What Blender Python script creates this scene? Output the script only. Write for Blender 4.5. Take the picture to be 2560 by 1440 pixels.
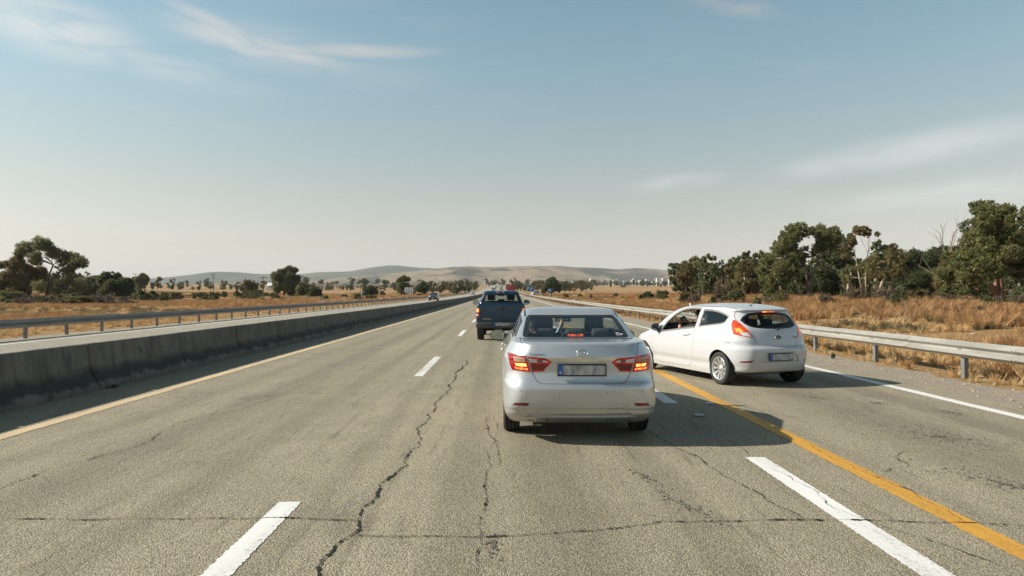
import bpy, bmesh, math, random
import numpy as np
from mathutils import Vector, Matrix
from mathutils.bvhtree import BVHTree

for _o in list(bpy.data.objects):
    bpy.data.objects.remove(_o)
SC = bpy.context.scene
COL = SC.collection
R = math.radians

# ---------------------------------------------------------------- camera
CAM_H = 1.63
FPX = 1750.0                      # focal length in pixels of the 2560 px wide photograph
cam_d = bpy.data.cameras.new('camera')
cam = bpy.data.objects.new('camera', cam_d)
COL.objects.link(cam)
cam.location = (0, 0, CAM_H)
cam.rotation_euler = (R(90), 0, 0)
cam_d.sensor_width = 36.0
cam_d.lens = 36.0 * FPX / 2560.0
cam_d.shift_x = 25.0 / 2560.0
cam_d.shift_y = 15.0 / 2560.0
cam_d.clip_start = 0.05
cam_d.clip_end = 40000
SC.camera = cam
SC.render.resolution_x = 1024
SC.render.resolution_y = 576

# ---------------------------------------------------------------- light
SUN_DIR = Vector((-1.0, 0.03, 0.655)).normalized()      # towards the sun
SUN_EL = math.asin(SUN_DIR.z)
SUN_ROT = math.atan2(SUN_DIR.x, SUN_DIR.y)
sun_d = bpy.data.lights.new('sun', 'SUN')
sun_d.energy = 5.0
sun_d.angle = R(0.53)
sun_d.color = (1.0, 0.925, 0.82)
sun = bpy.data.objects.new('sun', sun_d)
COL.objects.link(sun)
sun.rotation_euler = SUN_DIR.to_track_quat('Z', 'Y').to_euler()

SC.view_settings.view_transform = 'Standard'
SC.view_settings.look = 'None'
SC.view_settings.gamma = 1.0
SC.view_settings.exposure = 0.60
SC.view_settings.use_curve_mapping = False
SC.cycles.use_denoising = True
SC.cycles.max_bounces = 8
SC.cycles.transparent_max_bounces = 24
SC.cycles.volume_bounces = 0
SC.cycles.volume_max_steps = 64

W = bpy.data.worlds.new('World')
SC.world = W
W.use_nodes = True


class NT:
    """small helper to write node trees"""
    def __init__(s, tree):
        s.t = tree
        tree.nodes.clear()

    def n(s, typ, **kw):
        nd = s.t.nodes.new(typ)
        for k, v in kw.items():
            setattr(nd, k, v)
        return nd

    def put(s, sock, v):
        if isinstance(v, bpy.types.NodeSocket):
            s.t.links.new(v, sock)
        elif isinstance(v, (tuple, list)):
            v = list(v)
            if len(v) == 3 and len(sock.default_value) == 4:
                v = v + [1.0]
            sock.default_value = v
        else:
            sock.default_value = v

    def math(s, op, a, b=0.0, c=None, clamp=False):
        nd = s.n('ShaderNodeMath', operation=op, use_clamp=clamp)
        s.put(nd.inputs[0], a)
        s.put(nd.inputs[1], b)
        if c is not None:
            s.put(nd.inputs[2], c)
        return nd.outputs[0]

    def mix(s, f, a, b, blend='MIX'):
        nd = s.n('ShaderNodeMix', data_type='RGBA', blend_type=blend)
        s.put(nd.inputs[0], f)
        s.put(nd.inputs[6], a)
        s.put(nd.inputs[7], b)
        return nd.outputs[2]

    def ramp(s, v, lo, hi, a=0.0, b=1.0):
        nd = s.n('ShaderNodeMapRange', interpolation_type='SMOOTHSTEP')
        s.put(nd.inputs[0], v)
        nd.inputs[1].default_value = lo
        nd.inputs[2].default_value = hi
        nd.inputs[3].default_value = a
        nd.inputs[4].default_value = b
        return nd.outputs[0]

    def sep(s, v):
        nd = s.n('ShaderNodeSeparateXYZ')
        s.put(nd.inputs[0], v)
        return nd.outputs

    def comb(s, x, y, z):
        nd = s.n('ShaderNodeCombineXYZ')
        s.put(nd.inputs[0], x)
        s.put(nd.inputs[1], y)
        s.put(nd.inputs[2], z)
        return nd.outputs[0]

    def noise(s, vec, scale, detail=4, rough=0.55, dist=0.0):
        nd = s.n('ShaderNodeTexNoise')
        s.put(nd.inputs['Vector'], vec)
        nd.inputs['Scale'].default_value = scale
        nd.inputs['Detail'].default_value = detail
        nd.inputs['Roughness'].default_value = rough
        nd.inputs['Distortion'].default_value = dist
        return nd.outputs[0]

    def mapv(s, vec, scale=(1, 1, 1), loc=(0, 0, 0), rot=(0, 0, 0)):
        nd = s.n('ShaderNodeMapping')
        s.put(nd.inputs[0], vec)
        nd.inputs[1].default_value = loc
        nd.inputs[2].default_value = rot
        nd.inputs[3].default_value = scale
        return nd.outputs[0]

    def bump(s, h, strength=0.3, dist=0.02):
        nd = s.n('ShaderNodeBump')
        nd.inputs['Strength'].default_value = strength
        nd.inputs['Distance'].default_value = dist
        s.put(nd.inputs['Height'], h)
        return nd.outputs[0]


def build_world():
    k = NT(W.node_tree)
    out = k.n('ShaderNodeOutputWorld')
    bg = k.n('ShaderNodeBackground')
    sky = k.n('ShaderNodeTexSky', sky_type='NISHITA')
    sky.sun_disc = False
    sky.sun_elevation = SUN_EL
    sky.sun_rotation = SUN_ROT
    sky.altitude = 50
    sky.air_density = 1.0
    sky.dust_density = 0.7
    sky.ozone_density = 1.4
    tc = k.n('ShaderNodeTexCoord')
    d = tc.outputs['Generated']
    x, y, z = k.sep(d)
    az = k.math('ARCTAN2', x, y)
    el = k.math('ARCSINE', z)
    # the dusty air near the horizon takes the blue out of the sky, evenly all round
    grey = k.n('ShaderNodeRGBToBW')
    k.put(grey.inputs[0], sky.outputs[0])
    dust = k.ramp(el, 0.0, 0.40, SKY_DUST[0], SKY_DUST[1])
    warm = k.mix(1.0, grey.outputs[0], (0.800, 0.580, 0.650), 'MULTIPLY')
    base = k.mix(dust, sky.outputs[0], warm)
    base = k.mix(1.0, base, SKY_TINT, 'MULTIPLY')
    # darkening added from the top of the picture to the zenith, weakens the fill light
    deep = k.ramp(el, 0.25, 1.25, 1.0, 0.50)
    base = k.mix(1.0, base, k.comb(deep, deep, deep), 'MULTIPLY')
    # thin cirrus
    p = k.comb(az, el, 0.0)
    def streak(scale, loc, rot, seed):
        v = k.mapv(p, scale, loc, (0, 0, rot))
        w = k.noise(v, 2.2, 6, 0.62, 0.9)
        return w
    n1 = streak((3.2, 16, 1), (0.3, 0.1, seed_off(1)), R(-9), 1)
    n2 = streak((2.0, 11, 1), (4.1, 2.0, seed_off(2)), R(7), 2)
    total = None
    for (ca, ce, ra, re, rot, amp, nn, lo, hi) in CLOUDS:
        da = k.math('SUBTRACT', az, ca)
        de = k.math('SUBTRACT', el, ce)
        c, s_ = math.cos(rot), math.sin(rot)
        u = k.math('DIVIDE', k.math('ADD', k.math('MULTIPLY', da, c), k.math('MULTIPLY', de, s_)), ra)
        v = k.math('DIVIDE', k.math('SUBTRACT', k.math('MULTIPLY', de, c), k.math('MULTIPLY', da, s_)), re)
        r = k.math('SQRT', k.math('ADD', k.math('MULTIPLY', u, u), k.math('MULTIPLY', v, v)))
        m = k.ramp(r, 0.1, 1.0, 1.0, 0.0)
        w = k.ramp(n1 if nn == 1 else n2, lo, hi)
        m = k.math('MULTIPLY', k.math('MULTIPLY', m, w), amp)
        total = m if total is None else k.math('MAXIMUM', total, m)
    # faint veil everywhere
    veil = k.math('MULTIPLY', k.ramp(n2, 0.45, 0.8), 0.10)
    total = k.math('MAXIMUM', total, veil)
    g2 = k.n('ShaderNodeRGBToBW')
    k.put(g2.inputs[0], base)
    cl = k.mix(1.0, g2.outputs[0], (1.38, 1.44, 1.43), 'MULTIPLY')
    col = k.mix(total, base, cl)
    k.put(bg.inputs[0], col)
    bg.inputs[1].default_value = SKY_STRENGTH
    k.t.links.new(bg.outputs[0], out.inputs[0])


def seed_off(i):
    return i * 3.7


SKY_STRENGTH = 0.105
SKY_DUST = (0.88, 0.16)
SKY_TINT = (0.955, 1.135, 0.925)
# azimuth, elevation, half extents, tilt, strength, which streaks, thresholds
CLOUDS = [
    (-0.350, 0.325, 0.150, 0.026, R(-9), 0.95, 1, 0.22, 0.62),
    (-0.290, 0.318, 0.120, 0.018, R(-8), 0.90, 2, 0.22, 0.58),
    (-0.195, 0.328, 0.150, 0.014, R(2), 0.80, 1, 0.22, 0.56),
    (-0.390, 0.345, 0.090, 0.014, R(-16), 0.70, 2, 0.24, 0.58),
    (-0.290, 0.318, 0.260, 0.045, R(-6), 0.50, 2, 0.30, 0.66),
    (-0.570, 0.312, 0.140, 0.050, R(-6), 0.85, 2, 0.24, 0.58),
    (-0.640, 0.330, 0.100, 0.050, R(-6), 0.60, 1, 0.26, 0.60),
    (-0.450, 0.285, 0.180, 0.030, R(-8), 0.40, 1, 0.28, 0.62),
    (0.245, 0.153, 0.085, 0.018, R(4), 0.60, 2, 0.24, 0.56),
    (0.540, 0.178, 0.190, 0.030, R(6), 0.70, 2, 0.28, 0.60),
    (0.610, 0.185, 0.110, 0.018, R(6), 0.55, 1, 0.26, 0.60),
    (0.430, 0.165, 0.080, 0.022, R(5), 0.50, 1, 0.28, 0.60),
    (0.570, 0.120, 0.220, 0.026, R(3), 0.45, 1, 0.30, 0.64),
    (0.320, 0.372, 0.090, 0.018, R(-14), 0.55, 1, 0.28, 0.60),
]
build_world()


# ---------------------------------------------------------------- object helpers
def tag(o, label=None, cat=None, group=None, kind=None):
    if label:
        o['label'] = label
    if cat:
        o['category'] = cat
    if group:
        o['group'] = group
    if kind:
        o['kind'] = kind
    return o


def empty(name, loc=(0, 0, 0), rz=0.0, label=None, cat=None, group=None, kind=None, parent=None):
    o = bpy.data.objects.new(name, None)
    COL.objects.link(o)
    o.location = loc
    o.rotation_euler = (0, 0, rz)
    o.empty_display_size = 0.2
    o.parent = parent
    return tag(o, label, cat, group, kind)


def link(name, me, parent=None, loc=None, rz=None):
    o = bpy.data.objects.new(name, me)
    COL.objects.link(o)
    o.parent = parent
    if loc is not None:
        o.location = loc
    if rz is not None:
        o.rotation_euler = (0, 0, rz)
    return o


def mesh(name, verts, faces, mat=None, smooth=False):
    me = bpy.data.meshes.new(name)
    me.from_pydata([tuple(v) for v in verts], [], [tuple(f) for f in faces])
    if mat is not None:
        for m in (mat if isinstance(mat, (list, tuple)) else [mat]):
            me.materials.append(m)
    if smooth:
        me.polygons.foreach_set('use_smooth', [True] * len(me.polygons))
    me.update()
    return me


class MB:
    """collects simple shapes and links them as ONE mesh object"""
    def __init__(s):
        s.v, s.f, s.mi, s.sm = [], [], [], []
        s.cur = 0

    def add(s, vs, fs, smooth=False):
        o = len(s.v)
        s.v += [tuple(v) for v in vs]
        s.f += [tuple(i + o for i in f) for f in fs]
        s.mi += [s.cur] * len(fs)
        s.sm += [smooth] * len(fs)
        return s

    def box(s, c, size, rot=None):
        x, y, z = [a / 2 for a in size]
        vs = [Vector((sx * x, sy * y, sz * z)) for sz in (-1, 1) for sy in (-1, 1) for sx in (-1, 1)]
        if rot is not None:
            vs = [rot @ v for v in vs]
        vs = [v + Vector(c) for v in vs]
        return s.add(vs, [(0, 2, 3, 1), (4, 5, 7, 6), (0, 1, 5, 4), (1, 3, 7, 5), (3, 2, 6, 7), (2, 0, 4, 6)])

    def bbox(s, c, size, b=0.01, rot=None):
        """box with chamfered edges"""
        bm = bmesh.new()
        bmesh.ops.create_cube(bm, size=1.0)
        for v in bm.verts:
            v.co = Vector((v.co.x * size[0], v.co.y * size[1], v.co.z * size[2]))
        bmesh.ops.bevel(bm, geom=list(bm.edges), offset=min(b, 0.45 * min(size)), segments=2, affect='EDGES', profile=0.6)
        vs = [(rot @ v.co if rot is not None else v.co) + Vector(c) for v in bm.verts]
        bm.verts.index_update()
        fs = [[v.index for v in f.verts] for f in bm.faces]
        bm.free()
        return s.add(vs, fs, True)

    def tube(s, pts, radii, n=8, caps=True, smooth=True):
        pts = [Vector(p) for p in pts]
        if not isinstance(radii, (list, tuple)):
            radii = [radii] * len(pts)
        vs, fs = [], []
        up = None
        for i, p in enumerate(pts):
            t = (pts[min(i + 1, len(pts) - 1)] - pts[max(i - 1, 0)])
            t = t.normalized() if t.length > 1e-9 else Vector((0, 0, 1))
            if up is None:
                up = Vector((1, 0, 0)) if abs(t.x) < 0.8 else Vector((0, 1, 0))
            a = (up - t * up.dot(t)).normalized()
            up = a
            b = t.cross(a)
            for k in range(n):
                w = 2 * math.pi * k / n
                vs.append(p + (a * math.cos(w) + b * math.sin(w)) * radii[i])
        for i in range(len(pts) - 1):
            for k in range(n):
                k2 = (k + 1) % n
                fs.append((i * n + k, i * n + k2, (i + 1) * n + k2, (i + 1) * n + k))
        if caps:
            fs.append(tuple(reversed(range(n))))
            fs.append(tuple((len(pts) - 1) * n + k for k in range(n)))
        return s.add(vs, fs, smooth)

    def lathe(s, prof, c=(0, 0, 0), axis='x', n=32, smooth=True, closed=False):
        """prof: (along axis, radius)"""
        vs, fs = [], []
        for (a, r) in prof:
            for k in range(n):
                w = 2 * math.pi * k / n
                p, q = r * math.cos(w), r * math.sin(w)
                v = {'x': (a, p, q), 'y': (q, a, p), 'z': (p, q, a)}[axis]
                vs.append(Vector(v) + Vector(c))
        m = len(prof)
        for i in range(m if closed else m - 1):
            j = (i + 1) % m
            for k in range(n):
                k2 = (k + 1) % n
                fs.append((i * n + k, j * n + k, j * n + k2, i * n + k2))
        return s.add(vs, fs, smooth)

    def prism(s, poly, axis, lo, hi):
        """poly in the two other axes (in x,y,z order), extruded along axis"""
        n = len(poly)
        vs = []
        for h in (lo, hi):
            for (p, q) in poly:
                vs.append({'x': (h, p, q), 'y': (p, h, q), 'z': (p, q, h)}[axis])
        fs = [tuple(range(n)), tuple(range(2 * n - 1, n - 1, -1))]
        for i in range(n):
            j = (i + 1) % n
            fs.append((i, i + n, j + n, j))
        return s.add(vs, fs)

    def blob(s, c, r, seg=12, rings=8, rot=None):
        vs, fs = [], []
        for i in range(rings + 1):
            th = math.pi * i / rings
            for k in range(seg):
                ph = 2 * math.pi * k / seg
                v = Vector((r[0] * math.sin(th) * math.cos(ph), r[1] * math.sin(th) * math.sin(ph), r[2] * math.cos(th)))
                if rot is not None:
                    v = rot @ v
                vs.append(v + Vector(c))
        for i in range(rings):
            for k in range(seg):
                k2 = (k + 1) % seg
                fs.append((i * seg + k, (i + 1) * seg + k, (i + 1) * seg + k2, i * seg + k2))
        return s.add(vs, fs, True)

    def mesh(s, name, mat, weld=False):
        me = bpy.data.meshes.new(name)
        me.from_pydata(s.v, [], s.f)
        for m in (mat if isinstance(mat, (list, tuple)) else [mat]):
            me.materials.append(m)
        me.polygons.foreach_set('material_index', s.mi)
        me.polygons.foreach_set('use_smooth', s.sm)
        me.update()
        bm = bmesh.new()
        bm.from_mesh(me)
        if weld:
            bmesh.ops.remove_doubles(bm, verts=bm.verts, dist=1e-4)
        bmesh.ops.recalc_face_normals(bm, faces=bm.faces)
        bm.to_mesh(me)
        bm.free()
        return me

    def build(s, name, mat, parent=None, loc=None, rz=None, weld=False):
        return link(name, s.mesh(name, mat, weld), parent, loc, rz)


def new_mat(name):
    m = bpy.data.materials.new(name)
    m.use_nodes = True
    k = NT(m.node_tree)
    out = k.n('ShaderNodeOutputMaterial')
    b = k.n('ShaderNodeBsdfPrincipled')
    k.t.links.new(b.outputs[0], out.inputs[0])
    return m, k, b, out


def simple_mat(name, col, rough=0.6, metal=0.0, spec=0.5, coat=0.0, emit=None, estr=0.0, vary=0.0, vscale=8.0):
    m, k, b, out = new_mat(name)
    if vary > 0:
        tc = k.n('ShaderNodeTexCoord')
        n = k.noise(tc.outputs['Object'], vscale, 5, 0.6)
        c = k.mix(k.ramp(n, 0.3, 0.7), tuple(a * (1 - vary) for a in col), tuple(min(1, a * (1 + vary)) for a in col))
        k.put(b.inputs['Base Color'], c)
    else:
        k.put(b.inputs['Base Color'], col)
    b.inputs['Roughness'].default_value = rough
    b.inputs['Metallic'].default_value = metal
    b.inputs['Specular IOR Level'].default_value = spec
    b.inputs['Coat Weight'].default_value = coat
    b.inputs['Coat Roughness'].default_value = 0.04
    if emit:
        k.put(b.inputs['Emission Color'], emit)
        b.inputs['Emission Strength'].default_value = estr
    return m


def lerp(a, b, t):
    return a + (b - a) * t


def sstep(a, b, x):
    t = min(1.0, max(0.0, (x - a) / (b - a)))
    return t * t * (3 - 2 * t)


def copy_tree(o, parent=None):
    c = o.copy()
    COL.objects.link(c)
    c.parent = parent
    for ch in o.children:
        copy_tree(ch, c)
    return c


_ONES = ['', 'first', 'second', 'third', 'fourth', 'fifth', 'sixth', 'seventh', 'eighth', 'ninth', 'tenth', 'eleventh', 'twelfth', 'thirteenth', 'fourteenth', 'fifteenth', 'sixteenth', 'seventeenth', 'eighteenth', 'nineteenth']
_TENS = {2: ('twentieth', 'twenty'), 3: ('thirtieth', 'thirty'), 4: ('fortieth', 'forty'), 5: ('fiftieth', 'fifty'), 6: ('sixtieth', 'sixty')}


def ordinal(n):
    if n < 20:
        return _ONES[n]
    t, o = divmod(n, 10)
    return _TENS[t][0] if o == 0 else _TENS[t][1] + '-' + _ONES[o]
# ================================================================ the lie of the land
def z_along(y):
    """height of the road: flat, then a long rise to a crest about 850 m off"""
    if y <= 0:
        return 0.0
    if y < 850:
        return 1.5e-5 * y * y
    d = y - 850
    return 10.84 + 0.0255 * 160 * (1 - math.exp(-d / 160.0)) + 0.0015 * d


def hash_noise(x, y, seed=0):
    """cheap smooth value noise"""
    def h(i, j):
        n = (i * 374761393 + j * 668265263 + seed * 974634777) & 0xffffffff
        n = ((n ^ (n >> 13)) * 1274126177) & 0xffffffff
        return ((n ^ (n >> 16)) & 0xffff) / 65535.0
    i, j = math.floor(x), math.floor(y)
    fx, fy = x - i, y - j
    fx, fy = fx * fx * (3 - 2 * fx), fy * fy * (3 - 2 * fy)
    return lerp(lerp(h(i, j), h(i + 1, j), fx), lerp(h(i, j + 1), h(i + 1, j + 1), fx), fy)


def ground_z(x, y):
    z = z_along(y)
    if x > 8.6:
        a = sstep(9.4, 24, x)
        m = 0.82 * a * (0.75 + 0.5 * hash_noise(x / 14.0, y / 17.0, 3))
        m *= sstep(8, 40, y) * 0.75 + 0.25
        m *= 1.0 - 0.85 * sstep(120, 330, y)
        z += m + 0.10 * sstep(9.0, 11, x) * (hash_noise(x / 2.1, y / 2.6, 5) - 0.4)
    elif x < -17.4:
        a = sstep(17.6, 34, -x)
        z += a * (0.9 * (hash_noise(x / 30.0, y / 34.0, 9) - 0.45)) + 0.10 * a * (hash_noise(x / 2.3, y / 2.9, 11) - 0.5)
        z += 1.0 * sstep(60, 160, -x)
    else:
        z -= 0.0
    return z


# ================================================================ materials of the ground
def asphalt_mat(name, col_a, col_b, grain=1.0):
    m, k, b, out = new_mat(name)
    tc = k.n('ShaderNodeTexCoord')
    p = tc.outputs['Object']
    vor = k.n('ShaderNodeTexVoronoi')
    k.put(vor.inputs['Vector'], p)
    vor.inputs['Scale'].default_value = 88
    fine = k.noise(p, 60, 5, 0.72)
    ravel = k.noise(k.mapv(p, (9, 0.9, 1)), 1.0, 6, 0.7, 0.3)
    mid = k.noise(p, 1.1, 5, 0.6)
    big = k.noise(k.mapv(p, (0.9, 0.07, 1)), 1.0, 5, 0.62)
    wheel = k.noise(k.mapv(p, (2.4, 0.02, 1)), 1.0, 3, 0.5)
    blot = k.noise(k.mapv(p, (1.0, 0.45, 1), (13, 7, 0)), 0.8, 6, 0.65, 0.3)
    col = k.mix(k.ramp(big, 0.30, 0.72), col_a, col_b)
    col = k.mix(k.math('MULTIPLY', k.ramp(mid, 0.35, 0.75), 0.45), col, tuple(c * 0.80 for c in col_a))
    col = k.mix(k.math('MULTIPLY', k.ramp(wheel, 0.52, 0.70), 0.30), col, tuple(c * 0.72 for c in col_a))
    col = k.mix(k.math('MULTIPLY', k.ramp(blot, 0.60, 0.76), 0.55), col, (0.085, 0.082, 0.078))
    # oil drip down the middle of each lane, darker polished wheel tracks beside it
    x_, y_, _z = k.sep(p)
    wob = k.math('MULTIPLY', k.math('SUBTRACT', k.noise(k.mapv(p, (0.2, 0.12, 1)), 1.0, 3, 0.5), 0.5), 0.5)
    xx = k.math('ADD', x_, wob)
    for (cx, hw, amt) in ((0.45, 0.50, 0.50), (-3.75, 0.50, 0.42), (-0.35, 0.28, 0.38), (1.40, 0.30, 0.42), (-4.75, 0.28, 0.28), (-2.6, 0.28, 0.34), (4.9, 0.9, 0.46), (6.0, 0.45, 0.46), (-1.45, 0.16, 0.25)):
        dd = k.math('ABSOLUTE', k.math('SUBTRACT', xx, cx))
        f = k.math('MULTIPLY', k.ramp(dd, hw * 0.2, hw, 1.0, 0.0), k.math('MULTIPLY', k.ramp(big, 0.25, 0.70, 0.35, 1.0), amt))
        col = k.mix(f, col, tuple(c * 0.40 for c in col_a))
    # the aggregate: each stone its own grey, dark binder between
    stone = k.ramp(vor.outputs['Color'], 0.0, 1.0, 0.72, 1.34)
    bind = k.ramp(vor.outputs['Distance'], 0.30, 0.62, 1.0, 0.52)
    gr = k.math('MULTIPLY', k.math('MULTIPLY', stone, bind), k.ramp(fine, 0.25, 0.75, 0.62, 1.36))
    g3 = k.comb(gr, gr, gr)
    col = k.mix(k.math('MULTIPLY', k.ramp(ravel, 0.52, 0.70), 0.55), col, tuple(c * 0.5 for c in col_a))
    col = k.mix(grain, col, k.mix(1.0, col, g3, 'MULTIPLY'))
    k.put(b.inputs['Base Color'], col)
    b.inputs['Roughness'].default_value = 0.88
    b.inputs['Specular IOR Level'].default_value = 0.3
    h = k.math('ADD', k.math('MULTIPLY', vor.outputs['Distance'], -0.8), fine)
    k.put(b.inputs['Normal'], k.bump(h, 0.8, 0.012))
    return m


M_ASPHALT = asphalt_mat('asphalt', (0.370, 0.322, 0.226), (0.455, 0.398, 0.284), 0.90)
M_ASPHALT2 = asphalt_mat('asphalt_pale', (0.37, 0.335, 0.265), (0.42, 0.38, 0.305), 0.5)


def paint_mat(name, col, worn, wear=0.5):
    m, k, b, out = new_mat(name)
    tc = k.n('ShaderNodeTexCoord')
    p = tc.outputs['Object']
    n = k.noise(p, 26, 6, 0.75)
    n2 = k.noise(k.mapv(p, (3, 0.35, 1)), 1.3, 5, 0.6)
    f = k.ramp(k.math('ADD', n, k.math('MULTIPLY', n2, 0.55)), 0.98 - wear * 0.25, 1.10 - wear * 0.15)
    c = k.mix(k.ramp(n2, 0.3, 0.75), col, tuple(a * 0.80 for a in col))
    k.put(b.inputs['Base Color'], k.mix(f, c, worn))
    b.inputs['Roughness'].default_value = 0.62
    k.put(b.inputs['Normal'], k.bump(n, 0.35, 0.006))
    return m


M_WHITE = paint_mat('paint_white', (0.70, 0.69, 0.66), (0.28, 0.25, 0.19), 0.72)
M_YELLOW = paint_mat('paint_yellow', (0.56, 0.285, 0.030), (0.24, 0.15, 0.06), 0.85)
M_CREAM = paint_mat('paint_cream', (0.60, 0.46, 0.27), (0.36, 0.29, 0.20), 0.7)
M_CRACK = simple_mat('crack_dark', (0.032, 0.028, 0.024), 0.95, spec=0.1)
M_TAR = simple_mat('tar_stain', (0.12, 0.108, 0.09), 0.8, spec=0.2, vary=0.3, vscale=9)


def ground_mat():
    m, k, b, out = new_mat('dry_ground')
    tc = k.n('ShaderNodeTexCoord')
    p = tc.outputs['Object']
    n = k.noise(p, 0.55, 8, 0.68)
    n2 = k.noise(p, 0.045, 6, 0.6)
    n3 = k.noise(p, 0.012, 5, 0.55)
    f = k.noise(p, 9.0, 5, 0.75)
    straw, straw2 = (0.36, 0.235, 0.115), (0.28, 0.170, 0.080)
    soil, scrub = (0.33, 0.205, 0.115), (0.105, 0.088, 0.045)
    c = k.mix(k.ramp(n, 0.35, 0.65), straw, straw2)
    c = k.mix(k.ramp(n2, 0.50, 0.70), c, soil)
    c = k.mix(k.math('MULTIPLY', k.ramp(n3, 0.50, 0.62), 0.55), c, scrub)
    g = k.ramp(f, 0.25, 0.75, 0.60, 1.38)
    c = k.mix(1.0, c, k.comb(g, g, g), 'MULTIPLY')
    k.put(b.inputs['Base Color'], c)
    b.inputs['Roughness'].default_value = 0.95
    b.inputs['Specular IOR Level'].default_value = 0.1
    k.put(b.inputs['Normal'], k.bump(k.math('ADD', n, k.math('MULTIPLY', f, 0.3)), 0.9, 0.25))
    return m


def gravel_mat():
    m, k, b, out = new_mat('gravel')
    tc = k.n('ShaderNodeTexCoord')
    p = tc.outputs['Object']
    vor = k.n('ShaderNodeTexVoronoi')
    k.put(vor.inputs['Vector'], p)
    vor.inputs['Scale'].default_value = 62
    n = k.noise(p, 1.4, 6, 0.65)
    c = k.mix(k.ramp(n, 0.35, 0.7), (0.235, 0.21, 0.175), (0.30, 0.235, 0.16))
    s = k.ramp(vor.outputs['Color'], 0, 1, 0.55, 1.45)
    c = k.mix(1.0, c, k.comb(s, s, s), 'MULTIPLY')
    k.put(b.inputs['Base Color'], c)
    b.inputs['Roughness'].default_value = 0.95
    k.put(b.inputs['Normal'], k.bump(k.math('MULTIPLY', vor.outputs['Distance'], -1.0), 0.8, 0.012))
    return m


M_GROUND = ground_mat()
M_GRAVEL = gravel_mat()


# ================================================================ ground, roads
def spaced(lo, hi, n, p=2.0):
    return [lo + (hi - lo) * (i / n) ** p for i in range(n + 1)]


def build_ground():
    ys = [-40 + 2.0 * i for i in range(80)] + [120 + 5 * i for i in range(56)] + spaced(400, 1000, 30, 1.3)[0:] + spaced(1040, 9000, 24, 1.6)
    xr = [9.0 + 1.5 * i for i in range(44)] + spaced(76, 7000, 34, 2.4)
    xl = [-17.6 - 2.0 * i for i in range(44)] + [-a for a in spaced(107, 7000, 34, 2.4)]
    xs = sorted(xl) + [-12, -7.1, 0, 6] + xr
    V = []
    for y in ys:
        for x in xs:
            z = ground_z(x, y)
            if -17.6 <= x <= 8.9:
                z -= 0.06
            elif x == -17.6 or x == 9.0:
                z -= 0.02
            V.append((x, y, z))
    n = len(xs)
    F = [(j * n + i, j * n + i + 1, (j + 1) * n + i + 1, (j + 1) * n + i) for j in range(len(ys) - 1) for i in range(n - 1)]
    o = link('ground', mesh('ground', V, F, M_GROUND, True))
    tag(o, kind='structure')


ROAD_YS = [-12 + 3 * i for i in range(60)] + [168 + 8 * i for i in range(90)] + [888, 900, 940, 1000, 1100, 1300]


def strip(name, x0, x1, mat, dz, ys=None, parent=None, kind='structure', rag0=0.0, rag1=0.0, step=None, seed=1, nx=1):
    """a sheet along the road between x0 and x1; edges may be ragged"""
    rnd = random.Random(seed)
    if step:
        a, b = ys
        n = max(2, int((b - a) / step))
        ys = [a + (b - a) * i / n for i in range(n + 1)]
    ys = ys or ROAD_YS
    V, F = [], []
    for y in ys:
        e0 = x0 + (rnd.uniform(-rag0, rag0) if rag0 else 0)
        e1 = x1 + (rnd.uniform(-rag1, rag1) if rag1 else 0)
        for i in range(nx + 1):
            x = lerp(e0, e1, i / nx)
            V.append((x, y, z_along(y) + dz))
    w = nx + 1
    for j in range(len(ys) - 1):
        for i in range(nx):
            F.append((j * w + i, j * w + i + 1, (j + 1) * w + i + 1, (j + 1) * w + i))
    o = link(name, mesh(name, V, F, mat), parent)
    if kind and parent is None:
        tag(o, kind=kind)
    return o


build_ground()
# gravel verges lie lowest, then the carriageways, then paint
rag_ys = [-12 + 0.35 * i for i in range(300)] + [93 + 3 * i for i in range(110)] + [430, 600, 850]
strip('gravel_verge', 6.9, 8.75, M_GRAVEL, -0.020, rag_ys, rag1=0.16, seed=4)
strip('gravel_verge', -18.2, -17.0, M_GRAVEL, -0.020, rag_ys, rag0=0.2, seed=5)
ROAD = strip('road', -7.05, 7.5, M_ASPHALT, 0.0, [y for y in rag_ys if y < 420] + [y for y in ROAD_YS if y > 430], rag1=0.05, seed=6)
ROAD2 = strip('opposite_road', -17.2, -7.05, M_ASPHALT2, 0.0)


def paint_strip(name, x, w, y0, y1, mat, parent, seed, rag=0.007, step=0.05):
    return strip(name, x - w / 2, x + w / 2, mat, 0.004, (y0, y1), parent, None, rag, rag, step, seed)


for i, (a, b) in enumerate([(0.6, 5.48), (13.85, 18.1), (26.9, 31.5), (39.7, 44.2), (52.4, 57), (65, 69.5), (78, 82.5), (91, 95.5), (104, 108.5), (117, 121.5), (130, 135), (145, 150)]):
    paint_strip('lane_dash', -1.655, 0.175, a, b, M_WHITE, ROAD, 20 + i, 0.007 if i == 0 else 0.006, 0.018 if i == 0 else 0.2)
for i, (a, b) in enumerate([(1.5, 6.98), (10.42, 14.6), (18.0, 22.0), (25.5, 29.5), (33, 37), (40.5, 44.5)]):
    paint_strip('lane_dash', 2.52, 0.20, a, b, M_WHITE, ROAD, 40 + i, 0.006, 0.02 if i == 0 else 0.2)
paint_strip('yellow_line', 3.28, 0.20, 1.5, 60, M_YELLOW, ROAD, 60, 0.009, 0.06)
paint_strip('edge_line', 6.86, 0.20, 1.5, 420, M_WHITE, ROAD, 61, 0.006, 0.3)
paint_strip('edge_line', -5.70, 0.20, 1.5, 420, M_CREAM, ROAD, 62, 0.012, 0.15)
paint_strip('edge_line', -16.0, 0.17, 1.5, 420, M_WHITE, ROAD2, 63, 0.006, 0.5)
paint_strip('edge_line', -7.75, 0.17, 1.5, 420, M_CREAM, ROAD2, 64, 0.006, 0.5)
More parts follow.
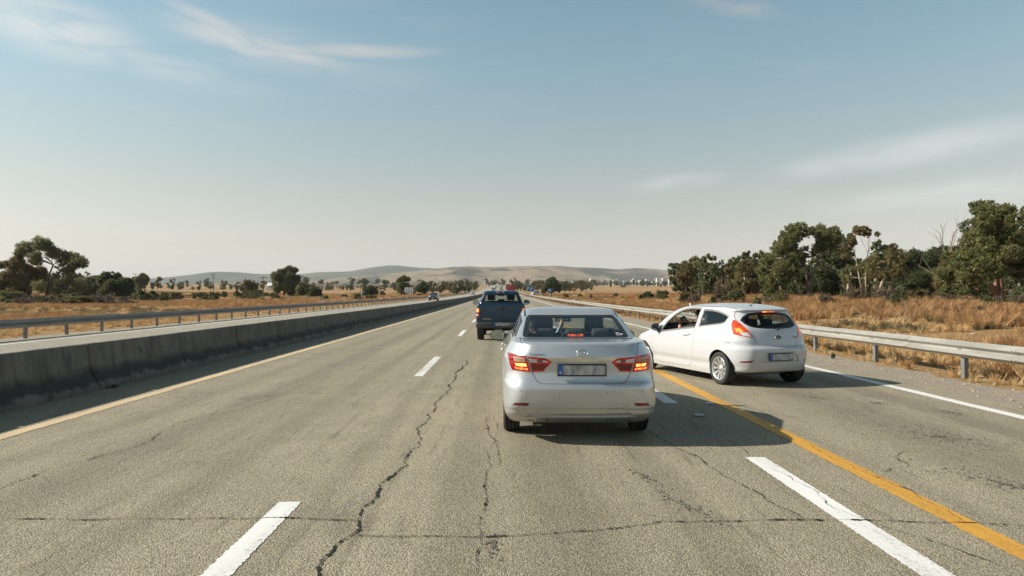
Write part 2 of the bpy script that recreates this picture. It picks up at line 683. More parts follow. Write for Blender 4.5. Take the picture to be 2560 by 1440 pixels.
for i in range(14):
    paint_strip('lane_dash', -11.9, 0.15, 8 + 13 * i, 12.5 + 13 * i, M_WHITE, ROAD2, 70 + i, 0.005, 0.5)


def fractal_line(pts, rnd, amp, it=5):
    pts = [Vector((p[0], p[1])) for p in pts]
    for _ in range(it):
        out = [pts[0]]
        for a, b in zip(pts, pts[1:]):
            d = b - a
            m = (a + b) / 2 + Vector((-d.y, d.x)) * rnd.uniform(-amp, amp)
            out += [m, b]
        pts = out
        amp *= 0.92
    return pts


def crack(pts, width, seed, amp=0.13, gap=0.12, it=5):
    """a crack opens and closes along its way: a dark ribbon of uneven width"""
    rnd = random.Random(seed)
    ln = fractal_line(pts, rnd, amp, it)
    V, F = [], []
    ph = rnd.uniform(0, 99)
    for i, p in enumerate(ln):
        d = (ln[min(i + 1, len(ln) - 1)] - ln[max(i - 1, 0)])
        d = d.normalized() if d.length > 0 else Vector((0, 1))
        nrm = Vector((-d.y, d.x))
        s = hash_noise(i * 0.23 + ph, 0.5, seed)
        w = 0.80 * width * (0.15 + 1.3 * s ** 2.0) * rnd.uniform(0.4, 1.6)
        if rnd.random() < gap:
            w = width * 0.12
        e = min(1.0, i / 6.0, (len(ln) - 1 - i) / 6.0)
        w = max(0.0012, w * (0.25 + 0.75 * e))
        a, b = p + nrm * w / 2, p - nrm * w / 2
        V += [(a.x, a.y, z_along(a.y) + 0.0075), (b.x, b.y, z_along(b.y) + 0.0075)]
    F = [(2 * i, 2 * i + 1, 2 * i + 3, 2 * i + 2) for i in range(len(ln) - 1)]
    return link('crack', mesh('crack', V, F, M_CRACK), ROAD)


def gp(px, py):
    """ground point seen at a pixel of the photograph (used once to read positions off)"""
    Y = FPX * CAM_H / (py - 735.0)
    return ((px - 1255.0) * Y / FPX, Y)


# the long crack that runs away from the camera, the two cross cracks, and lesser ones
crack([(-1.02, 3.6), (-1.06, 4.05), (-1.10, 4.28), (-1.02, 4.72), (-0.99, 4.80), (-1.03, 5.04)], 0.034, 1, 0.08)
crack([(-1.03, 5.04), (-1.00, 5.6), (-0.97, 6.3), (-0.95, 7.0), (-0.95, 8.0), (-0.97, 9.0), (-0.95, 9.9), (-0.97, 11.0), (-0.90, 13.0), (-0.88, 15.5), (-0.75, 18.5)], 0.030, 2, 0.10, it=5)
crack([(-3.6, 5.07), (-2.5, 5.06), (-1.65, 5.09), (-1.03, 5.03)], 0.026, 3, 0.05, 0.25)
crack([(-1.02, 4.72), (-0.4, 4.70), (0.0, 4.70), (0.45, 4.78), (0.80, 4.86), (1.16, 5.01), (1.7, 5.01), (2.3, 5.03), (2.9, 5.0), (3.6, 4.93)], 0.030, 4, 0.05, 0.2)
crack([(-5.6, 11.45), (-4.0, 11.5), (-2.2, 11.4), (-1.0, 11.35)], 0.020, 5, 0.03, 0.35)
crack([(-0.14, 4.05), (-0.13, 4.55), (-0.13, 5.3), (-0.145, 6.1), (-0.16, 7.2), (-0.16, 8.3), (-0.20, 9.3)], 0.019, 6, 0.08, 0.35)
crack([(-0.03, 6.6), (-0.05, 7.6), (-0.06, 8.8), (-0.12, 9.4)], 0.012, 61, 0.08, 0.35)
crack([(2.18, 5.05), (2.08, 5.5), (2.02, 6.0), (1.95, 6.6), (1.83, 7.4), (1.74, 8.2), (1.72, 9.0)], 0.022, 7, 0.10, 0.25)
crack([(2.42, 6.9), (2.47, 8.2), (2.44, 9.6)], 0.013, 71, 0.10, 0.4)
crack([(-4.1, 5.2), (-4.2, 6.0), (-4.05, 6.9), (-3.9, 7.8), (-4.1, 8.8), (-3.9, 9.6)], 0.018, 8, 0.10, 0.3)
crack([(-3.75, 8.1), (-3.8, 9.4), (-3.6, 10.6), (-3.55, 11.2)], 0.015, 9, 0.10, 0.3)
crack([(-4.4, 14.5), (-3.6, 16.5), (-2.6, 17.6)], 0.010, 10, 0.10, 0.4)
crack([(3.05, 4.0), (2.86, 4.55), (2.62, 5.0), (2.55, 5.6), (2.50, 6.6)], 0.014, 11, 0.12, 0.3)
crack([(3.30, 5.0), (3.34, 6.0), (3.28, 6.8), (3.34, 7.6)], 0.016, 12, 0.10, 0.4)
crack([(3.55, 4.95), (4.1, 4.8), (4.9, 4.75)], 0.016, 14, 0.10, 0.4)
crack([(3.5, 6.4), (3.75, 6.55), (3.9, 6.9), (4.4, 7.4)], 0.016, 15, 0.16, 0.3)


def stain(cx, cy, rx, ry, seed, rot=0.0):
    """an oily patch: uneven outline broken up into flecks"""
    rnd = random.Random(seed)
    V, F = [], []
    for _ in range(int(40 + 200 * rx * ry * 4)):
        a, r = rnd.uniform(0, 2 * math.pi), abs(rnd.gauss(0, 0.55))
        u, v = rx * r * math.cos(a), ry * r * math.sin(a)
        x = cx + u * math.cos(rot) - v * math.sin(rot)
        y = cy + u * math.sin(rot) + v * math.cos(rot)
        s = rnd.uniform(0.003, 0.013)
        o = len(V)
        m = 6
        for q in range(m):
            w = 2 * math.pi * q / m
            V.append((x + s * math.cos(w) * rnd.uniform(0.5, 1.2), y + 1.6 * s * math.sin(w) * rnd.uniform(0.5, 1.2), 0.0058 + z_along(y) + 0.00001 * (o % 60)))
        F.append(tuple(range(o, o + m)))
    link('stain', mesh('stain', V, F, M_TAR), ROAD)


stain(1.42, 5.35, 0.10, 0.55, 1, 0.35)
stain(1.25, 6.3, 0.08, 0.5, 2, 0.3)
stain(6.15, 9.6, 0.35, 0.5, 3, 0.5)
stain(5.6, 10.4, 0.2, 0.25, 4)
stain(4.9, 11.0, 0.3, 0.5, 5, 0.5)
stain(5.0, 8.0, 0.5, 0.9, 6, 0.4)
stain(4.3, 6.0, 0.3, 0.9, 7, 0.3)
stain(-0.06, 4.55, 0.07, 0.22, 8)

# small reflecting road studs
m_stud = simple_mat('stud_white', (0.45, 0.45, 0.43), 0.5)
for (x, y) in [(2.63, 9.35), (3.07, 10.35)]:
    t = MB().bbox((0, 0, 0.012), (0.11, 0.10, 0.018), 0.006).build('road_stud', m_stud, None, (x, y, 0.004))
    tag(t, 'pale reflecting stud on the asphalt beside the yellow line, ' + ('nearer to the camera' if y < 10 else 'farther from the camera'), 'road stud', 'road studs beside the yellow line')


# ================================================================ concrete median barrier
def concrete_mat():
    m, k, b, out = new_mat('dirty_concrete')
    tc = k.n('ShaderNodeTexCoord')
    ge = k.n('ShaderNodeNewGeometry')
    p = ge.outputs['Position']
    n = k.noise(p, 1.6, 8, 0.68)
    drip = k.noise(k.mapv(p, (2.0, 3.1, 0.45), (3.3, 1.7, 0)), 1.9, 7, 0.72, 0.4)
    fine = k.noise(p, 22, 6, 0.7)
    _, _, z = k.sep(tc.outputs['Object'])
    c = k.mix(k.ramp(n, 0.3, 0.7), (0.185, 0.165, 0.132), (0.105, 0.096, 0.080))
    c = k.mix(k.math('MULTIPLY', k.ramp(drip, 0.46, 0.68), 0.65), c, (0.045, 0.042, 0.037))
    # tyre rubber and splash dirt on the flared foot
    zz = k.math('ADD', z, k.math('MULTIPLY', k.math('SUBTRACT', n, 0.5), 0.42))
    soot = k.math('MULTIPLY', k.ramp(zz, 0.10, 0.17), k.ramp(zz, 0.24, 0.40, 1.0, 0.0))
    c = k.mix(k.math('MULTIPLY', soot, 0.86), c, (0.028, 0.027, 0.025))
    k.put(b.inputs['Base Color'], c)
    b.inputs['Roughness'].default_value = 0.9
    k.put(b.inputs['Normal'], k.bump(k.math('ADD', fine, n), 0.5, 0.02))
    return m


M_CONC = concrete_mat()


def barrier_mesh(L, seed):
    rnd = random.Random(seed)
    half = [(0.300, 0.0), (0.302, 0.085), (0.285, 0.100), (0.215, 0.20), (0.155, 0.29), (0.128, 0.36), (0.112, 0.50), (0.095, 0.66), (0.082, 0.755), (0.070, 0.775), (0.0, 0.78)]
    prof = half + [(-a, z) for a, z in reversed(half[:-1])]
    n = 14
    g = 0.016
    V, F = [], []
    for j in range(n + 1):
        y = g + (L - 2 * g) * (0 if j == 0 else 1 if j == n else (0.008 + 0.984 * (j - 1) / (n - 2)))
        e = 0.030 if j in (0, n) else 0.0
        for (a, z) in prof:
            sx = (abs(a) - e) * (1 if a >= 0 else -1) if abs(a) > 0.02 else a
            chip = rnd.uniform(-0.0022, 0.0022) if z > 0.05 else 0.0
            V.append((sx + chip * (0.4 if z > .3 else 1), y, max(0.0, z - (e if z > 0.5 else 0) + rnd.uniform(-0.003, 0.003))))
    m = len(prof)
    for j in range(n):
        for i in range(m - 1):
            F.append((j * m + i, (j + 1) * m + i, (j + 1) * m + i + 1, j * m + i + 1))
    F.append(tuple(range(m)))
    F.append(tuple(reversed([n * m + i for i in range(m)])))
    # the tongue that keys into the next segment
    o = len(V)
    for y in (L - g - 0.01, L + g + 0.012):
        for (a, z) in prof:
            V.append((a * 0.80, y, z * 0.955))
    for i in range(m - 1):
        F.append((o + i, o + m + i, o + m + i + 1, o + i + 1))
    me = mesh('concrete_barrier', V, F, M_CONC, True)
    bm = bmesh.new()
    bm.from_mesh(me)
    bmesh.ops.recalc_face_normals(bm, faces=bm.faces)
    bm.to_mesh(me)
    bm.free()
    return me


BL = 3.3
protos = [barrier_mesh(BL, 50 + i) for i in range(4)]
M_LIFT = simple_mat('lifting_pocket', (0.10, 0.095, 0.085), 0.9)
y, i = 8.62 - BL, 0
while y < 860:
    o = link('concrete_barrier', protos[i % 4], None, (-7.13 + random.Random(i).uniform(-0.012, 0.012), y, z_along(y)))
    o.rotation_euler = (math.atan2(z_along(y + BL) - z_along(y), BL), 0, random.Random(i + 7).uniform(-0.002, 0.002))
    if i == 1:
        lab = 'nearest stained concrete barrier segment, cut by the edge of the picture'
    elif 2 <= i <= 40:
        lab = 'stained concrete median barrier segment, %s along the road from the camera' % ordinal(i)
    elif i == 0:
        lab = 'stained concrete barrier segment beside the camera, before the nearest visible one'
    else:
        lab = 'dark concrete segment in the distant run of the median barrier'
    tag(o, lab, 'barrier', 'concrete barrier segments between the carriageways')
    if i in (1, 2, 4):
        zz = 0.55 if i != 4 else 0.6
        q = MB().box((0.108 if i != 4 else 0.10, BL * (0.62 if i == 1 else 0.5), zz), (0.01, 0.10, 0.09)).build('lifting_plate', M_LIFT, o)
    y += BL
    i += 1


# ================================================================ guard rails
def galv_mat(name, c1, c2):
    m, k, b, out = new_mat(name)
    ge = k.n('ShaderNodeNewGeometry')
    p = ge.outputs['Position']
    n = k.noise(k.mapv(p, (1, 0.4, 3)), 2.2, 6, 0.65)
    f = k.noise(p, 30, 4, 0.6)
    c = k.mix(k.ramp(n, 0.3, 0.72), c1, c2)
    rust = k.ramp(k.noise(p, 3.1, 7, 0.7), 0.66, 0.74)
    c = k.mix(k.math('MULTIPLY', rust, 0.5), c, (0.20, 0.11, 0.05))
    k.put(b.inputs['Base Color'], c)
    b.inputs['Metallic'].default_value = 0.25
    k.put(b.inputs['Roughness'], k.ramp(f, 0.3, 0.7, 0.42, 0.62))
    return m


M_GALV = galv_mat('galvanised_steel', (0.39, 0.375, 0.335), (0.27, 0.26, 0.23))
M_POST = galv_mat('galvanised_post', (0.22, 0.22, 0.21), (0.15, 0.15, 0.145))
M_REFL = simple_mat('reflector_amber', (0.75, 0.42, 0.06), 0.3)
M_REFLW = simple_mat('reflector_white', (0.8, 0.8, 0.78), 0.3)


M_GALV_SHADE = galv_mat('shaded_steel', (0.27, 0.27, 0.26), (0.20, 0.20, 0.195))  # same steel, darker: the shade on the far rail is put into its colour


def beam_mesh(L, mat):
    # the W of the rail, in (out, z), 3 mm steel
    w = [(0.0, 0.0), (0.012, 0.012), (0.06, 0.045), (0.080, 0.060), (0.080, 0.092), (0.060, 0.107), (0.012, 0.138), (0.0, 0.150),
         (0.0, 0.162), (0.012, 0.174), (0.06, 0.205), (0.080, 0.220), (0.080, 0.252), (0.060, 0.267), (0.012, 0.300), (0.0, 0.312)]
    V, F = [], []
    m = len(w)
    lap = 0.16
    for (y, off) in ((0.0, 0.0), (L - 0.002, 0.0)):
        for t in (0.0, -0.004):
            for (a, z) in w:
                V.append((a + off + t, y, z))
    for t in (0, 1):
        for i in range(m - 1):
            a, b = t * m + i, t * m + i + 1
            F.append((a, b, b + 2 * m, a + 2 * m) if t else (a, a + 2 * m, b + 2 * m, b))
    for e in (0, m - 1):
        F.append((e, e + m, e + 3 * m, e + 2 * m))
    # the lap joint: the next sheet lies over the end of this one
    o = len(V)
    for y in (L - lap, L):
        for (a, z) in w:
            V.append((a + 0.005, y, z))
    for i in range(m - 1):
        F.append((o + i, o + m + i, o + m + i + 1, o + i + 1))
    me = mesh('beam', V, F, mat)
    bm = bmesh.new()
    bm.from_mesh(me)
    for (yy, zz) in ((L - 0.12, 0.075), (L - 0.12, 0.236), (L - 0.04, 0.075), (L - 0.04, 0.236), (L - 0.08, 0.156)):
        r = bmesh.ops.create_cone(bm, cap_ends=True, segments=8, radius1=0.016, radius2=0.012, depth=0.02)
        for v in r['verts']:
            v.co = Matrix.Rotation(R(90), 3, 'Y') @ v.co + Vector((0.09 if zz != 0.156 else 0.012, yy, zz))
    bmesh.ops.recalc_face_normals(bm, faces=bm.faces)
    bm.to_mesh(me)
    bm.free()
    return me


def guardrail(x, side, y0, spacing, y1, top, label):
    """side +1: the beam faces +x"""
    root = empty('guardrail', (x, y0, 0), 0, label, 'guardrail', None)
    bm_ = beam_mesh(spacing, M_GALV if side < 0 else M_GALV_SHADE)
    pb = MB().box((-0.060, 0, top / 2 - 0.22), (0.012, 0.11, top + 0.40)).box((-0.10, 0.05, top / 2 - 0.22), (0.075, 0.010, top + 0.40)).box((-0.10, -0.05, top / 2 - 0.22), (0.075, 0.010, top + 0.40))
    pb.box((-0.022, 0, top - 0.16), (0.05, 0.09, 0.24))
    pm = pb.mesh('post', M_POST)
    y, i = y0, 0
    while y < y1:
        z = z_along(y)
        rnd = random.Random(i * 3 + int(x))
        p = link('post', pm, root, (rnd.uniform(-0.01, 0.01), y - y0, z))
        p.rotation_euler = (rnd.uniform(-0.015, 0.015), rnd.uniform(-0.02, 0.02), 0 if side > 0 else math.pi)
        b = link('beam', bm_, root)
        s = math.atan2(z_along(y + spacing) - z, spacing)
        if side > 0:
            b.location = (0, y - y0 - spacing / 2, z_along(y - spacing / 2) + top - 0.312 + rnd.uniform(-0.006, 0.006))
            b.rotation_euler = (s, 0, 0)
        else:
            b.location = (0, y - y0 + spacing / 2, z_along(y + spacing / 2) + top - 0.312 + rnd.uniform(-0.006, 0.006))
            b.rotation_euler = (-s, 0, math.pi)
        y += spacing
        i += 1
    return root


GR_R = guardrail(8.95, -1, 10.43, 3.25, 440, 0.715, 'pale sunlit steel guardrail along the dry grass verge beside the white hatchback')
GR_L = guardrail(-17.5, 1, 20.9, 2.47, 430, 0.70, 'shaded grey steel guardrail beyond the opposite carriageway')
# the near end of both rails runs on past the camera
for root, x, side, y0, sp, top, n in ((GR_R, 8.95, -1, 10.43, 3.25, 0.715, 4), (GR_L, -17.5, 1, 20.9, 2.47, 0.70, 6)):
    pm = [c for c in root.children if c.name.startswith('post')][0].data
    bm_ = [c for c in root.children if c.name.startswith('beam')][0].data
    for i in range(1, n + 1):
        p = link('post', pm, root, (0, -i * sp, 0), 0 if side > 0 else math.pi)
        b = link('beam', bm_, root)
        b.location = (0, -i * sp - sp / 2 if side > 0 else -i * sp + sp / 2, top - 0.312)
        b.rotation_euler = (0, 0, 0 if side > 0 else math.pi)
t = MB().prism([(-0.11, 0.0), (0.0, -0.045), (0.0, 0.045)], 'x', -0.012, 0).build('reflector', M_REFL, GR_R, (-0.086, 0.55, 0.56))
t = MB().lathe([(0, 0.001), (0.0, 0.045), (0.02, 0.045), (0.02, 0.001)], n=12).build('reflector', M_REFLW, GR_L, (0.088, 2.47 * 1.2, 0.52))
# ================================================================ hills far off
def hill_mat(name, a, b_, c_, sc, lo, hi):
    m, k, b, out = new_mat(name)
    ge = k.n('ShaderNodeNewGeometry')
    p = ge.outputs['Position']
    n = k.noise(p, 0.0011 * sc, 8, 0.62)
    n2 = k.noise(p, 0.006 * sc, 6, 0.7)
    nl = k.noise(k.mapv(p, (1, 0.5, 3)), 0.0022 * sc, 6, 0.6, 0.6)
    fl = k.noise(p, 0.035, 4, 0.7)
    c = k.mix(k.ramp(n2, 0.35, 0.65), a, b_)
    mid = k.noise(k.mapv(p, (1, 0.45, 2)), 0.012, 5, 0.65)
    f = k.math('ADD', k.math('MULTIPLY', k.ramp(nl, lo, hi), 0.9), k.math('MULTIPLY', k.ramp(fl, 0.54, 0.66), 0.55), clamp=True)
    f = k.math('ADD', f, k.math('MULTIPLY', k.ramp(mid, 0.54, 0.64), 0.55), clamp=True)
    c = k.mix(f, c, c_)
    k.put(b.inputs['Base Color'], c)
    b.inputs['Roughness'].default_value = 1.0
    b.inputs['Specular IOR Level'].default_value = 0.0
    return m


def fbm(x, y, seed, oct=5):
    s, a, t = 0.0, 0.5, 0.0
    for o in range(oct):
        s += a * hash_noise(x, y, seed + o * 17)
        t += a
        a *= 0.52
        x *= 2.03
        y *= 2.03
    return s / t


def pinterp(pts, x):
    if x <= pts[0][0]:
        return pts[0][1]
    for (a, b), (c, d) in zip(pts, pts[1:]):
        if x <= c:
            return lerp(b, d, sstep(0, 1, (x - a) / (c - a)) if False else (x - a) / (c - a))
    return pts[-1][1]


def smooth_interp(pts, x, w):
    return sum(pinterp(pts, x + w * o) for o in (-1, -0.5, 0, 0.5, 1)) / 5


def hill_range(name, skyline, dist, depth, mat, seed, rough, nx=300, ny=46, ridge=1.0):
    """skyline: (bearing as x/y, height over distance) of the ridge line; slopes fall towards the camera in spurs and gullies"""
    V, F = [], []
    b0, b1 = skyline[0][0], skyline[-1][0]
    for j in range(ny + 1):
        t = j / ny                      # 0 = foot, ridge at 0.62, then down behind
        for i in range(nx + 1):
            u = b0 + (b1 - b0) * i / nx
            y = dist - depth * 0.62 + depth * t
            x = u * y
            top = smooth_interp(skyline, u, 0.012) * dist
            edge = min(1.0, (i / nx) / 0.03, (1 - i / nx) / 0.03)
            f1 = fbm(x / 900.0, y / 900.0, seed)
            spur = abs(2 * fbm(x / 620.0 + 3, y / 1500.0, seed + 5, 4) - 1)
            if t < 0.62:
                q = t / 0.62
                prof = q * q * (3 - 2 * q) ** 1.0
                prof = lerp(prof, q, 0.25)
                h = top * prof * (1 - ridge * 0.75 * (1 - q) * min(1.0, spur * 2.2)) + rough * top * (f1 - 0.5) * (1 - q) * q * 2.5
            else:
                q = 1 - (t - 0.62) / 0.38
                h = top * (q * q * (3 - 2 * q))
            h += (fbm(x / 130.0, y / 130.0, seed + 9, 4) - 0.5) * 0.075 * top * (1 if t < 0.60 else 0.35)
            V.append((x, y, -6 + max(0.0, h) * max(0.0, edge) + 6 * edge))
    w = nx + 1
    for j in range(ny):
        for i in range(nx):
            F.append((j * w + i, j * w + i + 1, (j + 1) * w + i + 1, (j + 1) * w + i))
    o = link(name, mesh(name, V, F, mat, True))
    return tag(o, kind='structure')


def sk(px, py):
    """skyline point: bearing and slope above eye level"""
    return ((px - 1255.0) / FPX, (735.0 - py) / FPX)


M_HILL_TAN = hill_mat('hill_dry_grass', (0.255, 0.190, 0.120), (0.200, 0.150, 0.095), (0.042, 0.048, 0.032), 1.0, 0.48, 0.56)
M_HILL_SCRUB = hill_mat('hill_scrub', (0.115, 0.110, 0.072), (0.085, 0.088, 0.056), (0.055, 0.064, 0.042), 1.0, 0.40, 0.6)
hill_range('hills', [sk(700, 712), sk(800, 700), sk(900, 688), sk(1000, 680), sk(1060, 675), sk(1110, 668), sk(1160, 664), sk(1225, 666.5), sk(1300, 664), sk(1360, 664), sk(1390, 662.5), sk(1430, 666),
           sk(1465, 667), sk(1500, 668), sk(1540, 673), sk(1560, 672), sk(1590, 668), sk(1650, 672), sk(1700, 678), sk(1800, 683), sk(1900, 690), sk(2100, 690), sk(2500, 696), sk(2900, 704)], 4200, 2600, M_HILL_TAN, 3, 0.9)
hill_range('hills', [sk(-700, 690), sk(-300, 684), sk(0, 690), sk(120, 692), sk(200, 688), sk(280, 695), sk(370, 697), sk(440, 690), sk(490, 685), sk(530, 677), sk(570, 680), sk(605, 681), sk(645, 687), sk(690, 684),
           sk(740, 686), sk(780, 680), sk(880, 678), sk(910, 669), sk(960, 664), sk(995, 661), sk(1030, 667), sk(1090, 670), sk(1160, 672), sk(1300, 680), sk(1500, 700)], 5600, 2800, M_HILL_SCRUB, 8, 0.8)
hill_range('hills', [sk(-900, 694), sk(-500, 688), sk(0, 688), sk(150, 690), sk(220, 687), sk(300, 696), sk(420, 694), sk(520, 680), sk(600, 679), sk(640, 684), sk(800, 690)], 8200, 2400, M_HILL_SCRUB, 12, 0.6, 160, 24)

# the summer haze
HAZE_D = 0.55 / 7000.0
hm = bpy.data.materials.new('haze')
hm.use_nodes = True
kk = NT(hm.node_tree)
ho = kk.n('ShaderNodeOutputMaterial')
hv = kk.n('ShaderNodeVolumePrincipled')
hv.inputs['Color'].default_value = (0.88, 0.92, 0.96, 1)
hv.inputs['Density'].default_value = HAZE_D
hv.inputs['Anisotropy'].default_value = 0.0
kk.t.links.new(hv.outputs[0], ho.inputs['Volume'])
hz = MB().box((0, 4600, 160), (24000, 9800, 352)).build('haze', hm)
hz['kind'] = 'stuff'
# ================================================================ car bodies
def pchip(xs, ys, xq):
    xs, ys = np.asarray(xs, float), np.asarray(ys, float)
    h = np.diff(xs)
    d = np.diff(ys) / h
    m = np.zeros(len(xs))
    for i in range(1, len(xs) - 1):
        if d[i - 1] * d[i] > 0:
            w1, w2 = 2 * h[i] + h[i - 1], h[i] + 2 * h[i - 1]
            m[i] = (w1 + w2) / (w1 / d[i - 1] + w2 / d[i])
    m[0], m[-1] = d[0], d[-1]
    xq = np.asarray(xq, float)
    k = np.clip(np.searchsorted(xs, xq, side='right') - 1, 0, len(xs) - 2)
    t = (xq - xs[k]) / h[k]
    return ((2 * t**3 - 3 * t**2 + 1) * ys[k] + (t**3 - 2 * t**2 + t) * h[k] * m[k]
            + (-2 * t**3 + 3 * t**2) * ys[k + 1] + (t**3 - t**2) * h[k] * m[k + 1])


def shell_points(keys, side_k=0.02, zmod=None, n_rear=9, n_corner=9, n_side=44):
    """A body as a stack of plan outlines. keys: z, rear y, front y, half width, rear corner (x, y), front corner (x, y), rear bow, front bow, rows to the next key."""
    K = np.array([k[:10] for k in keys], float)
    tq = []
    for i in range(len(keys) - 1):
        n = int(keys[i][10])
        tq += [i + j / n for j in range(n)]
    tq.append(len(keys) - 1)
    cols = [pchip(np.arange(len(keys)), K[:, c], tq) for c in range(10)]
    L0, L1 = K[:, 1].min(), K[:, 2].max()
    ym, H = (L0 + L1) / 2, (L1 - L0) / 2
    rows = []
    for r in range(len(tq)):
        z, yr, yf, w, rcx, rcy, fcx, fcy, bow, bowf = [c[r] for c in cols]
        rcx, fcx = min(rcx, w * 0.9), min(fcx, w * 0.9)
        span = max(1e-4, yf - yr)
        s = min(1.0, span / max(1e-6, rcy + fcy + bow + bowf + 0.02))
        rcy, fcy, bow, bowf = rcy * s, fcy * s, bow * s, bowf * s
        pts = []
        x1 = w - rcx
        for i in range(n_rear):
            x = x1 * i / n_rear
            pts.append((x, yr + bow * (x / w) ** 2))
        y1 = yr + bow * (x1 / w) ** 2
        for i in range(n_corner):
            a = math.pi / 2 * i / n_corner
            pts.append((x1 + rcx * math.sin(a), y1 + rcy * (1 - math.cos(a))))
        x2 = w - fcx
        y2 = yf - bowf * (x2 / w) ** 2
        ya, yb = y1 + rcy, y2 - fcy
        for i in range(n_side):
            pts.append((w, lerp(ya, yb, i / n_side)))
        for i in range(n_corner):
            a = math.pi / 2 * i / n_corner
            pts.append((x2 + fcx * math.cos(a), y2 - fcy * (1 - math.sin(a))))
        for i in range(n_rear + 1):
            x = x2 * (1 - i / n_rear)
            pts.append((x, yf - bowf * (x / w) ** 2))
        out = []
        for (x, y) in pts:
            x = x * (1 - side_k * ((y - ym) / H) ** 2)
            zz = z
            if zmod:
                x, y, zz = zmod(x, y, z)
            out.append((x, y, zz))
        out += [(-x, y, z_) for (x, y, z_) in reversed(out[1:-1])]
        rows.append(out)
    return rows


def shell_bm(keys, **kw):
    rows = shell_points(keys, **kw)
    bm = bmesh.new()
    m = len(rows[0])
    vs = [[bm.verts.new(p) for p in row] for row in rows]
    for j in range(len(rows) - 1):
        for i in range(m):
            i2 = (i + 1) % m
            bm.faces.new((vs[j][i], vs[j][i2], vs[j + 1][i2], vs[j + 1][i]))
    bm.faces.new(vs[-1])
    bmesh.ops.remove_doubles(bm, verts=bm.verts, dist=1e-5)
    bmesh.ops.dissolve_degenerate(bm, edges=bm.edges, dist=1e-6)
    ng = [f for f in bm.faces if len(f.verts) > 4]
    bmesh.ops.triangulate(bm, faces=ng)
    bm.normal_update()
    # outward
    c = sum((f.calc_center_median().x * f.normal.x for f in bm.faces))
    if c < 0:
        bmesh.ops.reverse_faces(bm, faces=bm.faces)
        bm.normal_update()
    ly = bm.verts.layers.float_vector.new('n0')
    for v in bm.verts:
        v[ly] = v.normal
    return bm


AX = {'x': (1, 2), 'y': (0, 2), 'z': (0, 1)}


def in_poly(p, poly):
    x, y = p
    c = False
    j = len(poly) - 1
    for i in range(len(poly)):
        xi, yi = poly[i]
        xj, yj = poly[j]
        if (yi > y) != (yj > y) and x < (xj - xi) * (y - yi) / (yj - yi + 1e-12) + xi:
            c = not c
        j = i
    return c


def face_ok(f, axis, side, thr, lim):
    i = 'xyz'.index(axis)
    if f.normal[i] * side <= thr:
        return False
    if lim is not None:
        c = f.calc_center_median()[i] * side
        return c >= lim
    return True


def cut_poly(bm, poly, axis, side, thr=0.02, lim=None):
    """cuts the outline of poly (in the two other axes) through the faces that look along side*axis; returns the faces inside"""
    a, b = AX[axis]
    n = len(poly)
    for k in range(n):
        p, q = poly[k], poly[(k + 1) % n]
        lo0, hi0 = min(p[0], q[0]) - 2e-4, max(p[0], q[0]) + 2e-4
        lo1, hi1 = min(p[1], q[1]) - 2e-4, max(p[1], q[1]) + 2e-4
        fs = []
        for f in bm.faces:
            if not face_ok(f, axis, side, thr, lim):
                continue
            us = [v.co[a] for v in f.verts]
            if max(us) < lo0 or min(us) > hi0:
                continue
            ws = [v.co[b] for v in f.verts]
            if max(ws) < lo1 or min(ws) > hi1:
                continue
            fs.append(f)
        if not fs:
            continue
        co = Vector((0, 0, 0))
        co[a], co[b] = p
        no = Vector((0, 0, 0))
        no[a], no[b] = -(q[1] - p[1]), (q[0] - p[0])
        if no.length < 1e-9:
            continue
        geom = set(fs)
        for f in fs:
            geom.update(f.edges)
            geom.update(f.verts)
        bmesh.ops.bisect_plane(bm, geom=list(geom), dist=1e-6, plane_co=co, plane_no=no.normalized())
        bm.normal_update()
    res = []
    for f in bm.faces:
        if face_ok(f, axis, side, thr, lim):
            c = f.calc_center_median()
            if in_poly((c[a], c[b]), poly):
                res.append(f)
    return res


def inset_poly(poly, d):
    n = len(poly)
    ar = sum(poly[i][0] * poly[(i + 1) % n][1] - poly[(i + 1) % n][0] * poly[i][1] for i in range(n))
    s = 1 if ar > 0 else -1
    out = []
    for i in range(n):
        p0, p1, p2 = Vector(poly[i - 1]), Vector(poly[i]), Vector(poly[(i + 1) % n])
        e1, e2 = (p1 - p0), (p2 - p1)
        if e1.length < 1e-9 or e2.length < 1e-9:
            out.append(tuple(p1))
            continue
        e1.normalize()
        e2.normalize()
        n1, n2 = Vector((-e1.y, e1.x)) * s, Vector((-e2.y, e2.x)) * s
        m = n1 + n2
        if m.length < 1e-6:
            out.append(tuple(p1 + n1 * d))
            continue
        m.normalize()
        out.append(tuple(p1 + m * d / max(0.35, m.dot(n1))))
    return out


def round_poly(pts, r, n=4):
    """rounds the corners; r: one radius or one per corner"""
    out = []
    N = len(pts)
    for i in range(N):
        p0, p1, p2 = Vector(pts[i - 1]), Vector(pts[i]), Vector(pts[(i + 1) % N])
        rr = r[i] if isinstance(r, (list, tuple)) else r
        if rr <= 0:
            out.append(tuple(p1))
            continue
        a, b = p0 - p1, p2 - p1
        d = min(rr, a.length * 0.48, b.length * 0.48)
        A, B = p1 + a.normalized() * d, p1 + b.normalized() * d
        for k in range(n + 1):
            t = k / n
            out.append(tuple(A * (1 - t) ** 2 + p1 * 2 * t * (1 - t) + B * t * t))
    return out


def mirror_poly(poly):
    return [(-x, z) for (x, z) in reversed(poly)]


